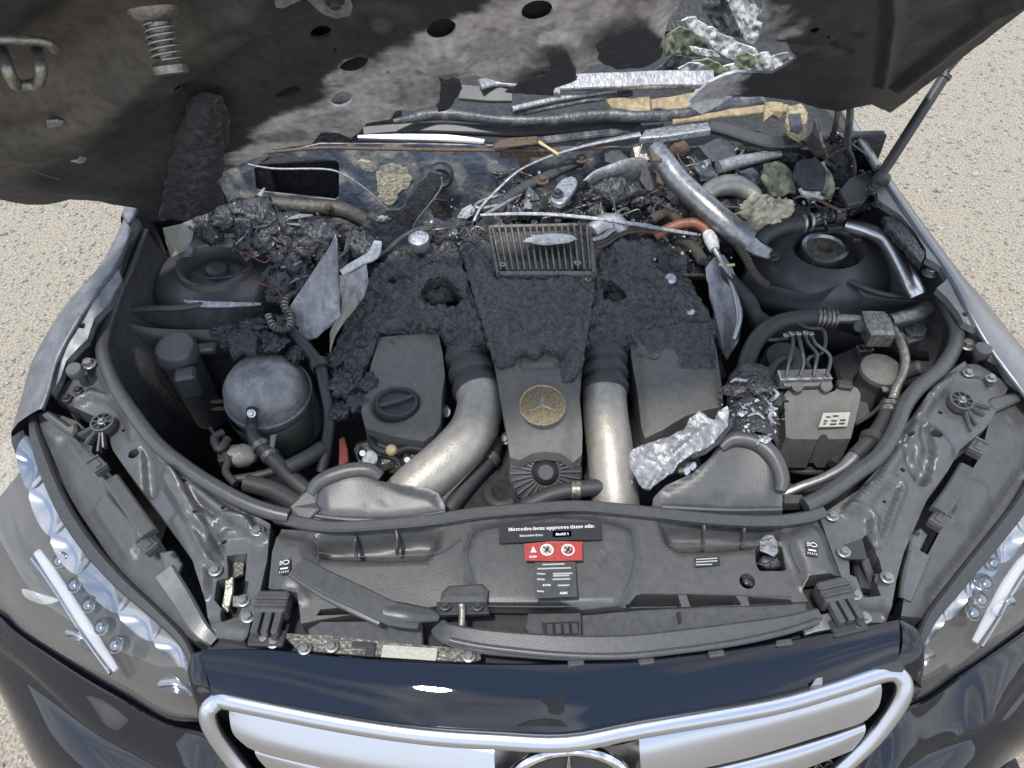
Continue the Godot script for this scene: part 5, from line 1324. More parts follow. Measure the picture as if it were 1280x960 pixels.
func make_nose() -> void:
	var st := S()
	var up := P([-0.444,0.8,-0.101,-0.363,0.803,-0.098,-0.263,0.804,-0.085,-0.167,0.805,-0.075,-0.068,0.805,-0.069,0.02,0.805,-0.067,0.111,0.805,-0.069,0.192,0.804,-0.075,0.274,0.803,-0.085,0.37,0.802,-0.1,0.451,0.8,-0.114])
	var lo := P([-0.427,0.773,-0.056,-0.359,0.775,-0.045,-0.263,0.776,-0.025,-0.16,0.778,-0.007,-0.07,0.778,0,0.016,0.778,0.004,0.105,0.778,-0.009,0.185,0.776,-0.018,0.267,0.774,-0.031,0.363,0.774,-0.052,0.443,0.772,-0.07])
	var mid := PackedVector3Array()
	for i in up.size(): mid.append(up[i].lerp(lo[i], .5) + Vector3(0, .0045, 0))
	loft(st, [shift(up, Vector3(0, -.02, -.002)), shift(up, Vector3(0, -.003, 0)), up, mid, lo, shift(lo, Vector3(0, -.006, .002)), shift(lo, Vector3(0, -.03, -.008))], 5, 4)
	var o := put("grille_surround", done(st), "paint")
	look(o, "glossy dark blue strip above the grille")
	for e in [[P([-0.444,0.8,-0.101,-0.452,0.79,-0.087,-0.448,0.775,-0.066,-0.446,0.74,-0.052]), P([-0.46,0.79,-0.102,-0.467,0.775,-0.087,-0.459,0.76,-0.064,-0.459,0.72,-0.053]), P([-0.444,0.8,-0.101,-0.438,0.793,-0.085,-0.433,0.779,-0.066,-0.424,0.77,-0.057])], [P([0.451,0.8,-0.114,0.467,0.79,-0.103,0.473,0.775,-0.083,0.47,0.745,-0.059]), P([0.461,0.79,-0.121,0.481,0.78,-0.112,0.486,0.765,-0.087,0.485,0.725,-0.057]), P([0.451,0.8,-0.114,0.453,0.793,-0.1,0.448,0.78,-0.081,0.438,0.77,-0.071])]]:
		st = S()
		loft(st, [e[2], e[0], e[1], shift(e[1], Vector3(0, -.04, -.02))], 4, 3)
		put("end_cap", done(st), "paint", o)
	st = S()
	slab(st, jag(P([-0.014,0.796,-0.031,-0.001,0.797,-0.031,0.015,0.797,-0.032,0.014,0.791,-0.019,0.016,0.785,-0.01,0.002,0.788,-0.013,-0.013,0.789,-0.017]), .01, .001, 3), .0025, .0003)
	look(put("paint_chip", done(st), "bare_black", o), "square patch of missing paint")
	st = S()
	slab(st, P([-0.044,0.784,-0.002,-0.031,0.786,-0.007,-0.011,0.787,-0.009,0.008,0.786,-0.007,0.017,0.782,0,-0.012,0.783,-0.002]), .0025, .0003)
	put("paint_chip", done(st), "bare_black", o)
	st = S()
	slab(st, P([0.322,0.78,-0.042,0.331,0.78,-0.052,0.34,0.78,-0.053,0.337,0.78,-0.044]), .006, .001)
	put("trim_clip", done(st), "aluminium", o)
	# chrome frame of the grille
	st = S()
	tube(st, P([-0.433,0.757,-0.045,-0.421,0.762,-0.053,-0.393,0.765,-0.047,-0.263,0.769,-0.018,-0.16,0.771,0,-0.07,0.772,0.009,0.015,0.772,0.014,0.105,0.772,0.001,0.266,0.769,-0.022,0.352,0.766,-0.042,0.426,0.762,-0.062,0.448,0.755,-0.059,0.453,0.74,-0.047,0.444,0.712,-0.032,0.422,0.67,-0.012,0.386,0.625,0.01,0.338,0.57,0.041]), .0118, 14, 4, false, .8, Vector3(0, .6, .8))
	tube(st, P([-0.421,0.762,-0.053,-0.435,0.754,-0.044,-0.436,0.732,-0.032,-0.425,0.69,-0.016,-0.404,0.645,0.004,-0.369,0.59,0.032]), .0116, 14, 4, false, .8, Vector3(0, .6, .8))
	var g := put("grille_frame", done(st), "silver")
	look(g, "satin chrome frame round the grille")
	# louvres
	var blades := [
		[[P([-0.409,0.752,-0.048,-0.375,0.752,-0.045,-0.312,0.752,-0.033,-0.22,0.752,-0.016,-0.13,0.752,0.002,-0.073,0.752,0.012]), P([-0.411,0.742,-0.04,-0.378,0.742,-0.034,-0.315,0.742,-0.021,-0.222,0.742,-0.003,-0.132,0.742,0.015,-0.073,0.742,0.026]), P([-0.408,0.722,-0.025,-0.375,0.72,-0.015,-0.314,0.72,-0.001,-0.222,0.718,0.018,-0.131,0.718,0.035,-0.072,0.718,0.046]), P([-0.392,0.705,-0.014,-0.371,0.7,-0.007,-0.315,0.7,0.007,-0.224,0.698,0.027,-0.132,0.698,0.044,-0.073,0.698,0.055])], "upper"],
		[[P([0.105,0.752,0.001,0.167,0.752,-0.007,0.249,0.752,-0.02,0.334,0.752,-0.038,0.4,0.752,-0.052,0.421,0.752,-0.057]), P([0.105,0.742,0.016,0.166,0.742,0.006,0.248,0.742,-0.007,0.333,0.742,-0.025,0.399,0.742,-0.04,0.425,0.742,-0.049]), P([0.107,0.718,0.031,0.167,0.718,0.021,0.25,0.718,0.006,0.336,0.72,-0.014,0.4,0.72,-0.03,0.422,0.722,-0.035]), P([0.109,0.7,0.038,0.168,0.7,0.029,0.252,0.7,0.014,0.339,0.7,-0.007,0.395,0.7,-0.021,0.41,0.705,-0.026])], "upper"],
		[[P([-0.387,0.69,-0.015,-0.352,0.69,-0.006,-0.278,0.69,0.011,-0.194,0.69,0.031,-0.093,0.69,0.052]), P([-0.384,0.68,-0.008,-0.351,0.68,0.001,-0.278,0.68,0.02,-0.195,0.68,0.041,-0.093,0.68,0.064]), P([-0.373,0.66,0.001,-0.344,0.66,0.01,-0.277,0.66,0.029,-0.196,0.66,0.05,-0.094,0.66,0.075])], "lower"],
		[[P([0.128,0.69,0.038,0.211,0.69,0.025,0.296,0.69,0.008,0.363,0.69,-0.008,0.411,0.69,-0.022]), P([0.127,0.68,0.048,0.211,0.68,0.034,0.296,0.68,0.018,0.363,0.68,0.001,0.409,0.68,-0.014]), P([0.128,0.66,0.059,0.212,0.66,0.044,0.299,0.66,0.026,0.362,0.66,0.008,0.397,0.66,-0.003])], "lower"]]
	for b in blades:
		st = S()
		var rows: Array = b[0]
		rows.insert(0, shift(rows[0], Vector3(0, -.004, -.012)))
		rows.insert(0, shift(rows[1], Vector3(0, -.02, -.02)))
		loft(st, rows, 4, 4)
		put("louvre", done(st), "silver", g)
	st = S()
	loft(st, [P([-0.09,0.75,0.006,-0.051,0.742,0.008,0.017,0.735,0.009,0.087,0.742,0.008,0.119,0.75,-0.002]), P([-0.085,0.73,0.018,-0.052,0.7,0.015,0.019,0.68,0.01,0.09,0.7,0.013,0.113,0.73,0.012]), P([-0.081,0.7,0.041,-0.054,0.64,0.034,0.02,0.6,0.03,0.092,0.64,0.036,0.109,0.7,0.035])], 4, 3)
	put("emblem_bed", done(st), "silver", g)
	# star emblem in its ring
	var c := Vector3(.018, .675, .047)
	var ax := Vector3(0, .42, 1).normalized()
	st = S()
	var ring := PackedVector3Array()
	var ux := Vector3.RIGHT
	var uy := ax.cross(ux)
	for i in 40: ring.append(c + ux * cos(TAU * i / 40.0) * .082 + uy * sin(TAU * i / 40.0) * .082)
	tube(st, ring, .0075, 12, 1, true)
	put("emblem_ring", done(st), "chrome", g)
	st = S()
	lathe(st, c - ax * .006, ax, [Vector2(.078, 0), Vector2(.04, .002), Vector2(0, .002)], 30)
	put("emblem_plate", done(st), "black_print", g)
	star(g, "emblem_star", c + ax * .001, ax, uy, .078, .0095, .006, "chrome")
	# dark grille box and honeycomb strands
	st = S()
	box(st, Vector3(0, .55, -.085), Vector3(.86, .34, .02), .003)
	put("grille_backing", done(st), "cavity", g)
	for k in 14:
		st = S()
		var p := Vector3(0.294,0.614,0) + Vector3((k % 7) * .024 + (.012 if k > 6 else 0.0) - .04, -.004 - .012 * (k / 7), .0)
		tube(st, ellipse(p, Vector3(.011, .003, 0), Vector3(0, -.005, .006), 6), .0018, 5, 1, true)
		put("mesh_cell", done(st), "black_plastic", g)
	# --- bumper corners
	for side in [0, 1]:
		var e: PackedVector3Array = [P([-0.942,0.67,-0.327,-0.877,0.665,-0.265,-0.829,0.66,-0.232,-0.783,0.655,-0.2,-0.666,0.65,-0.135,-0.594,0.65,-0.099,-0.527,0.652,-0.066,-0.465,0.655,-0.047,-0.426,0.62,-0.016,-0.377,0.56,0.029]), P([0.837,0.67,-0.253,0.764,0.665,-0.202,0.699,0.66,-0.161,0.616,0.655,-0.117,0.57,0.65,-0.094,0.523,0.65,-0.069,0.482,0.655,-0.054,0.456,0.64,-0.035,0.425,0.6,-0.004,0.377,0.55,0.036])][side]
		var f: PackedVector3Array = [P([-0.931,0.63,-0.285,-0.881,0.62,-0.234,-0.838,0.615,-0.202,-0.772,0.61,-0.158,-0.669,0.6,-0.086,-0.598,0.6,-0.051,-0.538,0.6,-0.023,-0.482,0.6,0.002,-0.432,0.57,0.02,-0.386,0.5,0.054]), P([0.842,0.63,-0.201,0.766,0.62,-0.151,0.695,0.615,-0.109,0.624,0.61,-0.057,0.578,0.6,-0.039,0.53,0.6,-0.019,0.479,0.6,0.005,0.45,0.59,0.014,0.423,0.55,0.033,0.377,0.5,0.064])][side]
		var sg := -1.0 if side == 0 else 1.0
		st = S()
		var dr := PackedVector3Array()
		dr = [P([-1.103,0.44,-0.356,-1.025,0.44,-0.292,-0.952,0.44,-0.243,-0.89,0.44,-0.17,-0.817,0.44,-0.083,-0.734,0.44,-0.017,-0.643,0.44,0.034,-0.551,0.44,0.067,-0.45,0.44,0.1,-0.374,0.44,0.139]), P([0.991,0.44,-0.241,0.9,0.44,-0.173,0.828,0.44,-0.116,0.762,0.44,-0.068,0.722,0.44,-0.046,0.66,0.44,0.004,0.594,0.44,0.045,0.532,0.44,0.085,0.464,0.44,0.113,0.385,0.44,0.149])][side]
		var half := PackedVector3Array()
		for i in f.size(): half.append(f[i].lerp(dr[i], .45) + Vector3(sg * .01, .02, .012))
		loft(st, [shift(e, Vector3(-sg * .01, -.012, -.01)), e, shift(e.duplicate(), Vector3(sg * .003, -.004, .003)), f, shift(f, Vector3(0, -.006, 0)), half, dr, shift(dr, Vector3(-sg * .03, -.1, -.01)), shift(dr, Vector3(-sg * .1, -.22, -.02))], 5, 3)
		o = put("bumper", done(st), "paint")
		look(o, ["left", "right"][side] + " corner of the glossy dark blue bumper")
	st = S()
	loft(st, [P([-.46, .56, -.06, -.25, .545, .02, 0, .54, .06, .25, .545, .02, .46, .56, -.06]), P([-.47, .52, -.03, -.25, .5, .06, 0, .5, .1, .25, .5, .06, .47, .52, -.03]), P([-.48, .4, .0, -.25, .38, .09, 0, .38, .13, .25, .38, .09, .48, .4, .0]), P([-.48, .24, -.02, -.25, .22, .06, 0, .22, .1, .25, .22, .06, .48, .24, -.02])], 4, 3)
	look(put("bumper", done(st), "paint"), "middle of the glossy dark blue bumper below the grille")
	# --- loose rubber strips lying across the nose
	st = S()
	strip(st, P([-0.142,0.81,-0.121,-0.129,0.812,-0.109,-0.088,0.814,-0.097,-0.038,0.815,-0.09,0.021,0.816,-0.084,0.092,0.816,-0.083,0.162,0.816,-0.089,0.235,0.815,-0.098,0.298,0.813,-0.108,0.347,0.811,-0.121]), [.022, .026, .03, .03, .03, .028, .026, .024, .02, .016], .008, Vector3(0, 1, .25))
	tube(st, P([-0.126,0.816,-0.098,-0.088,0.816,-0.089,-0.038,0.816,-0.081,0.02,0.816,-0.074,0.09,0.816,-0.071,0.16,0.816,-0.076,0.231,0.816,-0.084,0.294,0.816,-0.096,0.341,0.816,-0.109]), .0045, 8)
	o = loose("seal_strip", done(st), "rubber", "long bowed rubber seal strip lying above the dark blue painted strip", "seal strip")
	for cp in [Vector3(0.031,0.806,-0.068), Vector3(0.118,0.807,-0.067), Vector3(0.206,0.807,-0.074), Vector3(0.294,0.806,-0.086)]:
		st = S()
		box(st, cp, Vector3(.02, .008, .008), .0015, Basis(Vector3.UP, .1))
		put("clip", done(st), "plastic", o)
	st = S()
	strip(st, P([-0.326,0.85,-0.191,-0.282,0.848,-0.165,-0.239,0.845,-0.144,-0.198,0.84,-0.125,-0.164,0.832,-0.119]), [.026, .03, .03, .03, .022], .006, Vector3(0, 1, .1))
	strip(st, P([-0.335,0.842,-0.185,-0.291,0.84,-0.157,-0.25,0.838,-0.135,-0.212,0.834,-0.117]), [.012, .014, .014, .012], .006, Vector3(0, 1, .5))
	tube(st, P([-0.209,0.838,-0.131,-0.178,0.838,-0.125,-0.153,0.83,-0.126,-0.14,0.825,-0.124]), [.014, .013, .01, .004], 10, 4, false, .5, Vector3.UP)
	loose("seal_strip", done(st), "rubber", "folded rubber strip lying slantwise over the left of the radiator cover", "seal strip")

func star(parent, called: String, c: Vector3, n: Vector3, up: Vector3, r: float, w: float, h: float, m: String) -> void:
	var st := S()
	var right := up.cross(n).normalized()
	for k in 3:
		var a := TAU * k / 3.0
		var d := up.normalized() * cos(a) + right * sin(a)
		for s in [-1.0, 1.0]:
			var b: float = a + s * PI / 3.0
			var e: Vector3 = (up.normalized() * cos(b) + right * sin(b)) * w
			if s > 0: tri(st, c + n * h, c + e, c + d * r)
			else: tri(st, c + n * h, c + d * r, c + e)
	put(called, done(st), m, parent)

func make_lamp(side: int) -> void:
	var st: SurfaceTool
	var sg := -1.0 if side == 0 else 1.0
	var ho: PackedVector3Array = [P([-0.797,0.84,-0.475,-0.766,0.85,-0.479,-0.717,0.845,-0.461,-0.68,0.84,-0.432,-0.68,0.838,-0.408,-0.62,0.825,-0.35,-0.578,0.818,-0.304,-0.54,0.81,-0.261,-0.514,0.805,-0.229,-0.481,0.795,-0.178,-0.445,0.785,-0.126,-0.466,0.775,-0.126,-0.504,0.775,-0.15,-0.541,0.778,-0.18,-0.596,0.783,-0.228,-0.683,0.793,-0.323,-0.739,0.805,-0.39,-0.778,0.825,-0.438]), P([0.705,0.855,-0.459,0.726,0.85,-0.447,0.763,0.85,-0.471,0.768,0.83,-0.393,0.736,0.81,-0.342,0.671,0.795,-0.277,0.604,0.785,-0.219,0.539,0.775,-0.163,0.498,0.77,-0.132,0.464,0.785,-0.128,0.478,0.795,-0.16,0.525,0.807,-0.209,0.568,0.815,-0.26,0.602,0.822,-0.302,0.647,0.832,-0.351,0.675,0.845,-0.4])][side]
	var fts: Array = [[[P([-0.722,0.82,-0.427,-0.607,0.82,-0.305,-0.502,0.82,-0.199]), .003, .004, .003], [P([-0.709,0.82,-0.443,-0.582,0.82,-0.297]), .004, -.006, .003], [P([-0.657,0.82,-0.321,-0.643,0.82,-0.341,-0.564,0.82,-0.276,-0.583,0.82,-0.238]), .006, .003], [P([-0.769,0.82,-0.453,-0.738,0.82,-0.436,-0.747,0.82,-0.428]), .004, .004]], [[P([0.617,0.82,-0.354,0.519,0.82,-0.239]), .004, -.006, .003], [P([0.613,0.82,-0.317,0.644,0.82,-0.309,0.64,0.82,-0.288,0.592,0.82,-0.243,0.568,0.82,-0.25]), .006, .003], [P([0.726,0.82,-0.436,0.705,0.82,-0.373,0.653,0.82,-0.316]), .003, .004, .003], [P([0.516,0.8,-0.158,0.62,0.8,-0.248,0.703,0.8,-0.329]), .006, -.006, .004]]][side]
	var o := put("lamp_housing", sheet(ho, {"cell": .006, "t": .04, "feats": fts}), "plastic")
	look(o, ["black plastic housing of the left headlamp", "black plastic housing of the right headlamp"][side])
	# clips, slotted bars and the round adjuster arm
	for c in ([[Vector3(-0.648,0.848,-0.367), -.75], [Vector3(-0.546,0.825,-0.244), -.7]] if side == 0 else [[Vector3(0.633,0.85,-0.35), .8], [Vector3(0.542,0.83,-0.244), .75]]):
		clip_block(o, c[0], c[1], Vector3(.03, .014, .02))
	st = S()
	strip(st, [P([-0.628,0.836,-0.351,-0.582,0.836,-0.299,-0.543,0.836,-0.255]), P([0.613,0.838,-0.325,0.575,0.838,-0.284,0.542,0.838,-0.252])][side], .022, .012)
	put("rail", done(st), "plastic", o)
	st = S()
	slab(st, [P([-0.533,0.818,-0.238,-0.514,0.818,-0.24,-0.498,0.815,-0.221,-0.501,0.81,-0.207,-0.522,0.81,-0.215]), P([0.503,0.822,-0.228,0.518,0.825,-0.236,0.526,0.82,-0.228,0.507,0.816,-0.204,0.492,0.818,-0.205])][side], .008, .002)
	var tab := put("tab", done(st), "panel", o)
	bolt(tab, [Vector3(-0.51,0.82,-0.231), Vector3(0.509,0.824,-0.228)][side], .004, "dark_bolt")
	st = S()
	strip(st, [P([-0.52,0.81,-0.211,-0.493,0.8,-0.18,-0.459,0.79,-0.138,-0.439,0.78,-0.123]), P([0.509,0.812,-0.206,0.49,0.802,-0.176,0.475,0.79,-0.148])][side], [.03, .026, .016], .008, Vector3(sg * .3, 1, 0))
	put("rear_rib", done(st), "panel", o)
	var c0: Vector3 = [Vector3(-0.657,0.872,-0.434), Vector3(0.631,0.878,-0.421)][side]
	st = S()
	lathe(st, c0, Vector3(0, 1, .1), [Vector2(.017, -.012), Vector2(.0175, 0), Vector2(.0145, .0005), Vector2(.0145, -.006), Vector2(.008, -.006), Vector2(.007, .001), Vector2(.003, .002), Vector2(0, .0)], 24)
	var arm := put("adjuster", done(st), "plastic", o)
	bolt(arm, c0, .006, "bolt")
	var far: Array = [[Vector3(-0.692,0.855,-0.421), Vector3(-0.678,0.85,-0.408), Vector3(-0.657,0.848,-0.395), Vector3(-0.65,0.85,-0.4)], [Vector3(0.676,0.86,-0.416), Vector3(0.663,0.858,-0.405), Vector3(0.647,0.855,-0.39), Vector3(0.637,0.85,-0.382)]][side]
	for q in far:
		st = S()
		strip(st, PackedVector3Array([c0 + (q - c0).normalized() * .015 + Vector3(0, -.003, 0), q]), .0035, .012)
		put("web", done(st), "plastic", arm)
	for k in 8:
		st = S()
		var d := Vector3(cos(TAU * k / 8.0), 0, sin(TAU * k / 8.0))
		strip(st, PackedVector3Array([c0 + d * .007, c0 + d * .015]), .0015, .004)
		put("spoke", done(st), "plastic", arm)
	st = S()
	slab(st, [P([-0.712,0.862,-0.437,-0.703,0.864,-0.441,-0.699,0.858,-0.43,-0.704,0.856,-0.421,-0.742,0.866,-0.442,-0.757,0.87,-0.454,-0.751,0.872,-0.462]), P([0.677,0.865,-0.427,0.683,0.868,-0.433,0.711,0.87,-0.438,0.734,0.87,-0.44,0.729,0.866,-0.428,0.683,0.86,-0.411])][side], .02, .003)
	put("bracket", done(st), "plastic", o)
	# rubber band between housing and lens
	st = S()
	var band: PackedVector3Array = [P([-0.789,0.845,-0.474,-0.777,0.835,-0.441,-0.746,0.818,-0.386,-0.699,0.803,-0.32,-0.646,0.795,-0.262,-0.588,0.788,-0.21,-0.533,0.783,-0.168,-0.483,0.778,-0.127,-0.458,0.77,-0.092]), P([0.746,0.838,-0.38,0.724,0.82,-0.327,0.683,0.806,-0.28,0.638,0.796,-0.24,0.59,0.788,-0.2,0.544,0.782,-0.161,0.509,0.776,-0.131,0.485,0.768,-0.102,0.47,0.762,-0.078])][side]
	strip(st, band, [.012, .02, .02, .018, .014, .01], .01, Vector3(sg * .3, 1, .1))
	put("lens_seal", done(st), "black_plastic", o)
	# clear lens
	var i0: PackedVector3Array = [P([-0.806,0.835,-0.45,-0.763,0.815,-0.389,-0.708,0.8,-0.315,-0.656,0.79,-0.259,-0.586,0.783,-0.198,-0.532,0.778,-0.157,-0.484,0.77,-0.115,-0.455,0.755,-0.064]), P([0.749,0.835,-0.359,0.722,0.815,-0.31,0.688,0.8,-0.273,0.649,0.79,-0.238,0.592,0.783,-0.19,0.55,0.778,-0.154,0.509,0.77,-0.117,0.473,0.752,-0.061])][side]
	var i1: PackedVector3Array = [P([-0.87,0.79,-0.425,-0.842,0.765,-0.351,-0.785,0.75,-0.274,-0.725,0.735,-0.213,-0.64,0.725,-0.155,-0.573,0.72,-0.116,-0.514,0.722,-0.085,-0.458,0.735,-0.054]), P([0.816,0.79,-0.332,0.786,0.765,-0.272,0.735,0.75,-0.223,0.676,0.735,-0.18,0.603,0.725,-0.133,0.56,0.72,-0.111,0.518,0.722,-0.084,0.472,0.735,-0.055])][side]
	var i2: PackedVector3Array = [P([-0.94,0.68,-0.336,-0.88,0.672,-0.268,-0.825,0.666,-0.237,-0.777,0.66,-0.202,-0.663,0.656,-0.14,-0.591,0.656,-0.103,-0.528,0.662,-0.07,-0.466,0.7,-0.05]), P([0.838,0.68,-0.254,0.764,0.672,-0.204,0.701,0.666,-0.166,0.618,0.66,-0.121,0.571,0.656,-0.098,0.526,0.656,-0.074,0.486,0.67,-0.057,0.478,0.7,-0.054])][side]
	st = S()
	loft(st, [shift(i0, Vector3(-sg * .004, -.008, -.004)), i0, i1, i2, shift(i2, Vector3(-sg * .004, -.006, -.01))], 4, 5)
	var lens := put("headlight_lens", done(st), "lens", car)
	look(lens, ["clear lens of the left headlight", "clear lens of the right headlight"][side])
	# inside of the lamp
	var dn := Vector3(-sg * .02, -.03, -.028)
	st = S()
	loft(st, [shift(i0, Vector3(-sg * .006, -.012, -.008)), shift(i0, Vector3(-sg * .008, -.03, -.012)), shift(i1, dn * 1.5), shift(i2, Vector3(-sg * .012, .004, -.02)), shift(i2, Vector3(-sg * .003, .002, -.004))], 3, 3)
	var ins := put("headlight_bowl", done(st), "lamp_black", lens)
	st = S()
	tube(st, [P([-0.758,0.742,-0.292,-0.732,0.735,-0.265,-0.693,0.725,-0.223,-0.648,0.715,-0.174,-0.6,0.7,-0.124]), P([0.719,0.735,-0.246,0.693,0.733,-0.228,0.658,0.725,-0.195,0.63,0.715,-0.164,0.596,0.7,-0.128])][side], [.006, .0075, .008, .008, .0045], 10, 4, false, .6, Vector3(0, 1, .5))
	put("light_guide", done(st), "lamp_crystal", lens)
	st = S()
	tube(st, shift([P([-0.764,0.738,-0.283,-0.734,0.731,-0.254,-0.695,0.721,-0.212,-0.651,0.711,-0.164,-0.607,0.698,-0.12]), P([0.725,0.733,-0.236,0.698,0.731,-0.218,0.665,0.721,-0.187,0.637,0.711,-0.156,0.603,0.698,-0.122])][side], Vector3.ZERO), .003, 8)
	put("chrome_edge", done(st), "lamp_chrome", lens)
	for c in ([Vector3(-0.682,0.74,-0.237), Vector3(-0.653,0.735,-0.207), Vector3(-0.627,0.728,-0.176), Vector3(-0.601,0.722,-0.151), Vector3(-0.716,0.745,-0.275)] if side == 0 else [Vector3(0.642,0.75,-0.224), Vector3(0.623,0.742,-0.196), Vector3(0.61,0.735,-0.175), Vector3(0.594,0.73,-0.158)]):
		st = S()
		lathe(st, c, Vector3(sg * .2, 1, .5), [Vector2(.013, -.014), Vector2(.0125, .0), Vector2(.0105, .002), Vector2(.009, -.004)], 18)
		put("reflector_cup", done(st), "lamp_chrome", lens)
		st = S()
		lump(st, c + Vector3(0, -.002, 0), Vector3(.009, .006, .009), .02, 1.0, 3, 8)
		put("led_bead", done(st), "lamp_blue", lens)
	# faceted reflector band along the lens's inner edge
	var e0 := smooth(i0, 4)
	var e1 := smooth(i1, 4)
	for q in range(0, e0.size() - 4, 4):
		var cs := []
		for w in [[q, .06], [q + 2, .04], [q + 4, .06], [q + 4, .42], [q + 2, .5], [q, .42]]:
			cs.append(e0[w[0]].lerp(e1[w[0]], w[1]) + Vector3(-sg * .006, -.012 - .014 * w[1], -.008))
		var cm: Vector3 = (cs[0] + cs[1] + cs[2] + cs[3] + cs[4] + cs[5]) / 6.0 + Vector3(-sg * .005, -.014, -.008)
		st = S()
		var rim := smooth(PackedVector3Array(cs), 3, true)
		for c4 in rim.size():
			var a4: Vector3 = rim[c4]
			var b4: Vector3 = rim[(c4 + 1) % rim.size()]
			var a5 := cm.lerp(a4, .55) + Vector3(0, -.003, 0)
			var b5 := cm.lerp(b4, .55) + Vector3(0, -.003, 0)
			quad(st, a4, b4, b5, a5, 1); tri(st, a5, b5, cm, 1)
		put("reflector", done(st), "lamp_chrome" if (q / 4) % 3 else "lamp_blue", lens)
	for leaf in ([[P([-0.526,0.722,-0.092,-0.507,0.728,-0.104,-0.493,0.726,-0.094,-0.474,0.722,-0.076,-0.501,0.718,-0.082]), "lamp_chrome"], [P([-0.683,0.715,-0.173,-0.668,0.72,-0.177,-0.635,0.71,-0.15,-0.649,0.706,-0.152]), "lamp_chrome"], [P([-0.759,0.735,-0.235,-0.73,0.735,-0.226,-0.7,0.733,-0.216,-0.723,0.728,-0.212,-0.753,0.73,-0.224]), "lamp_crystal"]] if side == 0 else [[P([0.483,0.735,-0.076,0.499,0.746,-0.101,0.514,0.738,-0.093,0.5,0.73,-0.084]), "lamp_chrome"], [P([0.628,0.722,-0.167,0.657,0.728,-0.181,0.663,0.722,-0.17,0.634,0.716,-0.155]), "lamp_chrome"]]):
		# each reflector is a shallow bright bowl
		var pts: PackedVector3Array = smooth(leaf[0], 3, true)
		var mid := Vector3.ZERO
		for q in pts: mid += q / pts.size()
		var dip := Vector3(-sg * .2, -.9, -.5).normalized()
		st = S()
		for i in pts.size():
			var j := (i + 1) % pts.size()
			var prev := [pts[i], pts[j]]
			for k in [[.72, .006], [.4, .0105], [0.0, .012]]:
				var a: Vector3 = mid.lerp(pts[i], k[0]) + dip * k[1]
				var b: Vector3 = mid.lerp(pts[j], k[0]) + dip * k[1]
				quad(st, prev[0], prev[1], b, a, 1)
				prev = [a, b]
		put("reflector", done(st), leaf[1], lens)

var n_crust := noise(71, 60.0, 4)
var n_big := noise(72, 16.0, 3)

func crusty(amp: float) -> Callable:
	return func(p: Vector2) -> float: return amp * (n_crust.get_noise_2dv(p) + 1.2 * n_big.get_noise_2dv(p) + .9 * absf(n_crust.get_noise_2d(p.x * 1.9 + 4.0, p.y * 1.9)))

# covers are sooty and ash-flecked towards the burnt rear of the engine, in patches and grains
func sooty(edge: float) -> Callable:
	return func(p: Vector3) -> Color:
		var g := n_crust.get_noise_2d(p.x * 2.2, p.z * 2.2)
		var k := smoothstep(.0, .04, edge - p.z + n_big.get_noise_2d(p.x, p.z) * .06 + g * .05)
		var v := lerpf(1.0, .42, k)
		return Color(v, v, v)

func feathered(rim: PackedVector3Array, amp: float, sink: float) -> Callable:
	var loop := flat2(Transform3D.IDENTITY, rim)
	var rough := crusty(amp)
	return func(p: Vector2) -> float:
		var k := smoothstep(.0, .016, seg_d(p, loop, true))
		return rough.call(p) * (.3 + .7 * k) - sink * (1.0 - k)

func ribbed(st, a: Vector3, b: Vector3, r: float, ribs: int, depth := .003):
	var prof := []
	var l := a.distance_to(b)
	for i in ribs:
		var t := l * i / ribs
		var w := l / ribs
		prof.append_array([Vector2(r - depth, t), Vector2(r - depth, t + w * .3), Vector2(r, t + w * .45), Vector2(r, t + w * .8), Vector2(r - depth, t + w * .95)])
	lathe(st, a, b - a, prof, 28)
	return st

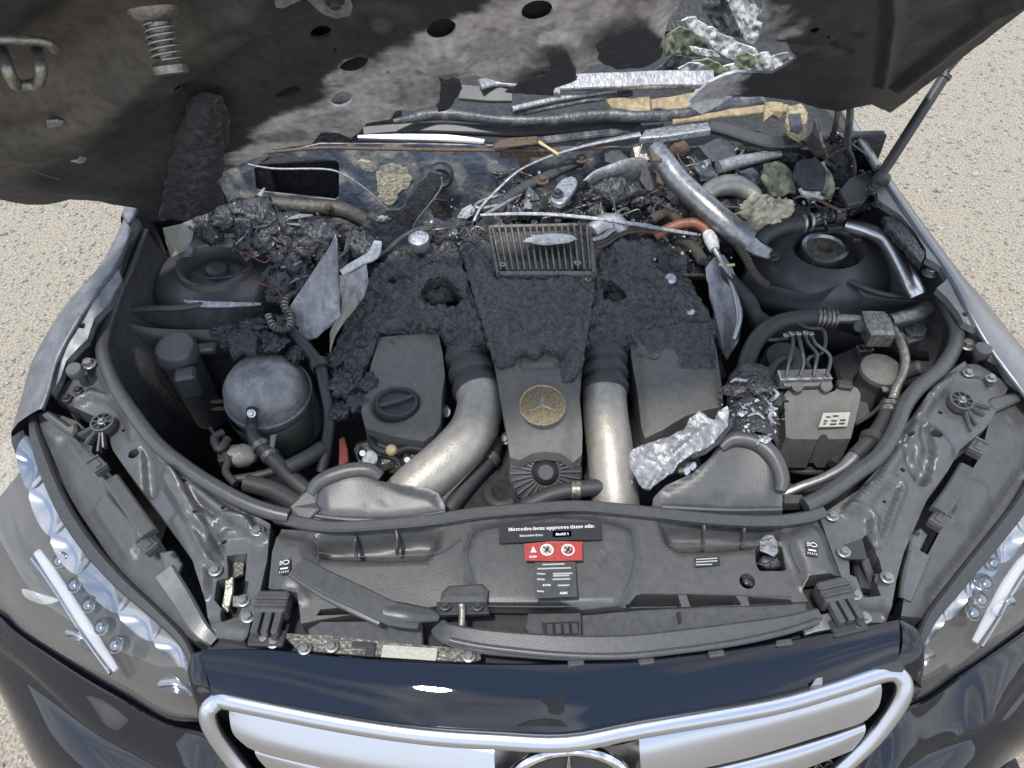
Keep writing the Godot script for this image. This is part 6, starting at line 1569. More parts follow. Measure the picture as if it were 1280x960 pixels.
func make_engine() -> void:
	var st: SurfaceTool
	var o: MeshInstance3D
	st = S()
	box(st, Vector3(.03, .62, -.56), Vector3(.46, .3, .5), .02)
	o = put("engine_block", done(st), "cavity")
	# --- middle cover
	var mid := P([-0.124,0.92,-0.772,-0.119,0.925,-0.822,-0.087,0.93,-0.83,0.014,0.932,-0.825,0.111,0.93,-0.82,0.114,0.915,-0.692,0.093,0.9,-0.598,0.074,0.885,-0.522,0.064,0.873,-0.448,0.064,0.862,-0.394,0.062,0.842,-0.368,0.049,0.832,-0.36,0.03,0.838,-0.365,0.008,0.84,-0.367,-0.012,0.838,-0.366,-0.03,0.832,-0.361,-0.044,0.842,-0.366,-0.049,0.862,-0.406,-0.058,0.875,-0.468,-0.067,0.887,-0.544,-0.083,0.9,-0.606,-0.103,0.912,-0.685])
	o = put("engine_cover", sheet(mid, {"cell": .005, "t": .02, "col": sooty(-.56), "feats": [[P([-0.088,0.9,-0.778,0.09,0.9,-0.769,0.08,0.9,-0.599,0.05,0.9,-0.473,0.041,0.9,-0.355,-0.035,0.9,-0.358,-0.038,0.9,-0.443,-0.051,0.9,-0.548,-0.077,0.9,-0.667]), .012, .012], [P([-0.024,0.88,-0.549,0.028,0.88,-0.551,0.036,0.88,-0.543,0.034,0.88,-0.507,0.027,0.88,-0.5,-0.02,0.88,-0.501,-0.025,0.88,-0.51,-0.024,0.88,-0.549]), .0014, -.004, .0012], [ellipse(Vector3(0.006,0.885,-0.428), Vector3(.038, 0, 0), Vector3(0, 0, .033)), .004, .005]]}), "dusty_plastic")
	look(o, "middle engine cover with the round star emblem")
	o.add_child(MeshInstance3D.new(), true)
	var cr := o.get_child(0) as MeshInstance3D
	cr.name = "char_crust"
	cr.mesh = sheet(jag(P([-0.119,0.93,-0.758,-0.115,0.932,-0.802,-0.075,0.934,-0.802,-0.067,0.934,-0.75,-0.058,0.932,-0.677,0.02,0.933,-0.668,0.103,0.93,-0.668,0.108,0.928,-0.668,0.088,0.921,-0.575,0.073,0.903,-0.507,0.057,0.899,-0.474,0.04,0.9,-0.47,0.035,0.908,-0.518,0.011,0.91,-0.52,-0.002,0.909,-0.508,-0.024,0.909,-0.519,-0.037,0.905,-0.503,-0.057,0.897,-0.506,-0.069,0.901,-0.533,-0.084,0.917,-0.587,-0.102,0.928,-0.665]), .006, .003, 4), {"more": P([-0.021,0.934,-0.613,0.043,0.934,-0.61,-0.01,0.931,-0.568,0.027,0.93,-0.558,-0.017,0.922,-0.532]), "cell": .0042, "t": .006, "extra": feathered(P([-0.122,0.9,-0.798,-0.118,0.9,-0.847,-0.077,0.9,-0.85,-0.068,0.9,-0.796,-0.059,0.9,-0.717,0.023,0.9,-0.709,0.108,0.9,-0.705,0.113,0.9,-0.703,0.091,0.9,-0.598,0.073,0.9,-0.51,0.057,0.9,-0.473,0.04,0.9,-0.47,0.036,0.9,-0.526,0.011,0.9,-0.531,-0.002,0.9,-0.517,-0.024,0.9,-0.528,-0.037,0.9,-0.508,-0.057,0.9,-0.503,-0.069,0.9,-0.534,-0.085,0.9,-0.606,-0.104,0.9,-0.7]), .006, .009)})
	cr.material_override = mats.char
	look(cr, "blistered char on the middle cover")
	# emblem
	var ec := Vector3(0.006,0.891,-0.423)
	var en := Vector3(0, 1, .22).normalized()
	st = S()
	lathe(st, ec, en, [Vector2(.0345, -.004), Vector2(.035, .002), Vector2(.033, .004), Vector2(.031, .003), Vector2(.0305, .001)], 36)
	var em := put("emblem", done(st), "gold_mesh", o)
	look(em, "round gold-brown emblem with a three-pointed star")
	st = S()
	lathe(st, ec, en, [Vector2(.031, .0012), Vector2(.015, .0022), Vector2(0, .0025)], 32)
	put("emblem_mesh", done(st), "gold_mesh", o)
	st = S()
	var eu := en.cross(Vector3.RIGHT)
	for i in range(-9, 10):
		for j in range(-9, 10):
			var q := Vector2((i + .5 * (j & 1)) * .0033, j * .0029)
			if q.length() < .029:
				var c := ec + Vector3.RIGHT * q.x + eu * q.y + en * .0022
				tri(st, c + Vector3(-.0012, 0, 0) , c + en * .0012, c + Vector3(.0012, 0, 0))
				tri(st, c + eu * .0012, c + en * .0012, c - eu * .0012)
	var stud := put("emblem_studs", done(st), "gold_mesh", o)
	stud.set_meta("kind", "stuff")
	star(o, "emblem_star", ec + en * .003, en, -eu if eu.z > 0 else eu, .029, .0045, .004, "dull_alloy")
	# --- finned control box
	st = S()
	slab(st, P([-0.07,0.938,-0.811,0.107,0.938,-0.809,0.104,0.928,-0.681,-0.057,0.928,-0.688]), .012, .003)
	o = put("control_box", done(st), "fins")
	look(o, "scorched control box with upright cooling fins")
	var fa := P([-0.064,0.944,-0.797,0.101,0.944,-0.793])
	var fb := P([-0.051,0.934,-0.687,0.098,0.934,-0.682])
	for i in 16:
		var t := i / 15.0
		st = S()
		strip(st, PackedVector3Array([fa[0].lerp(fa[1], t), fb[0].lerp(fb[1], t)]), .0032, .012, Vector3.UP, 1)
		put("fin", done(st), "fins", o)
	for e in [[P([-0.069,0.944,-0.8,0.107,0.944,-0.798]), .006], [P([-0.057,0.934,-0.681,0.104,0.934,-0.673]), .008], [P([0.108,0.94,-0.804,0.103,0.94,-0.666]), .007], [P([-0.07,0.94,-0.805,-0.056,0.94,-0.673]), .005]]:
		st = S()
		strip(st, e[0], e[1], .012, Vector3.UP, 1)
		put("rim", done(st), "fins", o)
	for e in [[Vector3(0.01,0.942,-0.813), Vector3(0.052,0.942,-0.816), Vector3(-0.051,0.942,-0.809)], [Vector3(0.093,0.93,-0.664), Vector3(-0.048,0.938,-0.699), Vector3(0.078,0.938,-0.697)]]:
		for c in e:
			st = S()
			lathe(st, c, Vector3.UP, [Vector2(.006, -.006), Vector2(.006, .003), Vector2(.0025, .003), Vector2(.0025, -.004)], 12)
			put("lug", done(st), "dull_alloy", o)
	st = S()
	lump(st, Vector3(0.035,0.955,-0.746), Vector3(.042, .007, .012), .22, 2.4, 77, 16)
	loose("ash_scrap", done(st), "white_ash", "crumpled white ash scrap lying on the finned control box", "ash scrap")
	# --- left bank
	o = put("bank_cover", sheet(jag(P([-0.272,0.9,-0.759,-0.231,0.91,-0.786,-0.173,0.92,-0.795,-0.144,0.925,-0.794,-0.127,0.92,-0.772,-0.106,0.912,-0.685,-0.086,0.9,-0.606,-0.075,0.888,-0.565,-0.09,0.886,-0.557,-0.121,0.884,-0.555,-0.143,0.882,-0.582,-0.155,0.882,-0.606,-0.255,0.875,-0.61,-0.269,0.86,-0.562,-0.285,0.848,-0.516,-0.309,0.842,-0.505,-0.334,0.84,-0.515,-0.336,0.855,-0.579,-0.312,0.87,-0.65,-0.291,0.885,-0.716]), .014, .003, 5), {"cell": .0045, "t": .07, "extra": crusty(.009), "holes": [P([-0.19,0.9,-0.68,-0.178,0.9,-0.697,-0.158,0.9,-0.705,-0.143,0.9,-0.697,-0.126,0.9,-0.677,-0.113,0.9,-0.654,-0.118,0.9,-0.646,-0.144,0.9,-0.651,-0.168,0.9,-0.65]), hole(Vector3(-0.242,0.9,-0.722), .007, .006, 0, 8)], "feats": [[ellipse(Vector3(-0.153,0.915,-0.716), Vector3(.035, 0, 0), Vector3(0, 0, .02)), .012, .015], [P([-0.23,0.9,-0.762,-0.185,0.9,-0.714]), .02, .008, .015]]}), "char")
	look(o, "charred crusted left engine bank cover with a burnt hole")
	st = S()
	lump(st, Vector3(-0.16,0.885,-0.684), Vector3(.03, .015, .02), .4, 2.5, 12, 12)
	put("cavity_core", done(st), "soot", o)
	for e in [[Vector3(-0.31,0.842,-0.53), .03, 13], [Vector3(-0.286,0.83,-0.501), .024, 14], [Vector3(-0.314,0.825,-0.486), .02, 15], [Vector3(-0.327,0.85,-0.574), .02, 16], [Vector3(-0.27,0.845,-0.525), .02, 17]]:
		st = S()
		lump(st, e[0], Vector3(e[1], e[1] * .6, e[1]), .35, 2.2, e[2], 14)
		put("crust_lump", done(st), "char_lump", o)
	var lc := P([-0.255,0.87,-0.604,-0.205,0.874,-0.605,-0.158,0.872,-0.607,-0.15,0.865,-0.57,-0.145,0.858,-0.526,-0.149,0.85,-0.486,-0.15,0.837,-0.439,-0.162,0.828,-0.422,-0.176,0.823,-0.417,-0.226,0.825,-0.428,-0.268,0.826,-0.445,-0.277,0.834,-0.472,-0.273,0.842,-0.504,-0.266,0.857,-0.555])
	var cc := Vector3(-0.221,0.85,-0.484)
	o = put("valve_cover", sheet(lc, {"cell": .005, "t": .05, "col": sooty(-.6), "feats": [[ellipse(cc, Vector3(.04, 0, -.004), Vector3(.003, 0, .031)), -.01, .004], [P([-0.259,0.85,-0.449,-0.167,0.85,-0.421]), .004, .003, .004]]}), "dusty_plastic")
	look(o, "dusty black cover with the oil filler cap")
	st = S()
	lathe(st, cc + Vector3(0, -.022, 0), Vector3(.03, 1, .12), [Vector2(.036, 0), Vector2(.036, .012), Vector2(.033, .016), Vector2(.029, .0155), Vector2(.028, .012), Vector2(0, .012)], 30, true, .82)
	var cap := put("oil_cap", done(st), "black_plastic", o)
	st = S()
	strip(st, PackedVector3Array([cc + Vector3(-.026, -.007, .008), cc + Vector3(.0, -.006, .0), cc + Vector3(.025, -.007, -.01)]), [.006, .01, .006], .008)
	put("grip", done(st), "black_plastic", o)
	# --- right bank
	o = put("bank_cover", sheet(jag(P([0.113,0.915,-0.693,0.124,0.922,-0.747,0.159,0.93,-0.772,0.197,0.932,-0.777,0.237,0.925,-0.777,0.261,0.913,-0.739,0.277,0.9,-0.676,0.291,0.885,-0.61,0.303,0.868,-0.57,0.296,0.872,-0.581,0.224,0.878,-0.574,0.159,0.874,-0.57,0.149,0.876,-0.557,0.113,0.882,-0.547,0.083,0.888,-0.547,0.093,0.9,-0.598]), .014, .003, 6), {"cell": .0045, "t": .07, "extra": crusty(.008), "holes": [P([0.117,0.9,-0.67,0.13,0.9,-0.682,0.147,0.9,-0.677,0.158,0.9,-0.654,0.135,0.9,-0.636,0.118,0.9,-0.641])], "feats": [[ellipse(Vector3(0.19,0.93,-0.747), Vector3(.05, 0, 0), Vector3(0, 0, .018)), .018, .014], [P([0.174,0.9,-0.709,0.222,0.9,-0.706,0.242,0.9,-0.621,0.174,0.9,-0.605]), -.006, .008], [P([0.192,0.89,-0.629,0.242,0.89,-0.613,0.28,0.89,-0.605]), .003, -.006, .004]]}), "char")
	look(o, "charred crusted right engine bank cover")
	st = S()
	lump(st, Vector3(0.139,0.885,-0.666), Vector3(.02, .012, .016), .4, 2.5, 18, 10)
	put("cavity_core", done(st), "soot", o)
	st = S()
	lathe(st, Vector3(0.237,0.905,-0.691), Vector3(0, 1, .2), [Vector2(.011, -.006), Vector2(.011, .002), Vector2(.008, .005), Vector2(0, .005)], 14)
	put("bright_plug", done(st), "pale_metal", o)
	st = S()
	lump(st, Vector3(0.261,0.89,-0.624), Vector3(.008, .004, .01), .3, 2.0, 19, 8)
	put("ash_spot", done(st), "white_ash", o)
	o = put("valve_cover", sheet(P([0.156,0.875,-0.588,0.224,0.878,-0.59,0.295,0.872,-0.597,0.295,0.864,-0.552,0.29,0.857,-0.487,0.286,0.85,-0.447,0.255,0.848,-0.441,0.228,0.845,-0.435,0.191,0.838,-0.415,0.162,0.826,-0.406,0.159,0.83,-0.425,0.159,0.848,-0.484,0.156,0.862,-0.542]), {"cell": .005, "t": .06, "col": sooty(-.55), "feats": [[P([0.17,0.86,-0.584,0.289,0.86,-0.591,0.285,0.86,-0.502,0.277,0.86,-0.451,0.223,0.86,-0.44,0.163,0.86,-0.407,0.166,0.86,-0.49]), .006, .006]], "extra": func(p: Vector2) -> float: return .004 * n_big.get_noise_2dv(p) * smoothstep(-.52, -.62, p.y)}), "dusty_plastic")
	look(o, "dusty black right engine cover")
	o.add_child(MeshInstance3D.new(), true)
	cr = o.get_child(0) as MeshInstance3D
	cr.name = "char_crust"
	cr.mesh = sheet(jag(P([0.157,0.885,-0.585,0.223,0.89,-0.592,0.293,0.884,-0.6,0.293,0.873,-0.543,0.289,0.866,-0.5,0.265,0.87,-0.507,0.236,0.868,-0.503,0.223,0.872,-0.514,0.216,0.878,-0.541,0.192,0.876,-0.533,0.169,0.874,-0.547]), .01, .003, 7), {"cell": .0045, "t": .004, "extra": feathered(P([0.161,0.87,-0.601,0.229,0.87,-0.614,0.299,0.87,-0.615,0.294,0.87,-0.546,0.287,0.87,-0.496,0.265,0.87,-0.507,0.236,0.87,-0.502,0.223,0.87,-0.516,0.219,0.87,-0.549,0.194,0.87,-0.539,0.17,0.87,-0.551]), .004, .008)})
	cr.material_override = mats.char
	# --- intake pipes and their rubber couplings
	st = S()
	tube(st, P([-0.093,0.845,-0.5,-0.089,0.84,-0.471,-0.102,0.832,-0.425,-0.135,0.822,-0.385,-0.18,0.81,-0.345,-0.208,0.8,-0.318]), [.036, .0365, .0365, .0365, .037, .037], 26, 6)
	o = put("intake_pipe", done(st), "dull_pipe")
	look(o, "bent brown-silver intake pipe on the left")
	st = S()
	ribbed(st, Vector3(-0.112,0.855,-0.586), Vector3(-0.092,0.842,-0.493), .0395, 3, .005)
	put("pipe_coupling", done(st), "hose", o)
	st = S()
	tube(st, P([0.108,0.845,-0.498,0.105,0.84,-0.443,0.107,0.825,-0.392,0.109,0.8,-0.336,0.11,0.78,-0.307]), [.0345, .0345, .035, .036, .036], 26, 6)
	o = put("intake_pipe", done(st), "dull_pipe")
	look(o, "straight silver intake pipe on the right")
	st = S()
	ribbed(st, Vector3(0.113,0.862,-0.562), Vector3(0.108,0.845,-0.485), .038, 3, .005)
	put("pipe_coupling", done(st), "hose", o)
	st = S()
	tube(st, P([-0.076,0.79,-0.451,-0.097,0.785,-0.408,-0.128,0.78,-0.371,-0.158,0.77,-0.337]), .02, 16)
	put("coolant_pipe", done(st), "dull_pipe")
	# --- hoses at the front of the engine
	for h in [[P([-0.066,0.8,-0.438,-0.074,0.79,-0.408,-0.104,0.785,-0.369,-0.133,0.78,-0.327,-0.145,0.77,-0.308]), .0125], [P([-0.038,0.77,-0.45,-0.052,0.76,-0.402,-0.08,0.765,-0.36,-0.065,0.77,-0.331,-0.043,0.77,-0.336]), .011], [P([-0.026,0.8,-0.306,0.015,0.812,-0.318,0.053,0.815,-0.324,0.104,0.815,-0.329,0.153,0.81,-0.341]), .0125], [P([0.165,0.77,-0.493,0.164,0.77,-0.454,0.161,0.78,-0.418,0.167,0.77,-0.402]), .009]]:
		st = S()
		tube(st, h[0], h[1], 14)
		put("coolant_hose", done(st), "hose")
	for c in [[Vector3(-0.075,0.79,-0.406), Vector3(-.5, -.1, .8), .015], [Vector3(0.051,0.815,-0.323), Vector3(1, 0, .1), .0145], [Vector3(0.128,0.815,-0.333), Vector3(1, 0, .1), .0135]]:
		st = S()
		lathe(st, c[0] - c[1].normalized() * .007, c[1], [Vector2(c[2] - .001, 0), Vector2(c[2], .001), Vector2(c[2], .013), Vector2(c[2] - .001, .014)], 20)
		put("hose_clamp", done(st), "dull_alloy")
	# --- fan pulley
	var pc := Vector3(0.008,0.81,-0.361)
	var pn := Vector3(0, .8, .6).normalized()
	st = S()
	lathe(st, pc, pn, [Vector2(.055, -.012), Vector2(.055, .0), Vector2(.05, .003), Vector2(.02, .004), Vector2(.017, .012), Vector2(.011, .018), Vector2(0, .018)], 32)
	o = put("fan_pulley", done(st), "black_plastic")
	var pu := pn.cross(Vector3.RIGHT)
	for k in 30:
		var d := Vector3.RIGHT * cos(TAU * k / 30.0) + pu * sin(TAU * k / 30.0)
		st = S()
		strip(st, PackedVector3Array([pc + d * .021 + pn * .006, pc + d * .052 + pn * .004]), .0025, .008, pn, 1)
		put("vane", done(st), "black_plastic", o)
	# --- alloy front of the left head with its wiring
	st = S()
	box(st, Vector3(-0.252,0.77,-0.43), Vector3(.07, .05, .06), .008, Basis.from_euler(Vector3(.3, .4, 0)))
	box(st, Vector3(-0.206,0.76,-0.423), Vector3(.06, .05, .05), .008, Basis.from_euler(Vector3(.3, -.3, .1)))
	put("cylinder_head", done(st), "dull_alloy")
	for h in [[P([-0.276,0.8,-0.38,-0.264,0.8,-0.402,-0.243,0.8,-0.412,-0.22,0.8,-0.401,-0.21,0.8,-0.377]), .004], [P([-0.265,0.805,-0.446,-0.253,0.805,-0.421,-0.227,0.805,-0.411,-0.203,0.805,-0.42,-0.178,0.805,-0.415]), .006], [P([-0.279,0.8,-0.427,-0.265,0.8,-0.395,-0.269,0.8,-0.364]), .003], [P([-0.205,0.8,-0.362,-0.198,0.8,-0.384,-0.205,0.8,-0.408]), .005], [P([-0.177,0.8,-0.399,-0.188,0.8,-0.376,-0.177,0.8,-0.361]), .005]]:
		st = S()
		tube(st, h[0], h[1], 8)
		put("cable", done(st), "hose")
	for c in [[Vector3(-0.227,0.81,-0.412), .009, "straw"], [Vector3(-0.202,0.805,-0.394), .008, "bright_steel"], [Vector3(-0.271,0.81,-0.406), .008, "bright_steel"], [Vector3(-0.26,0.805,-0.401), .012, "white_ash"], [Vector3(-0.255,0.8,-0.379), .007, "bolt"]]:
		st = S()
		lathe(st, c[0], Vector3(.2, 1, .5), [Vector2(c[1], -.01), Vector2(c[1], .004), Vector2(c[1] * .6, .008), Vector2(0, .008)], 10)
		put("plug", done(st), c[2])
	st = S()
	slab(st, P([-0.306,0.83,-0.422,-0.299,0.83,-0.427,-0.291,0.83,-0.403,-0.287,0.83,-0.38,-0.292,0.83,-0.372,-0.3,0.83,-0.37,-0.302,0.83,-0.395]), .008, .002)
	put("red_tab", done(st), "red_plastic")
	bolts(null, P([-0.051,0.8,-0.437,-0.146,0.82,-0.479]), .01, "bright_steel", Vector3(-.3, .8, .6))
	# --- air ducts
	o = put("air_duct", sheet(P([-0.327,0.835,-0.272,-0.321,0.845,-0.291,-0.316,0.852,-0.311,-0.3,0.858,-0.32,-0.28,0.862,-0.323,-0.251,0.862,-0.326,-0.237,0.856,-0.319,-0.195,0.852,-0.316,-0.161,0.85,-0.308,-0.146,0.847,-0.301,-0.137,0.842,-0.284,-0.137,0.832,-0.27,-0.222,0.832,-0.267]), {"cell": .006, "t": .05, "feats": [[P([-0.315,0.85,-0.318,-0.271,0.85,-0.327,-0.246,0.85,-0.326,-0.201,0.85,-0.308,-0.155,0.85,-0.295,-0.145,0.85,-0.276,-0.22,0.85,-0.271,-0.303,0.85,-0.274]), .005, .006], [P([-0.247,0.85,-0.286,-0.216,0.85,-0.288]), .0018, -.004, .0012]]}), "plastic")
	look(o, "black moulded air duct on the left")
	st = S()
	tube(st, P([-0.327,0.85,-0.304,-0.318,0.856,-0.316,-0.3,0.862,-0.324,-0.271,0.866,-0.331,-0.244,0.866,-0.331,-0.228,0.86,-0.324]), [.008, .011, .012, .012, .011, .008], 12)
	put("duct_lip", done(st), "plastic", o)
	st = S()
	strip(st, P([-0.325,0.826,-0.275,-0.279,0.826,-0.267,-0.223,0.826,-0.263,-0.167,0.826,-0.268,-0.138,0.826,-0.274]), .03, .006, Vector3(0, .25, 1))
	put("duct_front", done(st), "plastic", o)
	st = S()
	slab(st, jag(P([-0.353,0.848,-0.285,-0.345,0.848,-0.304,-0.329,0.855,-0.312,-0.315,0.856,-0.308,-0.316,0.848,-0.292,-0.311,0.848,-0.281,-0.325,0.84,-0.268,-0.351,0.84,-0.274]), .012, .002, 4), .02, .002)
	put("torn_corner", done(st), "plastic", o)
	o = put("air_duct", sheet(P([0.151,0.832,-0.27,0.155,0.845,-0.285,0.173,0.852,-0.3,0.212,0.862,-0.312,0.239,0.872,-0.331,0.258,0.88,-0.352,0.285,0.882,-0.358,0.311,0.88,-0.345,0.33,0.872,-0.322,0.336,0.86,-0.298,0.33,0.835,-0.259,0.246,0.833,-0.266]), {"cell": .006, "t": .05, "feats": [[P([0.17,0.85,-0.29,0.216,0.85,-0.309,0.254,0.85,-0.344,0.278,0.85,-0.368,0.315,0.85,-0.361,0.329,0.85,-0.319,0.317,0.85,-0.272,0.173,0.85,-0.277]), .005, .006], [P([0.229,0.85,-0.283,0.258,0.85,-0.28]), .0018, -.004, .0012]]}), "plastic")
	look(o, "black moulded air duct on the right")
	st = S()
	tube(st, P([0.254,0.88,-0.342,0.274,0.888,-0.351,0.303,0.888,-0.344,0.323,0.882,-0.323,0.332,0.868,-0.297,0.328,0.858,-0.28]), [.008, .011, .012, .012, .011, .008], 12)
	put("duct_lip", done(st), "plastic", o)
	st = S()
	strip(st, P([0.165,0.828,-0.27,0.213,0.828,-0.265,0.268,0.828,-0.261,0.33,0.828,-0.26]), .03, .006, Vector3(0, .25, 1))
	put("duct_front", done(st), "plastic", o)
	# --- scorched corrugated hose with torn foil
	st = S()
	ribbed(st, Vector3(0.339,0.86,-0.493), Vector3(0.303,0.868,-0.35), .0375, 8, .004)
	o = put("corrugated_hose", done(st), "char_lump")
	look(o, "scorched corrugated intake hose with torn foil")
	for k in 4:
		st = S()
		lump(st, [Vector3(0.297,0.895,-0.438), Vector3(0.329,0.9,-0.435), Vector3(0.317,0.895,-0.45), Vector3(0.344,0.885,-0.426)][k], Vector3(.022, .01, .014), .5, 2.6, 90 + k, 12)
		put("melted_lump", done(st), "char_lump", o)
	rng.seed = 77
	var foil := [P([0.286,0.905,-0.445,0.296,0.905,-0.451,0.312,0.905,-0.447]), P([0.296,0.905,-0.378,0.311,0.905,-0.384,0.319,0.905,-0.372]), P([0.33,0.905,-0.408,0.335,0.905,-0.392,0.327,0.905,-0.374,0.333,0.905,-0.362]), P([0.344,0.905,-0.431,0.35,0.905,-0.42,0.34,0.905,-0.408])]
	for f in foil:
		st = S()
		strip(st, f, [.002, .006, .003], .0015, Vector3(rng.randf_range(-.4, .4), 1, rng.randf_range(0, .6)))
		put("foil_shred", done(st), "pale_metal", o)
	flakes(o, [Vector3(0.319,0.9,-0.442), Vector3(0.314,0.905,-0.401), Vector3(0.32,0.9,-0.374), Vector3(0.29,0.9,-0.395), Vector3(0.306,0.905,-0.345)], Vector3(.026, .006, .016), 90, .0042, "pale_metal", 8)
	for e in [[Vector3(0.311,0.9,-0.339), .009], [Vector3(0.288,0.905,-0.383), .006], [Vector3(0.335,0.9,-0.394), .006]]:
		st = S()
		lump(st, e[0], Vector3(e[1], e[1] * .4, e[1] * .8), .4, 2.2, 97, 10)
		put("foil_clump", done(st), "pale_metal", o)
	# torn heat shield lying over the right duct
	o = loose("heat_shield_scrap", sheet(jag(P([0.117,0.905,-0.311,0.124,0.91,-0.321,0.149,0.912,-0.331,0.175,0.915,-0.341,0.201,0.92,-0.351,0.208,0.925,-0.363,0.222,0.928,-0.369,0.232,0.925,-0.361,0.24,0.922,-0.355,0.25,0.925,-0.372,0.261,0.93,-0.374,0.264,0.928,-0.366,0.261,0.915,-0.353,0.243,0.91,-0.335,0.223,0.905,-0.319,0.202,0.902,-0.311,0.186,0.9,-0.305,0.179,0.89,-0.295,0.161,0.885,-0.286,0.146,0.87,-0.277,0.133,0.88,-0.288,0.12,0.89,-0.3]), .012, .002, 12), {"cell": .004, "t": .002, "extra": func(p: Vector2) -> float: return .008 * n_big.get_noise_2dv(p * 1.6) + .003 * n_crust.get_noise_2dv(p), "feats": [[P([0.142,0.9,-0.275,0.18,0.9,-0.312,0.229,0.9,-0.348]), .003, .006, .004]]}), "ash_metal", "torn grey heat shield scrap lying over the right air duct", "metal scrap")
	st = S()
	slab(st, jag(P([0.199,0.905,-0.321,0.227,0.905,-0.34,0.251,0.905,-0.362,0.278,0.905,-0.379,0.271,0.905,-0.359,0.248,0.905,-0.333,0.224,0.905,-0.314,0.205,0.905,-0.307]), .012, .002, 13), .003, .0008)  # dark slab shaped as the shadow beneath the scrap's right edge
	put("scrap_shade", done(st), "char_plate", o)
	for c in [[Vector3(0.205,0.86,-0.318), .007], [Vector3(0.215,0.862,-0.324), .007]]:
		st = S()
		lathe(st, c[0], Vector3(.4, .7, .5), [Vector2(c[1], -.01), Vector2(c[1], .003), Vector2(0, .006)], 12)
		put("bright_plug", done(st), "bright_steel")

func make_bay() -> void:
	var st: SurfaceTool
	var o: MeshInstance3D
	# ================= left side
	st = S()
	lathe(st, Vector3(-0.599,0.86,-0.606), Vector3(.02, 1, .1), [Vector2(0, .004), Vector2(.03, .003), Vector2(.034, -.002), Vector2(.035, -.02), Vector2(.031, -.024), Vector2(.029, -.2)], 30)
	o = put("canister", done(st), "panel")
	look(o, "round capped canister beside the left tower")
	st = S()
	box(st, Vector3(-0.565,0.84,-0.621), Vector3(.05, .012, .02), .003, Basis(Vector3.UP, .1))
	put("canister_spout", done(st), "panel", o)
	st = S()
	box(st, Vector3(-0.577,0.82,-0.562), Vector3(.036, .05, .03), .005, Basis(Vector3.UP, .2))
	put("relay_box", done(st), "plastic")
	# coolant tank
	var tc := Vector3(-0.443,0.845,-0.54)
	st = S()
	lathe(st, tc + Vector3(0, -.03, 0), Vector3(.0, 1, .18), [Vector2(.071, -.1), Vector2(.071, -.012), Vector2(.073, -.01), Vector2(.073, -.004), Vector2(.07, -.002), Vector2(.066, .022), Vector2(.052, .042), Vector2(.03, .053), Vector2(0, .056)], 40, true, .95)
	o = put("coolant_tank", done(st), "tank")
	look(o, "dusty round coolant tank with a rim seam")
	st = S()
	lathe(st, tc + Vector3(.0, -.1, .0), Vector3(0, 1, .18), [Vector2(.05, -.05), Vector2(.066, -.02), Vector2(.0705, .06)], 36, true, .95)
	put("tank_base", done(st), "tank_side", o)
	st = S()
	strip(st, P([-0.476,0.835,-0.499,-0.448,0.84,-0.493,-0.426,0.84,-0.496]), .002, .002)
	put("level_mark", done(st), "grey_print", o)
	st = S()
	tube(st, P([-0.446,0.845,-0.474,-0.452,0.82,-0.466,-0.449,0.81,-0.449,-0.436,0.8,-0.436,-0.41,0.79,-0.411,-0.377,0.785,-0.379,-0.354,0.78,-0.36]), [.009, .009, .01, .013, .013, .013, .013], 12)
	put("tank_hose", done(st), "hose", o)
	bolt(o, Vector3(-0.443,0.85,-0.461), .007, "bright_steel", Vector3(0, .7, .7))
	for c in [Vector3(-0.436,0.8,-0.436), Vector3(-0.42,0.793,-0.421)]:
		st = S()
		lathe(st, c, Vector3(.6, -.2, .8), [Vector2(.0135, -.005), Vector2(.0148, -.004), Vector2(.0148, .004), Vector2(.0135, .005)], 16)
		put("hose_clamp", done(st), "dull_alloy", o)
	st = S()
	slab(st, P([-0.417,0.82,-0.44,-0.408,0.82,-0.442,-0.417,0.79,-0.421,-0.423,0.79,-0.419]), .004, .001)
	put("tank_bracket", done(st), "tank_side", o)
	for h in [[P([-0.448,0.79,-0.372,-0.426,0.79,-0.365,-0.399,0.79,-0.354,-0.359,0.79,-0.328,-0.339,0.79,-0.316]), .014], [P([-0.386,0.8,-0.391,-0.358,0.8,-0.41,-0.336,0.8,-0.429]), .013], [P([-0.505,0.79,-0.443,-0.487,0.79,-0.418,-0.485,0.79,-0.395,-0.464,0.79,-0.371]), .006], [P([-0.492,0.8,-0.454,-0.5,0.8,-0.432,-0.514,0.8,-0.455,-0.502,0.8,-0.468]), .007], [P([-0.476,0.78,-0.387,-0.44,0.78,-0.393,-0.411,0.78,-0.403]), .007], [P([-0.532,0.79,-0.486,-0.514,0.79,-0.463,-0.503,0.79,-0.44]), .003]]:
		st = S()
		tube(st, h[0], h[1], 12)
		put("coolant_hose", done(st), "hose")
	st = S()
	lump(st, Vector3(-0.474,0.78,-0.434), Vector3(.03, .018, .02), .1, 1.5, 8, 12)
	look(put("pump", done(st), "tank_side"), "small pale water pump under the tank")
	st = S()
	box(st, Vector3(-0.49,0.785,-0.427), Vector3(.03, .018, .02), .003, Basis(Vector3.UP, .3))
	put("plug", done(st), "black_plastic")
	for c in [Vector3(-0.528,0.8,-0.535), Vector3(-0.524,0.795,-0.523)]:
		st = S()
		tube(st, ellipse(c, Vector3(.012, 0, 0), Vector3(0, .002, .004), 8), .002, 6, 1, true)
		put("bracket_loop", done(st), "rusty")
	st = S()
	tube(st, P([-0.422,0.88,-0.64,-0.397,0.875,-0.612,-0.367,0.865,-0.579,-0.348,0.86,-0.55,-0.339,0.85,-0.52,-0.33,0.82,-0.478,-0.332,0.8,-0.429,-0.339,0.78,-0.397]), [.006, .009, .0095, .0095, .009, .009, .009, .008], 12)
	o = put("harness_hose", done(st), "hose")
	st = S()
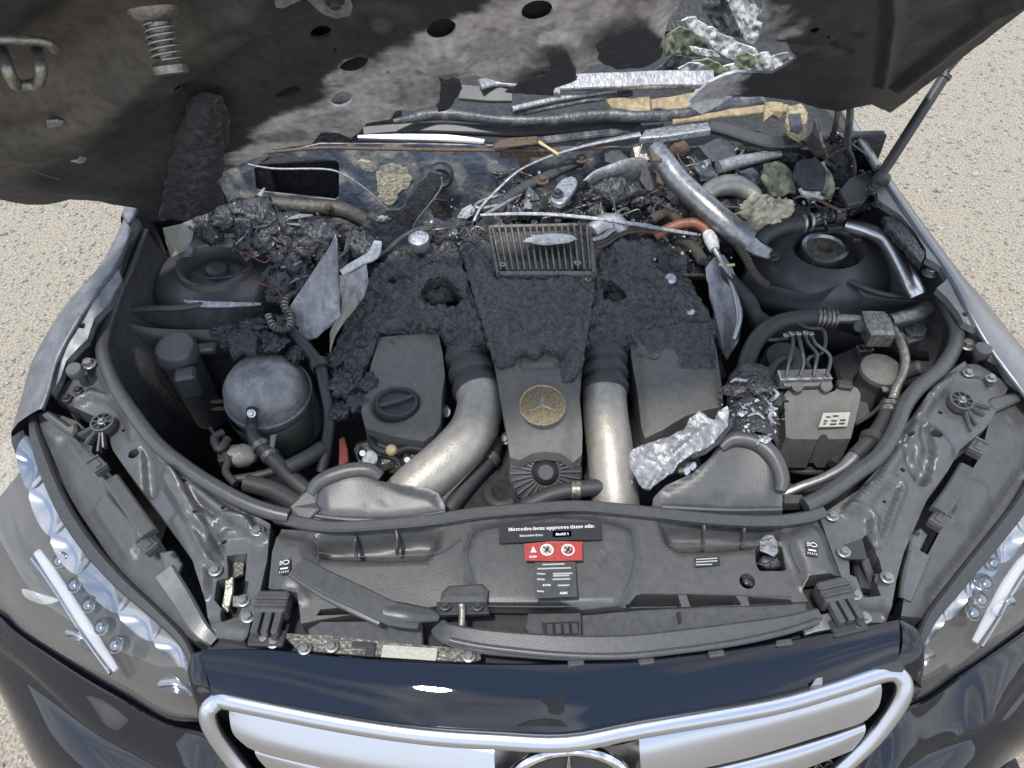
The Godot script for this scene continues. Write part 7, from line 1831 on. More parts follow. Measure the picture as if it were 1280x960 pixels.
	lathe(st, Vector3(-0.349,0.862,-0.552), Vector3(.3, -.2, .8), [Vector2(.012, -.008), Vector2(.0145, -.007), Vector2(.0145, .007), Vector2(.012, .008)], 16)
	put("collar", done(st), "hose", o)
	st = S()
	var loopp := P([-0.439,0.895,-0.636,-0.427,0.895,-0.611,-0.412,0.895,-0.603,-0.4,0.895,-0.61,-0.404,0.895,-0.634,-0.417,0.895,-0.659,-0.416,0.895,-0.684,-0.402,0.895,-0.696])
	tube(st, loopp, .0055, 10)
	o = put("corrugated_cable", done(st), "char_plate")
	var lp := smooth(loopp, 6)
	for i in range(0, lp.size() - 1, 2):
		st = S()
		lathe(st, lp[i], lp[i + 1] - lp[i], [Vector2(.005, -.0012), Vector2(.0072, 0), Vector2(.005, .0012)], 12)
		put("ring", done(st), "dull_alloy", o)
	# burnt relays and harness above the tank
	for e in [[Vector3(-0.481,0.885,-0.594), Vector3(.035, .014, .022), 21], [Vector3(-0.435,0.88,-0.589), Vector3(.03, .012, .02), 22], [Vector3(-0.416,0.88,-0.627), Vector3(.02, .02, .02), 23], [Vector3(-0.392,0.862,-0.58), Vector3(.016, .012, .02), 24], [Vector3(-0.512,0.88,-0.62), Vector3(.026, .008, .014), 25], [Vector3(-0.463,0.885,-0.624), Vector3(.03, .012, .016), 26]]:
		st = S()
		lump(st, e[0], e[1], .42, 2.4, e[2], 14)
		put("melted_lump", done(st), "char_lump")
	st = S()
	slab(st, jag(P([-0.495,0.9,-0.59,-0.483,0.9,-0.601,-0.449,0.9,-0.588,-0.444,0.9,-0.55,-0.468,0.9,-0.555,-0.477,0.9,-0.537]), .01, .003, 9), .012, .002)
	put("melted_relay", done(st), "char_plate")
	# burnt pile behind the tower
	rng.seed = 31
	var px := [Vector3(-0.57,0.94,-0.819), Vector3(-0.539,0.95,-0.839), Vector3(-0.507,0.945,-0.82), Vector3(-0.481,0.955,-0.847), Vector3(-0.451,0.945,-0.822), Vector3(-0.423,0.945,-0.828), Vector3(-0.397,0.94,-0.81), Vector3(-0.374,0.93,-0.799), Vector3(-0.465,0.93,-0.803), Vector3(-0.501,0.925,-0.8), Vector3(-0.431,0.92,-0.803), Vector3(-0.519,0.955,-0.856), Vector3(-0.402,0.915,-0.792), Vector3(-0.452,0.91,-0.787), Vector3(-0.367,0.91,-0.79), Vector3(-0.438,0.89,-0.761), Vector3(-0.414,0.9,-0.759), Vector3(-0.586,0.945,-0.849), Vector3(-0.318,0.92,-0.81), Vector3(-0.296,0.91,-0.798), Vector3(-0.436,0.885,-0.723), Vector3(-0.401,0.88,-0.738), Vector3(-0.347,0.9,-0.767)]
	var pile := top("burnt_debris", "heap of charred clumps behind the left strut tower", "debris heap")
	for i in px.size():
		st = S()
		var s := rng.randf_range(.016, .034)
		lump(st, px[i], Vector3(s * rng.randf_range(.8, 1.4), s * .75, s), .3, rng.randf_range(1.4, 2.2), 200 + i, 13, Basis.from_euler(Vector3(rng.randf(), rng.randf() * 3.0, rng.randf())))
		put("char_clump", done(st), "char_lump", pile)
	for i in 26:
		st = S()
		var c: Vector3 = px[rng.randi() % px.size()] + Vector3(rng.randf_range(-.03, .03), rng.randf_range(.008, .024), rng.randf_range(-.02, .02))
		var d := Vector3(rng.randf_range(-1, 1), rng.randf_range(-.2, .5), rng.randf_range(-1, 1)).normalized() * rng.randf_range(.012, .03)
		strip(st, PackedVector3Array([c - d, c + Vector3(0, rng.randf_range(-.006, .008), 0), c + d]), [.003, rng.randf_range(.006, .012), .002], .002, Vector3(rng.randf_range(-.6, .6), 1, rng.randf_range(-.3, .6)))
		put("char_flake", done(st), "char_plate" if i % 3 else "ash_metal", pile)
	flakes(pile, px, Vector3(.03, .024, .024), 900, .0045, "char_plate", 3)
	flakes(pile, px, Vector3(.03, .028, .024), 160, .004, "ash_metal", 4)
	# thin bare wires
	for w in [[P([-0.496,0.92,-0.693,-0.474,0.92,-0.699,-0.452,0.92,-0.689,-0.438,0.9,-0.7,-0.429,0.89,-0.691]), .0012, "copper"], [P([-0.532,0.93,-0.788,-0.492,0.93,-0.762,-0.459,0.93,-0.738,-0.45,0.93,-0.751]), .001, "copper"], [P([-0.496,1.024,-0.9,-0.449,1.014,-0.9,-0.37,1.011,-0.9,-0.336,1.002,-0.9,-0.298,0.97,-0.9,-0.261,0.922,-0.9]), .0022, "ash_metal"], [P([-0.481,0.92,-0.699,-0.468,0.92,-0.665,-0.456,0.92,-0.632]), .001, "copper"]]:
		st = S()
		tube(st, w[0], w[1], 6)
		loose("bare_wire", done(st), w[2], ["thin copper wire lying curved over the front of the left strut tower", "short copper wire across the top of the left strut tower", "long pale wire hanging across the firewall opening", "short copper wire end dangling in front of the left strut tower"][counts.get("bare_wire", -1) + 1], "wire")
	# upright scorched metal fins left of the engine
	st = S()
	slab(st, jag(P([-0.327,0.985,-0.738,-0.323,0.98,-0.727,-0.322,0.955,-0.694,-0.321,0.925,-0.669,-0.322,0.89,-0.638,-0.33,0.88,-0.636,-0.365,0.86,-0.619,-0.396,0.855,-0.614,-0.425,0.865,-0.636,-0.418,0.885,-0.654,-0.397,0.905,-0.68,-0.369,0.925,-0.703,-0.35,0.95,-0.72]), .02, .002, 14), .003, .0008, Vector3(-.5, .5, .6))
	look(put("heat_shield", done(st), "scorched_alloy"), "upright pale scorched heat shield left of the engine")
	st = S()
	slab(st, jag(P([-0.316,0.95,-0.669,-0.297,0.95,-0.678,-0.275,0.95,-0.699,-0.272,0.93,-0.677,-0.281,0.91,-0.66,-0.306,0.88,-0.655,-0.323,0.87,-0.646]), .02, .002, 15), .003, .0008, Vector3(.3, .5, .6))
	put("heat_shield", done(st), "scorched_alloy")
	st = S()
	slab(st, jag(P([-0.29,0.935,-0.649,-0.287,0.92,-0.632,-0.307,0.905,-0.614,-0.325,0.89,-0.589,-0.334,0.87,-0.573,-0.336,0.885,-0.605,-0.313,0.91,-0.629]), .012, .002, 16), .003, .0008, Vector3(.3, .5, .6))
	put("heat_shield", done(st), "tank_side")
	st = S()
	strip(st, P([-0.258,0.965,-0.74,-0.263,0.962,-0.708,-0.281,0.96,-0.695,-0.299,0.955,-0.685,-0.314,0.95,-0.677]), [.014, .02, .014, .014, .01], .004, Vector3(0, .9, .4))
	loose("bent_strap", done(st), "white_ash", "bright white bent metal strap between the heat shield and the left engine bank", "metal strap")
	st = S()
	tube(st, P([-0.256,0.94,-0.737,-0.244,0.945,-0.744,-0.224,0.95,-0.768,-0.197,0.955,-0.788,-0.17,0.955,-0.791]), .004, 8, 4, false, .5, Vector3.UP)
	put("dipstick_tube", done(st), "char_plate")
	st = S()
	lathe(st, Vector3(-0.193,0.945,-0.774), Vector3(0, 1, .2), [Vector2(.017, -.02), Vector2(.019, -.004), Vector2(.018, .002), Vector2(.014, .004), Vector2(.012, .002), Vector2(0, .003)], 24)
	look(put("filler_cap", done(st), "pale_metal"), "ash-whitened round cap at the rear of the left bank")
	# leaning burnt plate on the firewall
	st = S()
	slab(st, jag(P([-0.176,1,-0.9,-0.154,0.993,-0.9,-0.155,0.97,-0.9,-0.18,0.937,-0.9,-0.209,0.899,-0.9,-0.223,0.87,-0.9,-0.235,0.878,-0.9,-0.25,0.897,-0.9,-0.282,0.889,-0.9,-0.272,0.915,-0.9,-0.253,0.922,-0.9,-0.238,0.921,-0.9,-0.21,0.958,-0.9]), .012, .003, 18), .006, .001, Vector3(0, .3, 1))
	o = loose("burnt_plate", done(st), "char_plate", "dark burnt plate leaning against the firewall, its lower end frayed", "metal plate")
	st = S()
	tube(st, P([-0.154,0.991,-0.893,-0.156,0.971,-0.893,-0.179,0.938,-0.893,-0.209,0.9,-0.893,-0.223,0.871,-0.893]), .0018, 6)
	put("pale_edge", done(st), "ash_metal", o)
	st = S()
	lump(st, Vector3(-0.273,0.904,-0.895), Vector3(.014, .008, .006), .5, 2.5, 41, 10)
	put("frayed_end", done(st), "ash_metal", o)
	st = S()
	lathe(st, Vector3(-0.16,0.962,-0.945), Vector3(0, .1, 1), [Vector2(.024, -.01), Vector2(.024, .003), Vector2(.018, .008), Vector2(.014, .003), Vector2(0, .004)], 22)
	look(put("firewall_stud", done(st), "char_plate"), "round burnt stud on the firewall")
	# ================= right side
	# brake control block
	var bc := Vector3(0.407,0.86,-0.446)
	o = put("brake_unit", sheet(P([0.374,0.87,-0.448,0.385,0.872,-0.459,0.405,0.873,-0.457,0.411,0.874,-0.466,0.434,0.875,-0.464,0.438,0.873,-0.449,0.45,0.873,-0.449,0.462,0.875,-0.46,0.477,0.876,-0.462,0.487,0.875,-0.452,0.489,0.872,-0.442,0.478,0.848,-0.412,0.47,0.83,-0.392,0.438,0.828,-0.394,0.434,0.832,-0.4,0.427,0.832,-0.4,0.421,0.828,-0.394,0.383,0.828,-0.396,0.374,0.83,-0.399]), {"cell": .006, "t": .07}), "dusty_plastic")
	look(o, "brake control unit with a white label")
	st = S()
	slab(st, P([0.428,0.861,-0.418,0.468,0.862,-0.417,0.463,0.847,-0.402,0.42,0.847,-0.402]), .001, .0002, Vector3(0, .7, .7))
	var lb := put("paper_label", done(st), "label_paper", o)
	for ln in [P([0.432,0.858,-0.413,0.438,0.858,-0.412]), P([0.442,0.859,-0.413,0.45,0.859,-0.413]), P([0.428,0.854,-0.408,0.433,0.854,-0.408]), P([0.439,0.854,-0.408,0.447,0.854,-0.408]), P([0.452,0.855,-0.408,0.46,0.855,-0.408]), P([0.427,0.851,-0.405,0.431,0.851,-0.405]), P([0.437,0.851,-0.404,0.446,0.851,-0.404]), P([0.45,0.852,-0.404,0.458,0.852,-0.404])]:
		st = S()
		strip(st, ln, .002, .0015, Vector3(0, .7, .7), 1)
		put("print_line", done(st), "black_print", lb)
	st = S()
	slab(st, P([0.365,0.9,-0.474,0.442,0.9,-0.474,0.442,0.9,-0.453,0.364,0.9,-0.453]), .02, .002)
	slab(st, P([0.366,0.897,-0.455,0.444,0.897,-0.455,0.442,0.885,-0.451,0.372,0.885,-0.451]), .02, .001, Vector3(0, .6, .8))
	var al := put("valve_block", done(st), "aluminium", o)
	for c in [Vector3(0.373,0.902,-0.458), Vector3(0.394,0.902,-0.457), Vector3(0.414,0.902,-0.456), Vector3(0.433,0.902,-0.455)]:
		bolt(o, c, .0065, "dull_alloy", Vector3.UP, "nut", "pipe_nut")
	for c in [Vector3(0.392,0.885,-0.453), Vector3(0.435,0.885,-0.451)]:
		st = S()
		lathe(st, c, Vector3(0, .7, .7), [Vector2(.009, -.012), Vector2(.009, .004), Vector2(.004, .006), Vector2(0, .005)], 14)
		put("boss", done(st), "dusty_plastic", o)
	st = S()
	box(st, Vector3(0.468,0.872,-0.459), Vector3(.024, .02, .016), .003, Basis(Vector3.UP, -.2))
	put("plug_socket", done(st), "black_plastic", o)
	for p in [P([0.372,0.905,-0.455,0.377,0.915,-0.47,0.387,0.925,-0.494,0.391,0.93,-0.515,0.386,0.93,-0.524]), P([0.392,0.905,-0.454,0.399,0.915,-0.469,0.399,0.925,-0.485,0.4,0.93,-0.514]), P([0.412,0.905,-0.453,0.417,0.915,-0.468,0.422,0.92,-0.485,0.413,0.925,-0.505,0.412,0.93,-0.517]), P([0.431,0.905,-0.452,0.44,0.915,-0.472,0.439,0.92,-0.485,0.424,0.925,-0.501,0.42,0.93,-0.517]), P([0.414,0.9,-0.475,0.414,0.9,-0.489,0.42,0.905,-0.494,0.437,0.91,-0.498,0.447,0.915,-0.519,0.446,0.92,-0.538,0.425,0.92,-0.542,0.412,0.92,-0.556])]:
		st = S()
		tube(st, p, .003, 8)
		put("brake_pipe", done(st), "brake_pipe_coat")
	for c in [Vector3(0.381,0.93,-0.515), Vector3(0.39,0.932,-0.516), Vector3(0.4,0.932,-0.516), Vector3(0.411,0.932,-0.517), Vector3(0.42,0.93,-0.517)]:
		st = S()
		box(st, c, Vector3(.008, .008, .008), .0015)
		put("pipe_clip", done(st), "dull_alloy")
	st = S()
	tube(st, P([0.357,0.92,-0.518,0.376,0.92,-0.519,0.389,0.92,-0.522]), .003, 8)
	put("brake_pipe", done(st), "brake_pipe_coat")
	st = S()
	lathe(st, Vector3(0.41,0.84,-0.553), Vector3(0, 1, .2), [Vector2(0, .01), Vector2(.03, .008), Vector2(.034, 0), Vector2(.035, -.05)], 26)
	look(put("brake_reservoir", done(st), "plastic"), "round grey reservoir behind the brake unit")
	st = S()
	tube(st, P([0.368,0.86,-0.499,0.382,0.86,-0.525,0.401,0.86,-0.537,0.414,0.86,-0.529]), .007, 10)
	put("vacuum_hose", done(st), "hose")
	# capped reservoir with connector
	st = S()
	lathe(st, Vector3(0.544,0.865,-0.502), Vector3(0, 1, .1), [Vector2(0, .002), Vector2(.029, .002), Vector2(.0315, 0), Vector2(.032, -.008), Vector2(.027, -.01), Vector2(.025, -.1)], 30)
	o = put("washer_filler", done(st), "dusty_plastic")
	look(o, "round grey capped filler on the right")
	st = S()
	box(st, Vector3(0.548,0.84,-0.476), Vector3(.018, .03, .02), .003)
	put("connector", done(st), "black_plastic", o)
	st = S()
	box(st, Vector3(0.538,0.858,-0.464), Vector3(.009, .005, .01), .001)
	put("connector_latch", done(st), "dull_alloy", o)
	st = S()
	tube(st, P([0.543,0.84,-0.462,0.526,0.84,-0.443,0.506,0.84,-0.427,0.481,0.84,-0.412]), .003, 8)
	put("cable", done(st), "hose", o)
	st = S()
	slab(st, P([0.502,0.82,-0.579,0.544,0.83,-0.592,0.578,0.83,-0.595,0.54,0.82,-0.531,0.535,0.8,-0.461,0.51,0.79,-0.454,0.495,0.82,-0.514]), .01, .003)
	o = put("bracket_plate", done(st), "black_plastic")
	st = S()
	box(st, Vector3(0.542,0.85,-0.562), Vector3(.026, .012, .016), .002, Basis(Vector3.UP, .1))
	var sock := put("relay_socket", done(st), "dull_alloy", o)
	for k in 4:
		st = S()
		box(st, Vector3(0.539,0.857,-0.558) + Vector3(-.006 + .012 * (k % 2), 0, -.003 + .006 * (k / 2)), Vector3(.008, .001, .004), .0003)
		put("socket_slot", done(st), "cavity", o)
	# air conditioning line
	st = S()
	tube(st, P([0.327,0.83,-0.494,0.334,0.85,-0.519,0.351,0.87,-0.553,0.372,0.885,-0.574,0.401,0.89,-0.59,0.435,0.892,-0.596,0.461,0.892,-0.597]), [.0135, .0135, .014, .014, .0135, .0135, .0135], 14)
	look(put("coolant_hose", done(st), "hose"), "thick black hose bending towards the air-conditioning valve")
	st = S()
	ribbed(st, Vector3(0.46,0.892,-0.597), Vector3(0.494,0.892,-0.591), .0155, 5, .003)
	o = put("ac_line", done(st), "dull_alloy")
	look(o, "dull metal air-conditioning line with its valve block")
	st = S()
	tube(st, P([0.491,0.892,-0.592,0.511,0.892,-0.591,0.538,0.892,-0.586]), .0085, 12)
	tube(st, P([0.576,0.892,-0.582,0.599,0.892,-0.589,0.625,0.892,-0.597,0.654,0.888,-0.619]), [.012, .0125, .0125, .012], 12)
	put("metal_pipe", done(st), "dull_alloy", o)
	st = S()
	slab(st, P([0.532,0.91,-0.595,0.568,0.91,-0.591,0.571,0.91,-0.573,0.57,0.91,-0.547,0.564,0.91,-0.536,0.527,0.91,-0.538,0.527,0.91,-0.564]), .03, .005)
	put("valve_body", done(st), "dull_alloy", o)
	st = S()
	lathe(st, Vector3(0.555,0.895,-0.551), Vector3(-.1, .6, .8), [Vector2(.008, -.01), Vector2(.008, .002), Vector2(.006, .01), Vector2(0, .011)], 12)
	put("valve_port", done(st), "dull_alloy", o)
	st = S()
	lathe(st, Vector3(0.521,0.895,-0.57), Vector3(-.2, .6, .8), [Vector2(.009, -.01), Vector2(.009, .006), Vector2(0, .008)], 12)
	put("pressure_sensor", done(st), "black_plastic", o)
	st = S()
	tube(st, P([0.576,0.89,-0.565,0.579,0.888,-0.543,0.578,0.885,-0.518,0.574,0.88,-0.497,0.563,0.875,-0.476,0.552,0.87,-0.461,0.541,0.86,-0.441]), [.0075, .0075, .0075, .007, .0065, .007, .008], 12)
	put("metal_pipe", done(st), "dull_alloy", o)
	for c in [Vector3(0.535,0.858,-0.431), Vector3(0.529,0.855,-0.423), Vector3(0.484,0.845,-0.372)]:
		st = S()
		lathe(st, c, Vector3(-.35, -.15, .9), [Vector2(.0085, -.005), Vector2(.0125, -.004), Vector2(.0125, .004), Vector2(.0085, .005)], 16)
		put("crimp_ring", done(st), "dull_alloy", o)
	st = S()
	tube(st, P([0.532,0.855,-0.429,0.515,0.852,-0.404,0.496,0.85,-0.383,0.473,0.845,-0.362,0.458,0.842,-0.35]), .011, 12)
	put("hose_section", done(st), "hose", o)
	st = S()
	tube(st, P([0.462,0.84,-0.354,0.449,0.84,-0.341,0.428,0.84,-0.326,0.399,0.835,-0.314,0.369,0.83,-0.306,0.341,0.82,-0.299]), [.0105, .0105, .0075, .007, .007, .007], 12)
	put("metal_pipe", done(st), "aluminium", o)
	st = S()
	lathe(st, Vector3(0.491,0.846,-0.375), Vector3(-.5, -.1, .8), [Vector2(.0115, -.008), Vector2(.018, -.006), Vector2(.018, .006), Vector2(.0115, .008)], 20)
	put("rubber_grommet", done(st), "hose", o)
	st = S()
	slab(st, P([0.603,0.868,-0.582,0.617,0.868,-0.599,0.646,0.868,-0.606,0.65,0.868,-0.59,0.634,0.868,-0.567,0.606,0.868,-0.557]), .006, .002)
	o = put("grommet_plate", done(st), "aluminium")
	st = S()
	lathe(st, Vector3(0.622,0.868,-0.581), Vector3(0, 1, .1), [Vector2(.016, 0), Vector2(.0165, .008), Vector2(.013, .0085), Vector2(.012, .006), Vector2(.005, .006), Vector2(.004, .009), Vector2(0, .009)], 22)
	put("round_knob", done(st), "panel", o)
	st = S()
	lathe(st, Vector3(0.604,0.85,-0.513), Vector3(.5, .6, .2), [Vector2(.011, -.03), Vector2(.012, .01), Vector2(.008, .014), Vector2(0, .014)], 14)
	put("pipe_stub", done(st), "plastic")
	# things low in the right of the bay
	for h in [[P([0.395,0.74,-0.408,0.431,0.74,-0.399,0.471,0.74,-0.405,0.523,0.74,-0.428]), .006], [P([0.384,0.73,-0.384,0.425,0.73,-0.372,0.475,0.73,-0.389]), .006], [P([0.464,0.78,-0.439,0.475,0.78,-0.414,0.453,0.78,-0.383]), .008]]:
		st = S()
		tube(st, h[0], h[1], 10)
		put("cable", done(st), "hose")
	st = S()
	lathe(st, Vector3(0.433,0.74,-0.431), Vector3(0, 1, .2), [Vector2(0, .01), Vector2(.03, .01), Vector2(.032, 0), Vector2(.032, -.05)], 24)
	put("horn", done(st), "black_plastic")
	st = S()
	box(st, Vector3(0.353,0.825,-0.284), Vector3(.03, .02, .014), .002)
	put("terminal_block", done(st), "plastic")
	# wheel-arch wall and stiffener behind the brake unit
	st = S()
	loft(st, [P([0.33,0.92,-0.709,0.352,0.91,-0.677,0.372,0.9,-0.642,0.391,0.88,-0.618,0.472,0.86,-0.626,0.539,0.85,-0.595,0.642,0.85,-0.552]), P([0.323,0.9,-0.691,0.344,0.89,-0.655,0.365,0.86,-0.631,0.391,0.84,-0.612,0.488,0.8,-0.63,0.558,0.8,-0.607,0.665,0.8,-0.564]), P([0.404,0.6,-0.87,0.427,0.6,-0.82,0.447,0.6,-0.795,0.474,0.6,-0.77,0.573,0.6,-0.743,0.654,0.6,-0.717,0.749,0.6,-0.67])], 3, 3)
	put("inner_arch", done(st), "soot")
	st = S()
	loft(st, [P([-0.713,0.88,-0.657,-0.652,0.86,-0.656,-0.56,0.85,-0.659,-0.465,0.85,-0.669]), P([-0.725,0.82,-0.661,-0.661,0.81,-0.649,-0.572,0.8,-0.645,-0.476,0.8,-0.661]), P([-0.839,0.6,-0.802,-0.765,0.6,-0.775,-0.665,0.6,-0.771,-0.553,0.6,-0.79])], 3, 3)
	put("inner_arch", done(st), "plastic")
	# bright steel pipe over the right tower
	st = S()
	tube(st, P([0.564,0.93,-0.797,0.588,0.932,-0.779,0.611,0.932,-0.754,0.618,0.93,-0.719,0.621,0.925,-0.679,0.624,0.918,-0.637,0.629,0.91,-0.622]), [.011, .013, .0142, .0148, .015, .016, .016], 16)
	look(put("steel_pipe", done(st), "bright_steel"), "bright bent steel pipe over the right strut tower")
	st = S()
	slab(st, P([0.579,0.91,-0.801,0.595,0.91,-0.812,0.606,0.91,-0.802,0.593,0.91,-0.781,0.579,0.91,-0.781]), .006, .002)
	o = put("pipe_mount", done(st), "dull_alloy")
	bolt(o, Vector3(0.588,0.912,-0.795), .008, "dark_bolt", Vector3.UP, "nut")
	st = S()
	slab(st, jag(P([0.608,0.965,-0.77,0.626,0.965,-0.774,0.636,0.965,-0.741,0.641,0.965,-0.704,0.64,0.965,-0.669,0.622,0.965,-0.636,0.617,0.965,-0.662,0.612,0.965,-0.705,0.605,0.965,-0.738]), .01, .003, 44), .012, .002, Vector3(-.4, .8, .2))
	look(put("melted_insulation", done(st), "char_lump"), "glittering melted insulation along the right fender")
	# tower brace
	st = S()
	tube(st, P([0.233,1.02,-0.914,0.245,1.015,-0.876,0.266,1,-0.839,0.301,0.985,-0.79,0.338,0.965,-0.756,0.372,0.945,-0.736]), [.018, .0195, .0205, .021, .0215, .022], 18)
	o = put("tower_brace", done(st), "strut_bar")
	look(o, "thick steel brace running from the cowl to the right strut tower")
	st = S()
	slab(st, P([0.356,0.955,-0.755,0.389,0.945,-0.749,0.425,0.92,-0.745,0.433,0.91,-0.735,0.425,0.905,-0.73,0.389,0.92,-0.728,0.357,0.94,-0.725]), .006, .002)
	put("brace_foot", done(st), "strut_bar", o)
	bolt(o, Vector3(0.422,0.912,-0.737), .011, "dark_bolt", Vector3(0, 1, .3))
	st = S()
	slab(st, P([0.218,1.03,-0.897,0.241,1.03,-0.918,0.252,1.03,-0.901,0.245,1.03,-0.874,0.233,1.03,-0.864,0.219,1.03,-0.865]), .004, .001)
	slab(st, P([0.228,1.01,-0.858,0.245,1,-0.863,0.24,0.99,-0.846,0.229,0.995,-0.849]), .004, .001)
	look(put("brace_tab", done(st), "rusty", o), "rusty torn tab at the brace's upper end")
	# reddish hose with its pale fitting and line
	st = S()
	tube(st, P([0.217,0.94,-0.765,0.236,0.948,-0.771,0.261,0.955,-0.777,0.286,0.957,-0.777,0.301,0.955,-0.765,0.307,0.95,-0.751]), .0095, 14)
	o = put("fuel_hose", done(st), "copper")
	look(o, "reddish-brown burnt hose with a pale fitting")
	st = S()
	tube(st, P([0.305,0.952,-0.757,0.309,0.948,-0.74,0.312,0.942,-0.72]), [.009, .012, .0085], 12)
	put("pale_fitting", done(st), "white_ash", o)
	st = S()
	tube(st, P([0.312,0.942,-0.72,0.324,0.93,-0.696,0.334,0.915,-0.667,0.338,0.9,-0.631,0.337,0.885,-0.6,0.329,0.865,-0.58]), [.0055, .005, .005, .005, .005, .006], 10)
	put("metal_line", done(st), "aluminium", o)
	st = S()
	tube(st, P([0.317,0.93,-0.696,0.324,0.93,-0.692,0.342,0.93,-0.693]), .0025, 6)
	put("orange_clip", done(st), "straw", o)
	st = S()
	slab(st, jag(P([0.294,0.925,-0.693,0.31,0.935,-0.708,0.328,0.935,-0.716,0.345,0.915,-0.682,0.349,0.89,-0.628,0.342,0.86,-0.592,0.324,0.82,-0.577,0.312,0.83,-0.606,0.304,0.88,-0.652]), .015, .003, 22), .004, .001, Vector3(-.3, .8, .5))
	put("scorched_plate", done(st), "scorched_alloy")
	for rp in [[P([0.335,0.95,-0.778,0.35,0.945,-0.742,0.363,0.935,-0.705,0.375,0.92,-0.676,0.394,0.91,-0.658]), .008], [P([0.217,0.95,-0.801,0.238,0.95,-0.817,0.257,0.95,-0.811,0.264,0.95,-0.786]), .009], [P([0.26,0.93,-0.767,0.278,0.93,-0.754,0.287,0.93,-0.729,0.291,0.93,-0.706]), .009]]:
		st = S()
		tube(st, rp[0], rp[1] * .8, 10)
		o = put("corrugated_cable", done(st), "char_plate")
		var q := smooth(rp[0], 7)
		for i in range(0, q.size() - 1, 1):
			st = S()
			lathe(st, q[i], q[i + 1] - q[i], [Vector2(rp[1] * .8, -.0014), Vector2(rp[1] * 1.05, 0), Vector2(rp[1] * .8, .0014)], 12)
			put("ring", done(st), "brown_ring", o)
	# melted pale reservoir
	st = S()
	lump(st, Vector3(0.409,0.955,-0.8), Vector3(.042, .032, .032), .3, 1.9, 51, 20)
	lump(st, Vector3(0.445,0.96,-0.806), Vector3(.018, .02, .016), .35, 2.2, 52, 14)
	look(put("brake_fluid_bottle", done(st), "melted"), "melted cream-coloured fluid bottle")
	st = S()
	tube(st, P([0.4,0.93,-0.755,0.414,0.94,-0.764,0.441,0.945,-0.775,0.476,0.945,-0.782]), [.013, .0135, .014, .0145], 14)
	o = put("vacuum_hose", done(st), "hose")
	for c in [Vector3(0.479,0.946,-0.783), Vector3(0.492,0.946,-0.787)]:
		st = S()
		lathe(st, c, Vector3(1, 0, -.1), [Vector2(.014, -.003), Vector2(.016, -.002), Vector2(.016, .002), Vector2(.014, .003)], 18)
		put("hose_clamp", done(st), "aluminium", o)
	st = S()
	tube(st, P([0.496,0.94,-0.798,0.521,0.94,-0.807,0.54,0.94,-0.811]), [.011, .01, .01], 14)
	put("elbow", done(st), "dull_alloy", o)
	st = S()
	lathe(st, Vector3(0.543,0.94,-0.813), Vector3(1, 0, .1), [Vector2(.013, 0), Vector2(.016, .002), Vector2(.016, .016), Vector2(.012, .02), Vector2(0, .02)], 16)
	put("coupling", done(st), "black_plastic", o)
	st = S()
	slab(st, P([0.528,0.93,-0.801,0.557,0.93,-0.81,0.571,0.93,-0.802,0.559,0.93,-0.79,0.529,0.93,-0.787]), .01, .002)
	put("scorched_block", done(st), "char_plate")

func shard(pts: PackedVector3Array, t: float, m: String, label: String, called := "glass_fragment", cat := "glass fragment", group := "shattered windscreen pieces", face := Vector3(0, .7, .7), seed := 1):
	var p := jag(pts, .01, .0025, seed)
	if not m.begins_with("glass"):
		var st := S()
		slab(st, p, t, .0008, face)
		return loose(called, done(st), m, label, cat, group)
	# crazed laminated glass: many small tilted crumbs held in one sheet
	var n := newell(pts)
	if n.dot(face) < 0: n = -n
	var x := (Vector3.RIGHT - n * n.x).normalized()
	var fr := Transform3D(Basis(x, n, x.cross(n)), pts[0])
	var cells := noise(seed, 90.0, 1, FastNoiseLite.TYPE_CELLULAR)
	cells.cellular_return_type = FastNoiseLite.RETURN_CELL_VALUE
	var soft := noise(seed + 9, 22.0, 4)
	var base: Vector3 = {"glass_pale": Vector3(.8, .82, .78), "glass_green": Vector3(.28, .3, .2), "glass_dark": Vector3(.1, .11, .115)}[m]
	var col := func(q: Vector3) -> Color:
		var l := fr.affine_inverse() * q
		var v: float = cells.get_noise_2d(l.x, l.z)
		var s: float = soft.get_noise_2d(l.x, l.z)
		var c := base * (1.0 + .45 * v) * (1.0 - .55 * smoothstep(.05, .3, s))
		return Color(c.x, c.y, c.z)
	return loose(called, sheet(p, {"fr": fr, "cell": .0034, "t": t, "extra": func(q: Vector2) -> float: return .0022 * cells.get_noise_2dv(q) + .004 * soft.get_noise_2dv(q * .5), "col": col}), m, label, cat, group)

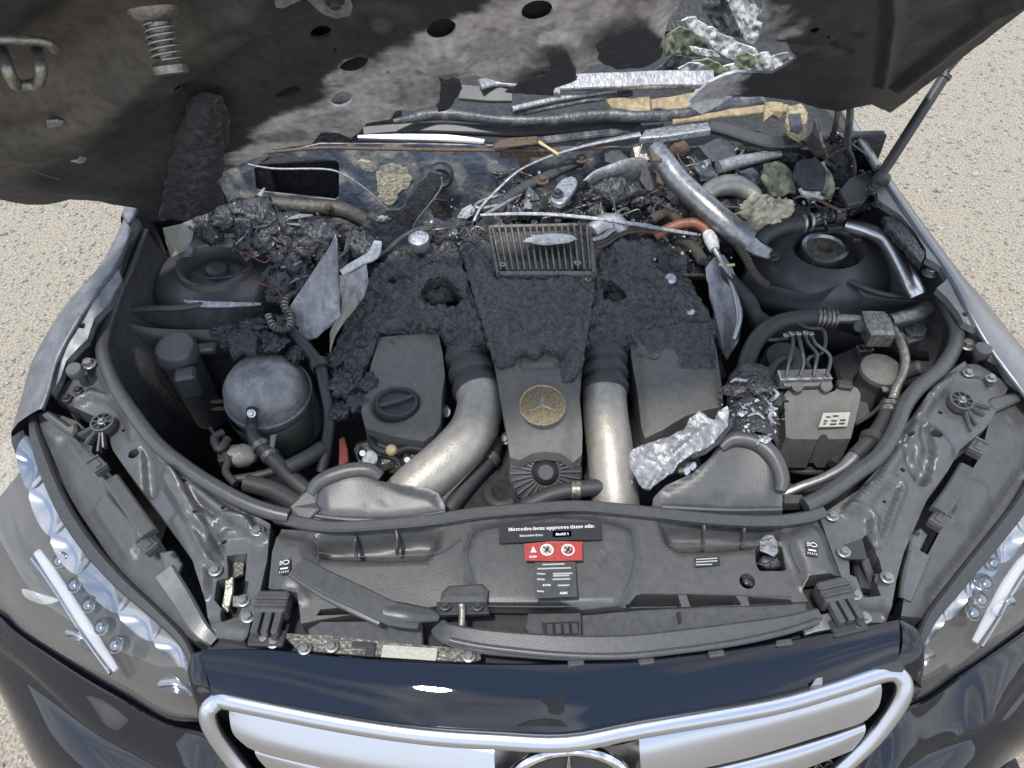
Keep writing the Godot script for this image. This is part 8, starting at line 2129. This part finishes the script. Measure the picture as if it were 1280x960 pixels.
func make_rear() -> void:
	var st: SurfaceTool
	var o: MeshInstance3D
	# ---- cowl trim
	st = S()
	strip(st, P([-0.311,1.02,-0.992,-0.233,1.02,-0.987,-0.143,1.02,-0.979,-0.075,1.02,-0.963]), [.01, .016, .016, .01], .008, Vector3(0, .85, .5))
	look(put("chrome_trim", done(st), "bright_steel"), "bright chrome strip along the cowl")
	st = S()
	strip(st, P([-0.301,1.025,-1.003,-0.204,1.025,-1.012,-0.084,1.025,-0.999,0.006,1.025,-0.987,0.125,1.025,-0.998,0.216,1.025,-1.002]), .02, .012, Vector3(0, .8, .6))
	put("cowl_bar", done(st), "black_plastic")
	st = S()
	tube(st, P([-0.241,1.05,-0.991,-0.201,1.05,-1.004,-0.164,1.05,-1.014,-0.119,1.05,-1.008,-0.075,1.05,-0.993,-0.024,1.05,-0.981,0.049,1.05,-0.979,0.108,1.05,-0.988,0.16,1.05,-0.991,0.21,1.05,-0.982,0.284,1.05,-0.986,0.362,1.05,-1.006,0.447,1.05,-1.022]), [.005, .009, .011, .011, .01, .009, .01, .012, .012, .011, .01, .01, .008], 12)
	look(put("cowl_seal", done(st), "cowl"), "burnt wavy cowl seal")
	st = S()
	strip(st, P([-0.057,1.02,-0.942,-0.01,1.02,-0.954,0.064,1.02,-0.967,0.154,1.02,-0.982,0.26,1.02,-0.997]), .016, .008, Vector3(0, .9, .4))
	o = put("wiper_rail", done(st), "cowl")
	st = S()
	slab(st, P([0.218,1.035,-0.962,0.255,1.035,-0.972,0.338,1.035,-0.994,0.338,1.035,-0.958,0.249,1.035,-0.937,0.205,1.035,-0.934]), .012, .002)
	look(put("pale_end", done(st), "pale_metal", o), "pale bare end of the wiper rail")
	st = S()
	slab(st, P([-0.06,1.03,-0.924,-0.048,1.03,-0.949,-0.028,1.03,-0.957,0.022,1.03,-0.96,0.021,1.03,-0.937,-0.025,1.03,-0.928]), .003, .001)
	put("copper_patch", done(st), "rusty", o)
	st = S()
	tube(st, P([-0.097,0.95,-0.814,-0.083,0.965,-0.836,-0.053,0.98,-0.867,-0.012,1,-0.896,0.047,1.01,-0.925,0.121,1.02,-0.943,0.209,1.03,-0.954]), [.003, .003, .003, .003, .0035, .005, .008], 8, 5, false, .5, Vector3.UP)
	loose("curved_rod", done(st), "ash_metal", "long thin pale rod curving from the control box up to the cowl", "rod")
	st = S()
	strip(st, P([-0.085,0.965,-0.809,-0.015,0.965,-0.81,0.055,0.965,-0.802,0.136,0.965,-0.783,0.204,0.96,-0.768,0.258,0.955,-0.756,0.288,0.95,-0.754]), [.005, .007, .007, .007, .007, .005], .0025, Vector3(0, .9, .4))
	loose("flat_strap", done(st), "ash_metal", "flat pale blue-grey strap lying across the rear of the engine", "metal strap")
	st = S()
	tube(st, P([0.025,1.02,-0.954,0.039,1.02,-0.936,0.057,1.02,-0.91]), [.004, .0025, .003], 6)
	loose("yellow_pin", done(st), "straw", "short yellow-tipped pin sticking out below the cowl rail", "pin")
	# wiper arm on the right
	st = S()
	strip(st, P([0.341,1.03,-0.976,0.371,1.028,-0.963,0.412,1.022,-0.943,0.447,1.018,-0.933,0.499,1.012,-0.944]), [.022, .024, .026, .026, .03], .012, Vector3(0, .9, .4))
	o = put("wiper_arm", done(st), "black_plastic")
	bolt(o, Vector3(0.49,1.018,-0.939), .012, "dark_bolt", Vector3(0, 1, .3), "nut")
	# layered strips behind
	for s in [[P([-0.023,1.06,-0.992,0.051,1.065,-1.011,0.125,1.07,-1.024,0.2,1.075,-1.035]), .02, "cowl"], [P([-0.022,1.07,-0.987,0.065,1.075,-1.011,0.17,1.08,-1.029]), .01, "ash_metal"], [P([0.065,1.1,-1.022,0.153,1.1,-1.026,0.255,1.1,-1.026,0.345,1.1,-1.023]), .03, "ash_metal"], [P([0.066,1.09,-1.025,0.153,1.09,-1.019,0.255,1.09,-1.019,0.345,1.09,-1.016]), .01, "dull_alloy"], [P([0.227,1.05,-0.993,0.301,1.05,-0.997,0.394,1.05,-1.016,0.446,1.05,-1.019]), .03, "cowl"], [P([0.269,1.045,-0.976,0.36,1.045,-0.994,0.449,1.045,-1.007,0.488,1.045,-1.005]), .016, "tan_board"], [P([-0.118,1.08,-1.038,-0.066,1.08,-1.025,-0.022,1.08,-1.022]), .03, "black_plastic"], [P([-0.08,1.1,-1.022,-0.043,1.1,-1.039,0.007,1.1,-1.017,0.065,1.09,-1.015]), .02, "ash_metal"]]:
		st = S()
		strip(st, jag(s[0], .03, .003, int(s[1] * 1000), false), s[1], .006, Vector3(0, .8, .6))
		put("cowl_layer", done(st), s[2])
	for s in [[P([0.15,1.07,-1.016,0.169,1.07,-1.021,0.198,1.07,-1.013,0.234,1.07,-1.027,0.23,1.06,-0.991,0.23,1.055,-0.977,0.202,1.06,-0.981,0.161,1.06,-1.002]), 5], [P([0.232,1.07,-1.008,0.278,1.075,-1.011,0.33,1.08,-1.019,0.332,1.075,-0.998,0.312,1.065,-0.988,0.283,1.06,-0.988,0.233,1.06,-0.991]), 6], [P([0.444,1.06,-1.006,0.475,1.06,-1.001,0.473,1.05,-0.984,0.469,1.04,-0.982,0.457,1.045,-0.985,0.436,1.04,-0.969]), 7]]:
		st = S()
		slab(st, jag(s[0], .015, .002, s[1]), .012, .002, Vector3(0, .7, .7))
		loose("tan_board", done(st), "tan_board", ["scorched tan board lying in the cowl, left of two", "longer scorched tan board beside the bonnet's white torn tip", "small tan scrap standing below the bonnet's right corner"][s[1] - 5], "board")
	st = S()
	slab(st, jag(P([0.48,1.06,-0.988,0.508,1.06,-0.998,0.509,1.06,-0.962,0.486,1.06,-0.891,0.47,1.06,-0.873,0.459,1.06,-0.893,0.462,1.06,-0.935]), .012, .002, 8), .01, .002, Vector3(0, .7, .7))
	o = loose("burnt_block", done(st), "tan_board", "burnt block with a dark grid face and tan rim below the bonnet's right corner", "block")
	st = S()
	slab(st, P([0.471,1.063,-0.952,0.493,1.063,-0.954,0.483,1.063,-0.905,0.47,1.063,-0.884,0.459,1.063,-0.895]), .004, .001, Vector3(0, .7, .7))
	put("grid_face", done(st), "char_plate", o)
	st = S()
	slab(st, jag(P([0.512,1.06,-0.932,0.516,1.05,-0.908,0.524,1.03,-0.888,0.541,1,-0.898,0.522,1,-0.91,0.51,1.01,-0.938,0.51,1.04,-0.927]), .012, .002, 9), .004, .001, Vector3(-.3, .6, .7))
	put("bent_plate", done(st), "dull_alloy")
	st = S()
	slab(st, jag(P([0.25,1.155,-0.81,0.269,1.16,-0.822,0.301,1.165,-0.821,0.322,1.17,-0.812,0.311,1.155,-0.819,0.291,1.15,-0.809,0.275,1.145,-0.804,0.263,1.15,-0.811]), .014, .002, 10), .003, .0008, Vector3(0, .5, .8))
	loose("white_flake", done(st), "white_ash", "bright white torn flake at the tip of the bonnet's right remnant", "metal flake")
	st = S()
	slab(st, jag(P([0.263,1.16,-0.834,0.267,1.17,-0.834,0.273,1.17,-0.837,0.271,1.158,-0.832,0.265,1.15,-0.827]), .01, .001, 11), .003, .0008, Vector3(0, .5, .8))
	loose("white_flake", done(st), "white_ash", "narrow white splinter standing beside the bonnet's white torn tip", "metal flake")
	# ---- shattered windscreen seen through the hole in the bonnet
	for g in [
		[P([0.32,1.121,-1.23,0.347,1.126,-1.23,0.409,1.089,-1.23,0.48,1.059,-1.23,0.493,1.037,-1.23,0.435,1.039,-1.23,0.416,1.051,-1.23,0.37,1.082,-1.23]), "glass_pale", "long pale grey sheet of crazed glass slanting under the hole in the bonnet"],
		[P([0.294,1.043,-1.25,0.299,1.084,-1.25,0.322,1.102,-1.25,0.371,1.08,-1.25,0.386,1.06,-1.25,0.402,1.04,-1.25]), "glass_green", "olive green triangle of crazed glass at the left of the bonnet's hole"],
		[P([0.355,1.145,-1.27,0.407,1.152,-1.27,0.436,1.108,-1.27,0.463,1.066,-1.27,0.432,1.073,-1.27,0.398,1.09,-1.27,0.376,1.116,-1.27]), "glass_dark", "dark slate sheet of glass in the middle of the bonnet's hole"],
		[P([0.413,1.142,-1.29,0.451,1.15,-1.29,0.48,1.128,-1.29,0.503,1.099,-1.29,0.502,1.061,-1.29,0.489,1.045,-1.29,0.462,1.061,-1.29,0.441,1.101,-1.29]), "glass_pale", "pale blue-green sheet of glass at the right of the bonnet's hole"],
		[P([0.339,1.075,-1.21,0.362,1.071,-1.21,0.394,1.064,-1.21,0.403,1.054,-1.21,0.37,1.058,-1.21,0.346,1.068,-1.21]), "glass_pale", "pale sliver of glass lying on the olive triangle"],
		[P([0.317,1.042,-1.19,0.338,1.055,-1.19,0.368,1.047,-1.19,0.38,1.034,-1.19,0.358,1.026,-1.19,0.331,1.032,-1.19]), "glass_pale", "speckled pale glass crumb heap at the hole's lower left"],
		[P([0.346,1.053,-1.2,0.377,1.056,-1.2,0.412,1.038,-1.2,0.431,1.024,-1.2,0.389,1.029,-1.2,0.358,1.043,-1.2]), "glass_green", "grey-green flake between the crumb heap and the round green lump"],
		[P([0.423,1.069,-1.18,0.449,1.075,-1.18,0.467,1.065,-1.18,0.469,1.045,-1.18,0.448,1.04,-1.18,0.427,1.05,-1.18]), "glass_green", "rounded olive lump of glass in the middle of the hole's lower edge"],
		[P([0.465,1.06,-1.2,0.499,1.065,-1.2,0.514,1.042,-1.2,0.517,1.015,-1.2,0.489,1.019,-1.2,0.476,1.036,-1.2]), "glass_pale", "pale crushed glass beside the bonnet's right remnant"],
		[P([0.508,1.051,-1.21,0.54,1.059,-1.21,0.567,1.036,-1.21,0.535,1.01,-1.21,0.519,1.017,-1.21]), "glass_pale", "pale grey glass sheet nearest the bonnet's right remnant"],
		[P([0.282,1.017,-1.24,0.312,1.047,-1.24,0.362,1.042,-1.24,0.406,1.027,-1.24,0.419,1.001,-1.24,0.335,1.001,-1.24,0.287,1.005,-1.24]), "glass_dark", "dark slate sheet under the crumb heap"],
		[P([0.407,1.031,-1.21,0.435,1.04,-1.21,0.474,1.025,-1.21,0.486,1.01,-1.21,0.419,1.012,-1.21]), "glass_pale", "crushed pale glass along the hole's lower edge"],
		[P([0.426,1,-0.891,0.457,1,-0.903,0.476,0.985,-0.878,0.479,0.97,-0.844,0.435,0.965,-0.839,0.419,0.985,-0.871]), "glass_green", "green crazed glass piece lying left of the grey sheet, right of the brace"],
		[P([0.381,0.99,-0.883,0.408,0.995,-0.892,0.423,0.98,-0.87,0.408,0.975,-0.861]), "glass_dark", "small dark green glass piece left of the large green one"],
		[P([0.503,1,-0.886,0.534,1,-0.893,0.549,0.975,-0.853,0.538,0.965,-0.828,0.492,0.965,-0.836,0.491,0.97,-0.857]), "glass_green", "green-grey glass piece with a pale lower rim near the hinge"],
		[P([0.481,1.005,-0.887,0.517,1.01,-0.893,0.529,1,-0.858,0.519,0.985,-0.829,0.483,0.985,-0.831,0.469,0.995,-0.851]), "char_plate", "dark sooty sheet lying on the green-grey glass near the hinge"],
		[P([0.312,1.015,-0.935,0.356,1.02,-0.952,0.381,1.01,-0.94,0.382,1,-0.907,0.335,1,-0.904]), "char_plate", "dark grey sheet between the brace and the wiper arm"],
		[P([0.302,1,-0.898,0.329,1,-0.91,0.343,0.985,-0.875,0.31,0.985,-0.866]), "glass_dark", "speckled green-grey scrap right of the brace's upper half"],
		[P([0.478,0.985,-0.833,0.5,0.985,-0.85,0.524,0.965,-0.829,0.504,0.96,-0.823]), "glass_pale", "small pale glass crumb patch below the sooty sheet"]]:
		shard(g[0], .006, g[1], g[2], "glass_fragment", "glass fragment", "shattered windscreen pieces", Vector3(0, .6, .8), 40 + counts.get("glass_fragment", -1))
	st = S()
	tube(st, P([0.342,1,-0.885,0.377,1,-0.899,0.416,1,-0.911,0.466,0.995,-0.93]), [.011, .012, .01, .006], 12)
	loose("burnt_tube", done(st), "ash_metal", "pale burnt tube lying between the wiper arm and the green glass", "tube")
	# ---- linkage behind the engine
	st = S()
	strip(st, P([-0.054,0.96,-0.847,-0.016,0.965,-0.884,0.02,0.97,-0.906,0.063,0.975,-0.934,0.103,0.98,-0.96]), [.012, .018, .02, .018, .024], .01, Vector3(0, .9, .4))
	o = put("linkage_arm", done(st), "char_plate")
	look(o, "dark linkage arm behind the engine")
	bolts(o, P([0.103,0.987,-0.945,0.028,0.977,-0.892]), .012, "rusty")
	st = S()
	slab(st, smooth(P([0.041,0.985,-0.819,0.043,0.985,-0.844,0.062,0.985,-0.885,0.083,0.985,-0.894,0.09,0.985,-0.873,0.073,0.985,-0.832,0.057,0.985,-0.808]), 3, true), .01, .002)
	o = put("pale_link", done(st), "pale_metal")
	look(o, "pale alloy link with a dark bolt")
	bolt(o, Vector3(0.052,0.987,-0.833), .011, "dark_bolt")
	st = S()
	tube(st, ellipse(Vector3(-0.06,0.96,-0.858), Vector3(.034, 0, -.016), Vector3(.006, 0, .012), 16), .0035, 8, 1, true)
	put("bracket_ring", done(st), "ash_metal")
	st = S()
	tube(st, P([-0.08,0.96,-0.813,-0.05,0.96,-0.842,-0.013,0.96,-0.879,0.005,0.96,-0.896]), .004, 8)
	put("link_rod", done(st), "ash_metal")
	# rear pipe cover with a pale burnt top
	st = S()
	loft(st, [P([0.095,0.965,-0.883,0.107,0.975,-0.899,0.134,0.985,-0.908,0.179,0.99,-0.924,0.219,0.985,-0.934,0.23,0.97,-0.933]), P([0.099,0.985,-0.877,0.12,0.995,-0.892,0.147,1,-0.904,0.183,1.003,-0.919,0.214,0.998,-0.928,0.231,0.98,-0.933]), P([0.11,0.98,-0.88,0.129,0.985,-0.892,0.159,0.99,-0.898,0.189,0.99,-0.913,0.217,0.985,-0.92,0.23,0.965,-0.93]), P([0.112,0.945,-0.89,0.135,0.95,-0.9,0.162,0.955,-0.906,0.193,0.955,-0.916,0.221,0.95,-0.922,0.228,0.94,-0.919])], 4, 3)
	look(put("charred_shroud", done(st), "ash_metal"), "burnt shroud with a pale arched top behind the engine")
	for e in [[Vector3(0.159,0.955,-0.877), Vector3(.05, .03, .026), 61], [Vector3(0.13,0.95,-0.879), Vector3(.03, .02, .018), 62], [Vector3(0.205,0.945,-0.867), Vector3(.024, .014, .014), 63]]:
		st = S()
		lump(st, e[0], e[1], .3, 2.0, e[2], 16)
		put("charred_housing", done(st), "char_lump")
	st = S()
	slab(st, jag(P([0.209,0.99,-0.928,0.242,0.99,-0.932,0.239,0.965,-0.891,0.223,0.955,-0.876,0.207,0.97,-0.899]), .012, .002, 12), .004, .001, Vector3(0, .6, .8))
	put("bent_plate", done(st), "char_plate")
	st = S()
	slab(st, jag(P([0.196,1.01,-0.957,0.228,1.015,-0.957,0.24,1,-0.943,0.227,0.99,-0.933,0.204,0.985,-0.929,0.194,0.99,-0.949]), .012, .002, 13), .004, .001, Vector3(0, .6, .8))
	put("bent_plate", done(st), "dull_alloy")
	st = S()
	slab(st, jag(P([0.143,1.005,-0.951,0.167,1.005,-0.956,0.194,0.995,-0.926,0.164,0.99,-0.923,0.145,0.99,-0.932]), .012, .002, 14), .004, .001, Vector3(0, .6, .8))
	put("bent_plate", done(st), "char_plate")
	st = S()
	lump(st, Vector3(0.281,1,-0.946), Vector3(.02, .02, .01), .25, 2, 64, 12)
	put("rusty_cap", done(st), "rusty")
	# curved pipe right of the brace
	st = S()
	tube(st, P([0.31,0.97,-0.84,0.339,0.972,-0.864,0.374,0.97,-0.871,0.402,0.96,-0.859,0.41,0.95,-0.84]), [.014, .018, .02, .018, .014], 14)
	put("bent_pipe", done(st), "dull_pipe")
	st = S()
	tube(st, P([0.317,0.975,-0.866,0.35,0.975,-0.885,0.376,0.975,-0.873,0.393,0.975,-0.851]), .003, 8)
	put("wire_loop", done(st), "ash_metal")
	# tangle of burnt wires and lumps
	rng.seed = 91
	var area := [Vector3(-0.029,0.95,-0.846), Vector3(0.008,0.95,-0.862), Vector3(-0.011,0.95,-0.943), Vector3(0.11,0.94,-0.784), Vector3(0.141,0.94,-0.807), Vector3(0.181,0.945,-0.793), Vector3(0.271,0.95,-0.83), Vector3(0.291,0.93,-0.765), Vector3(0.346,0.95,-0.844), Vector3(0.399,0.96,-0.896), Vector3(0.299,0.97,-0.921), Vector3(0.485,0.98,-0.964), Vector3(0.522,0.95,-0.809), Vector3(0.582,0.97,-0.905), Vector3(0.594,0.95,-0.856), Vector3(0.245,0.92,-0.735), Vector3(0.288,0.9,-0.725), Vector3(-0.143,0.94,-0.809), Vector3(-0.101,0.94,-0.857), Vector3(0.365,0.98,-0.928), Vector3(0.42,0.99,-0.95), Vector3(0.573,0.99,-0.942), Vector3(0.135,0.97,-0.987), Vector3(-0.101,0.93,-0.785), Vector3(0.483,0.95,-0.819), Vector3(0.305,0.91,-0.75), Vector3(0.125,0.945,-0.863), Vector3(0.08,0.94,-0.855), Vector3(0.235,0.945,-0.87)]
	for i in area.size():
		st = S()
		var s := rng.randf_range(.014, .028)
		lump(st, area[i] - Vector3(0, s * .5, 0), Vector3(s * rng.randf_range(.9, 1.7), s * .7, s), .32, rng.randf_range(1.4, 2.2), 300 + i, 12, Basis.from_euler(Vector3(0, rng.randf() * 3.0, rng.randf_range(-.4, .4))))
		put("melted_lump", done(st), ["char_lump", "soot", "char_lump", "char_plate"][i % 4])
	for i in 46:
		var c: Vector3 = area[rng.randi() % area.size()] + Vector3(rng.randf_range(-.03, .03), rng.randf_range(.0, .02), rng.randf_range(-.02, .02))
		var d := Vector3(rng.randf_range(-1, 1), rng.randf_range(-.15, .25), rng.randf_range(-.7, .7)).normalized() * rng.randf_range(.02, .055)
		var b := Vector3(rng.randf_range(-.015, .015), rng.randf_range(-.005, .015), rng.randf_range(-.015, .015))
		st = S()
		tube(st, PackedVector3Array([c - d, c - d * .3 + b, c + d * .4 - b * .6, c + d]), rng.randf_range(.0009, .0032), 6, 4)
		put("burnt_wire", done(st), ["char_plate", "ash_metal", "hose", "rusty", "dull_alloy"][rng.randi() % 5])
	for i in 34:
		var c: Vector3 = area[rng.randi() % area.size()] + Vector3(rng.randf_range(-.035, .035), rng.randf_range(.0, .016), rng.randf_range(-.02, .02))
		var r := rng.randf_range(.008, .022)
		var pts := PackedVector3Array()
		var bs := Basis.from_euler(Vector3(rng.randf_range(-.5, .7), rng.randf() * TAU, rng.randf_range(-.5, .5)))
		for k in 6: pts.append(c + bs * Vector3(cos(TAU * k / 6.0) * r * rng.randf_range(.6, 1.2), 0, sin(TAU * k / 6.0) * r * rng.randf_range(.5, 1.0)))
		st = S()
		slab(st, pts, .002, .0004)
		put("burnt_scrap", done(st), ["char_plate", "ash_metal", "char_lump", "dull_alloy", "soot"][rng.randi() % 5])
	flakes(car, area, Vector3(.045, .018, .028), 900, .005, "char_plate", 5)
	flakes(car, area, Vector3(.045, .022, .028), 260, .0045, "ash_metal", 6)
	# wiring bundle over the rear of the right bank
	for k in 7:
		st = S()
		tube(st, shift(P([0.105,0.935,-0.756,0.129,0.94,-0.76,0.151,0.945,-0.775,0.179,0.95,-0.781,0.214,0.948,-0.777,0.236,0.94,-0.764]), Vector3(rng.randf_range(-.006, .006), rng.randf_range(-.004, .006), rng.randf_range(-.01, .01))), .003, 7)
		put("burnt_wire", done(st), ["rusty", "char_plate", "ash_metal", "dull_alloy"][k % 4])
	st = S()
	tube(st, P([0.109,0.945,-0.777,0.132,0.95,-0.793,0.155,0.948,-0.79,0.163,0.94,-0.777]), [.014, .018, .018, .014], 14)
	put("scorched_elbow", done(st), "scorched_alloy")

func _ready() -> void:
	make_materials()
	make_sky_and_sun()
	make_ground()
	car = top("wrecked_car", "dark blue car with a burnt-out engine bay under its raised scorched bonnet", "car")
	make_body()
	make_bonnet()
	make_front()
	make_engine()
	make_bay()
	make_rear()
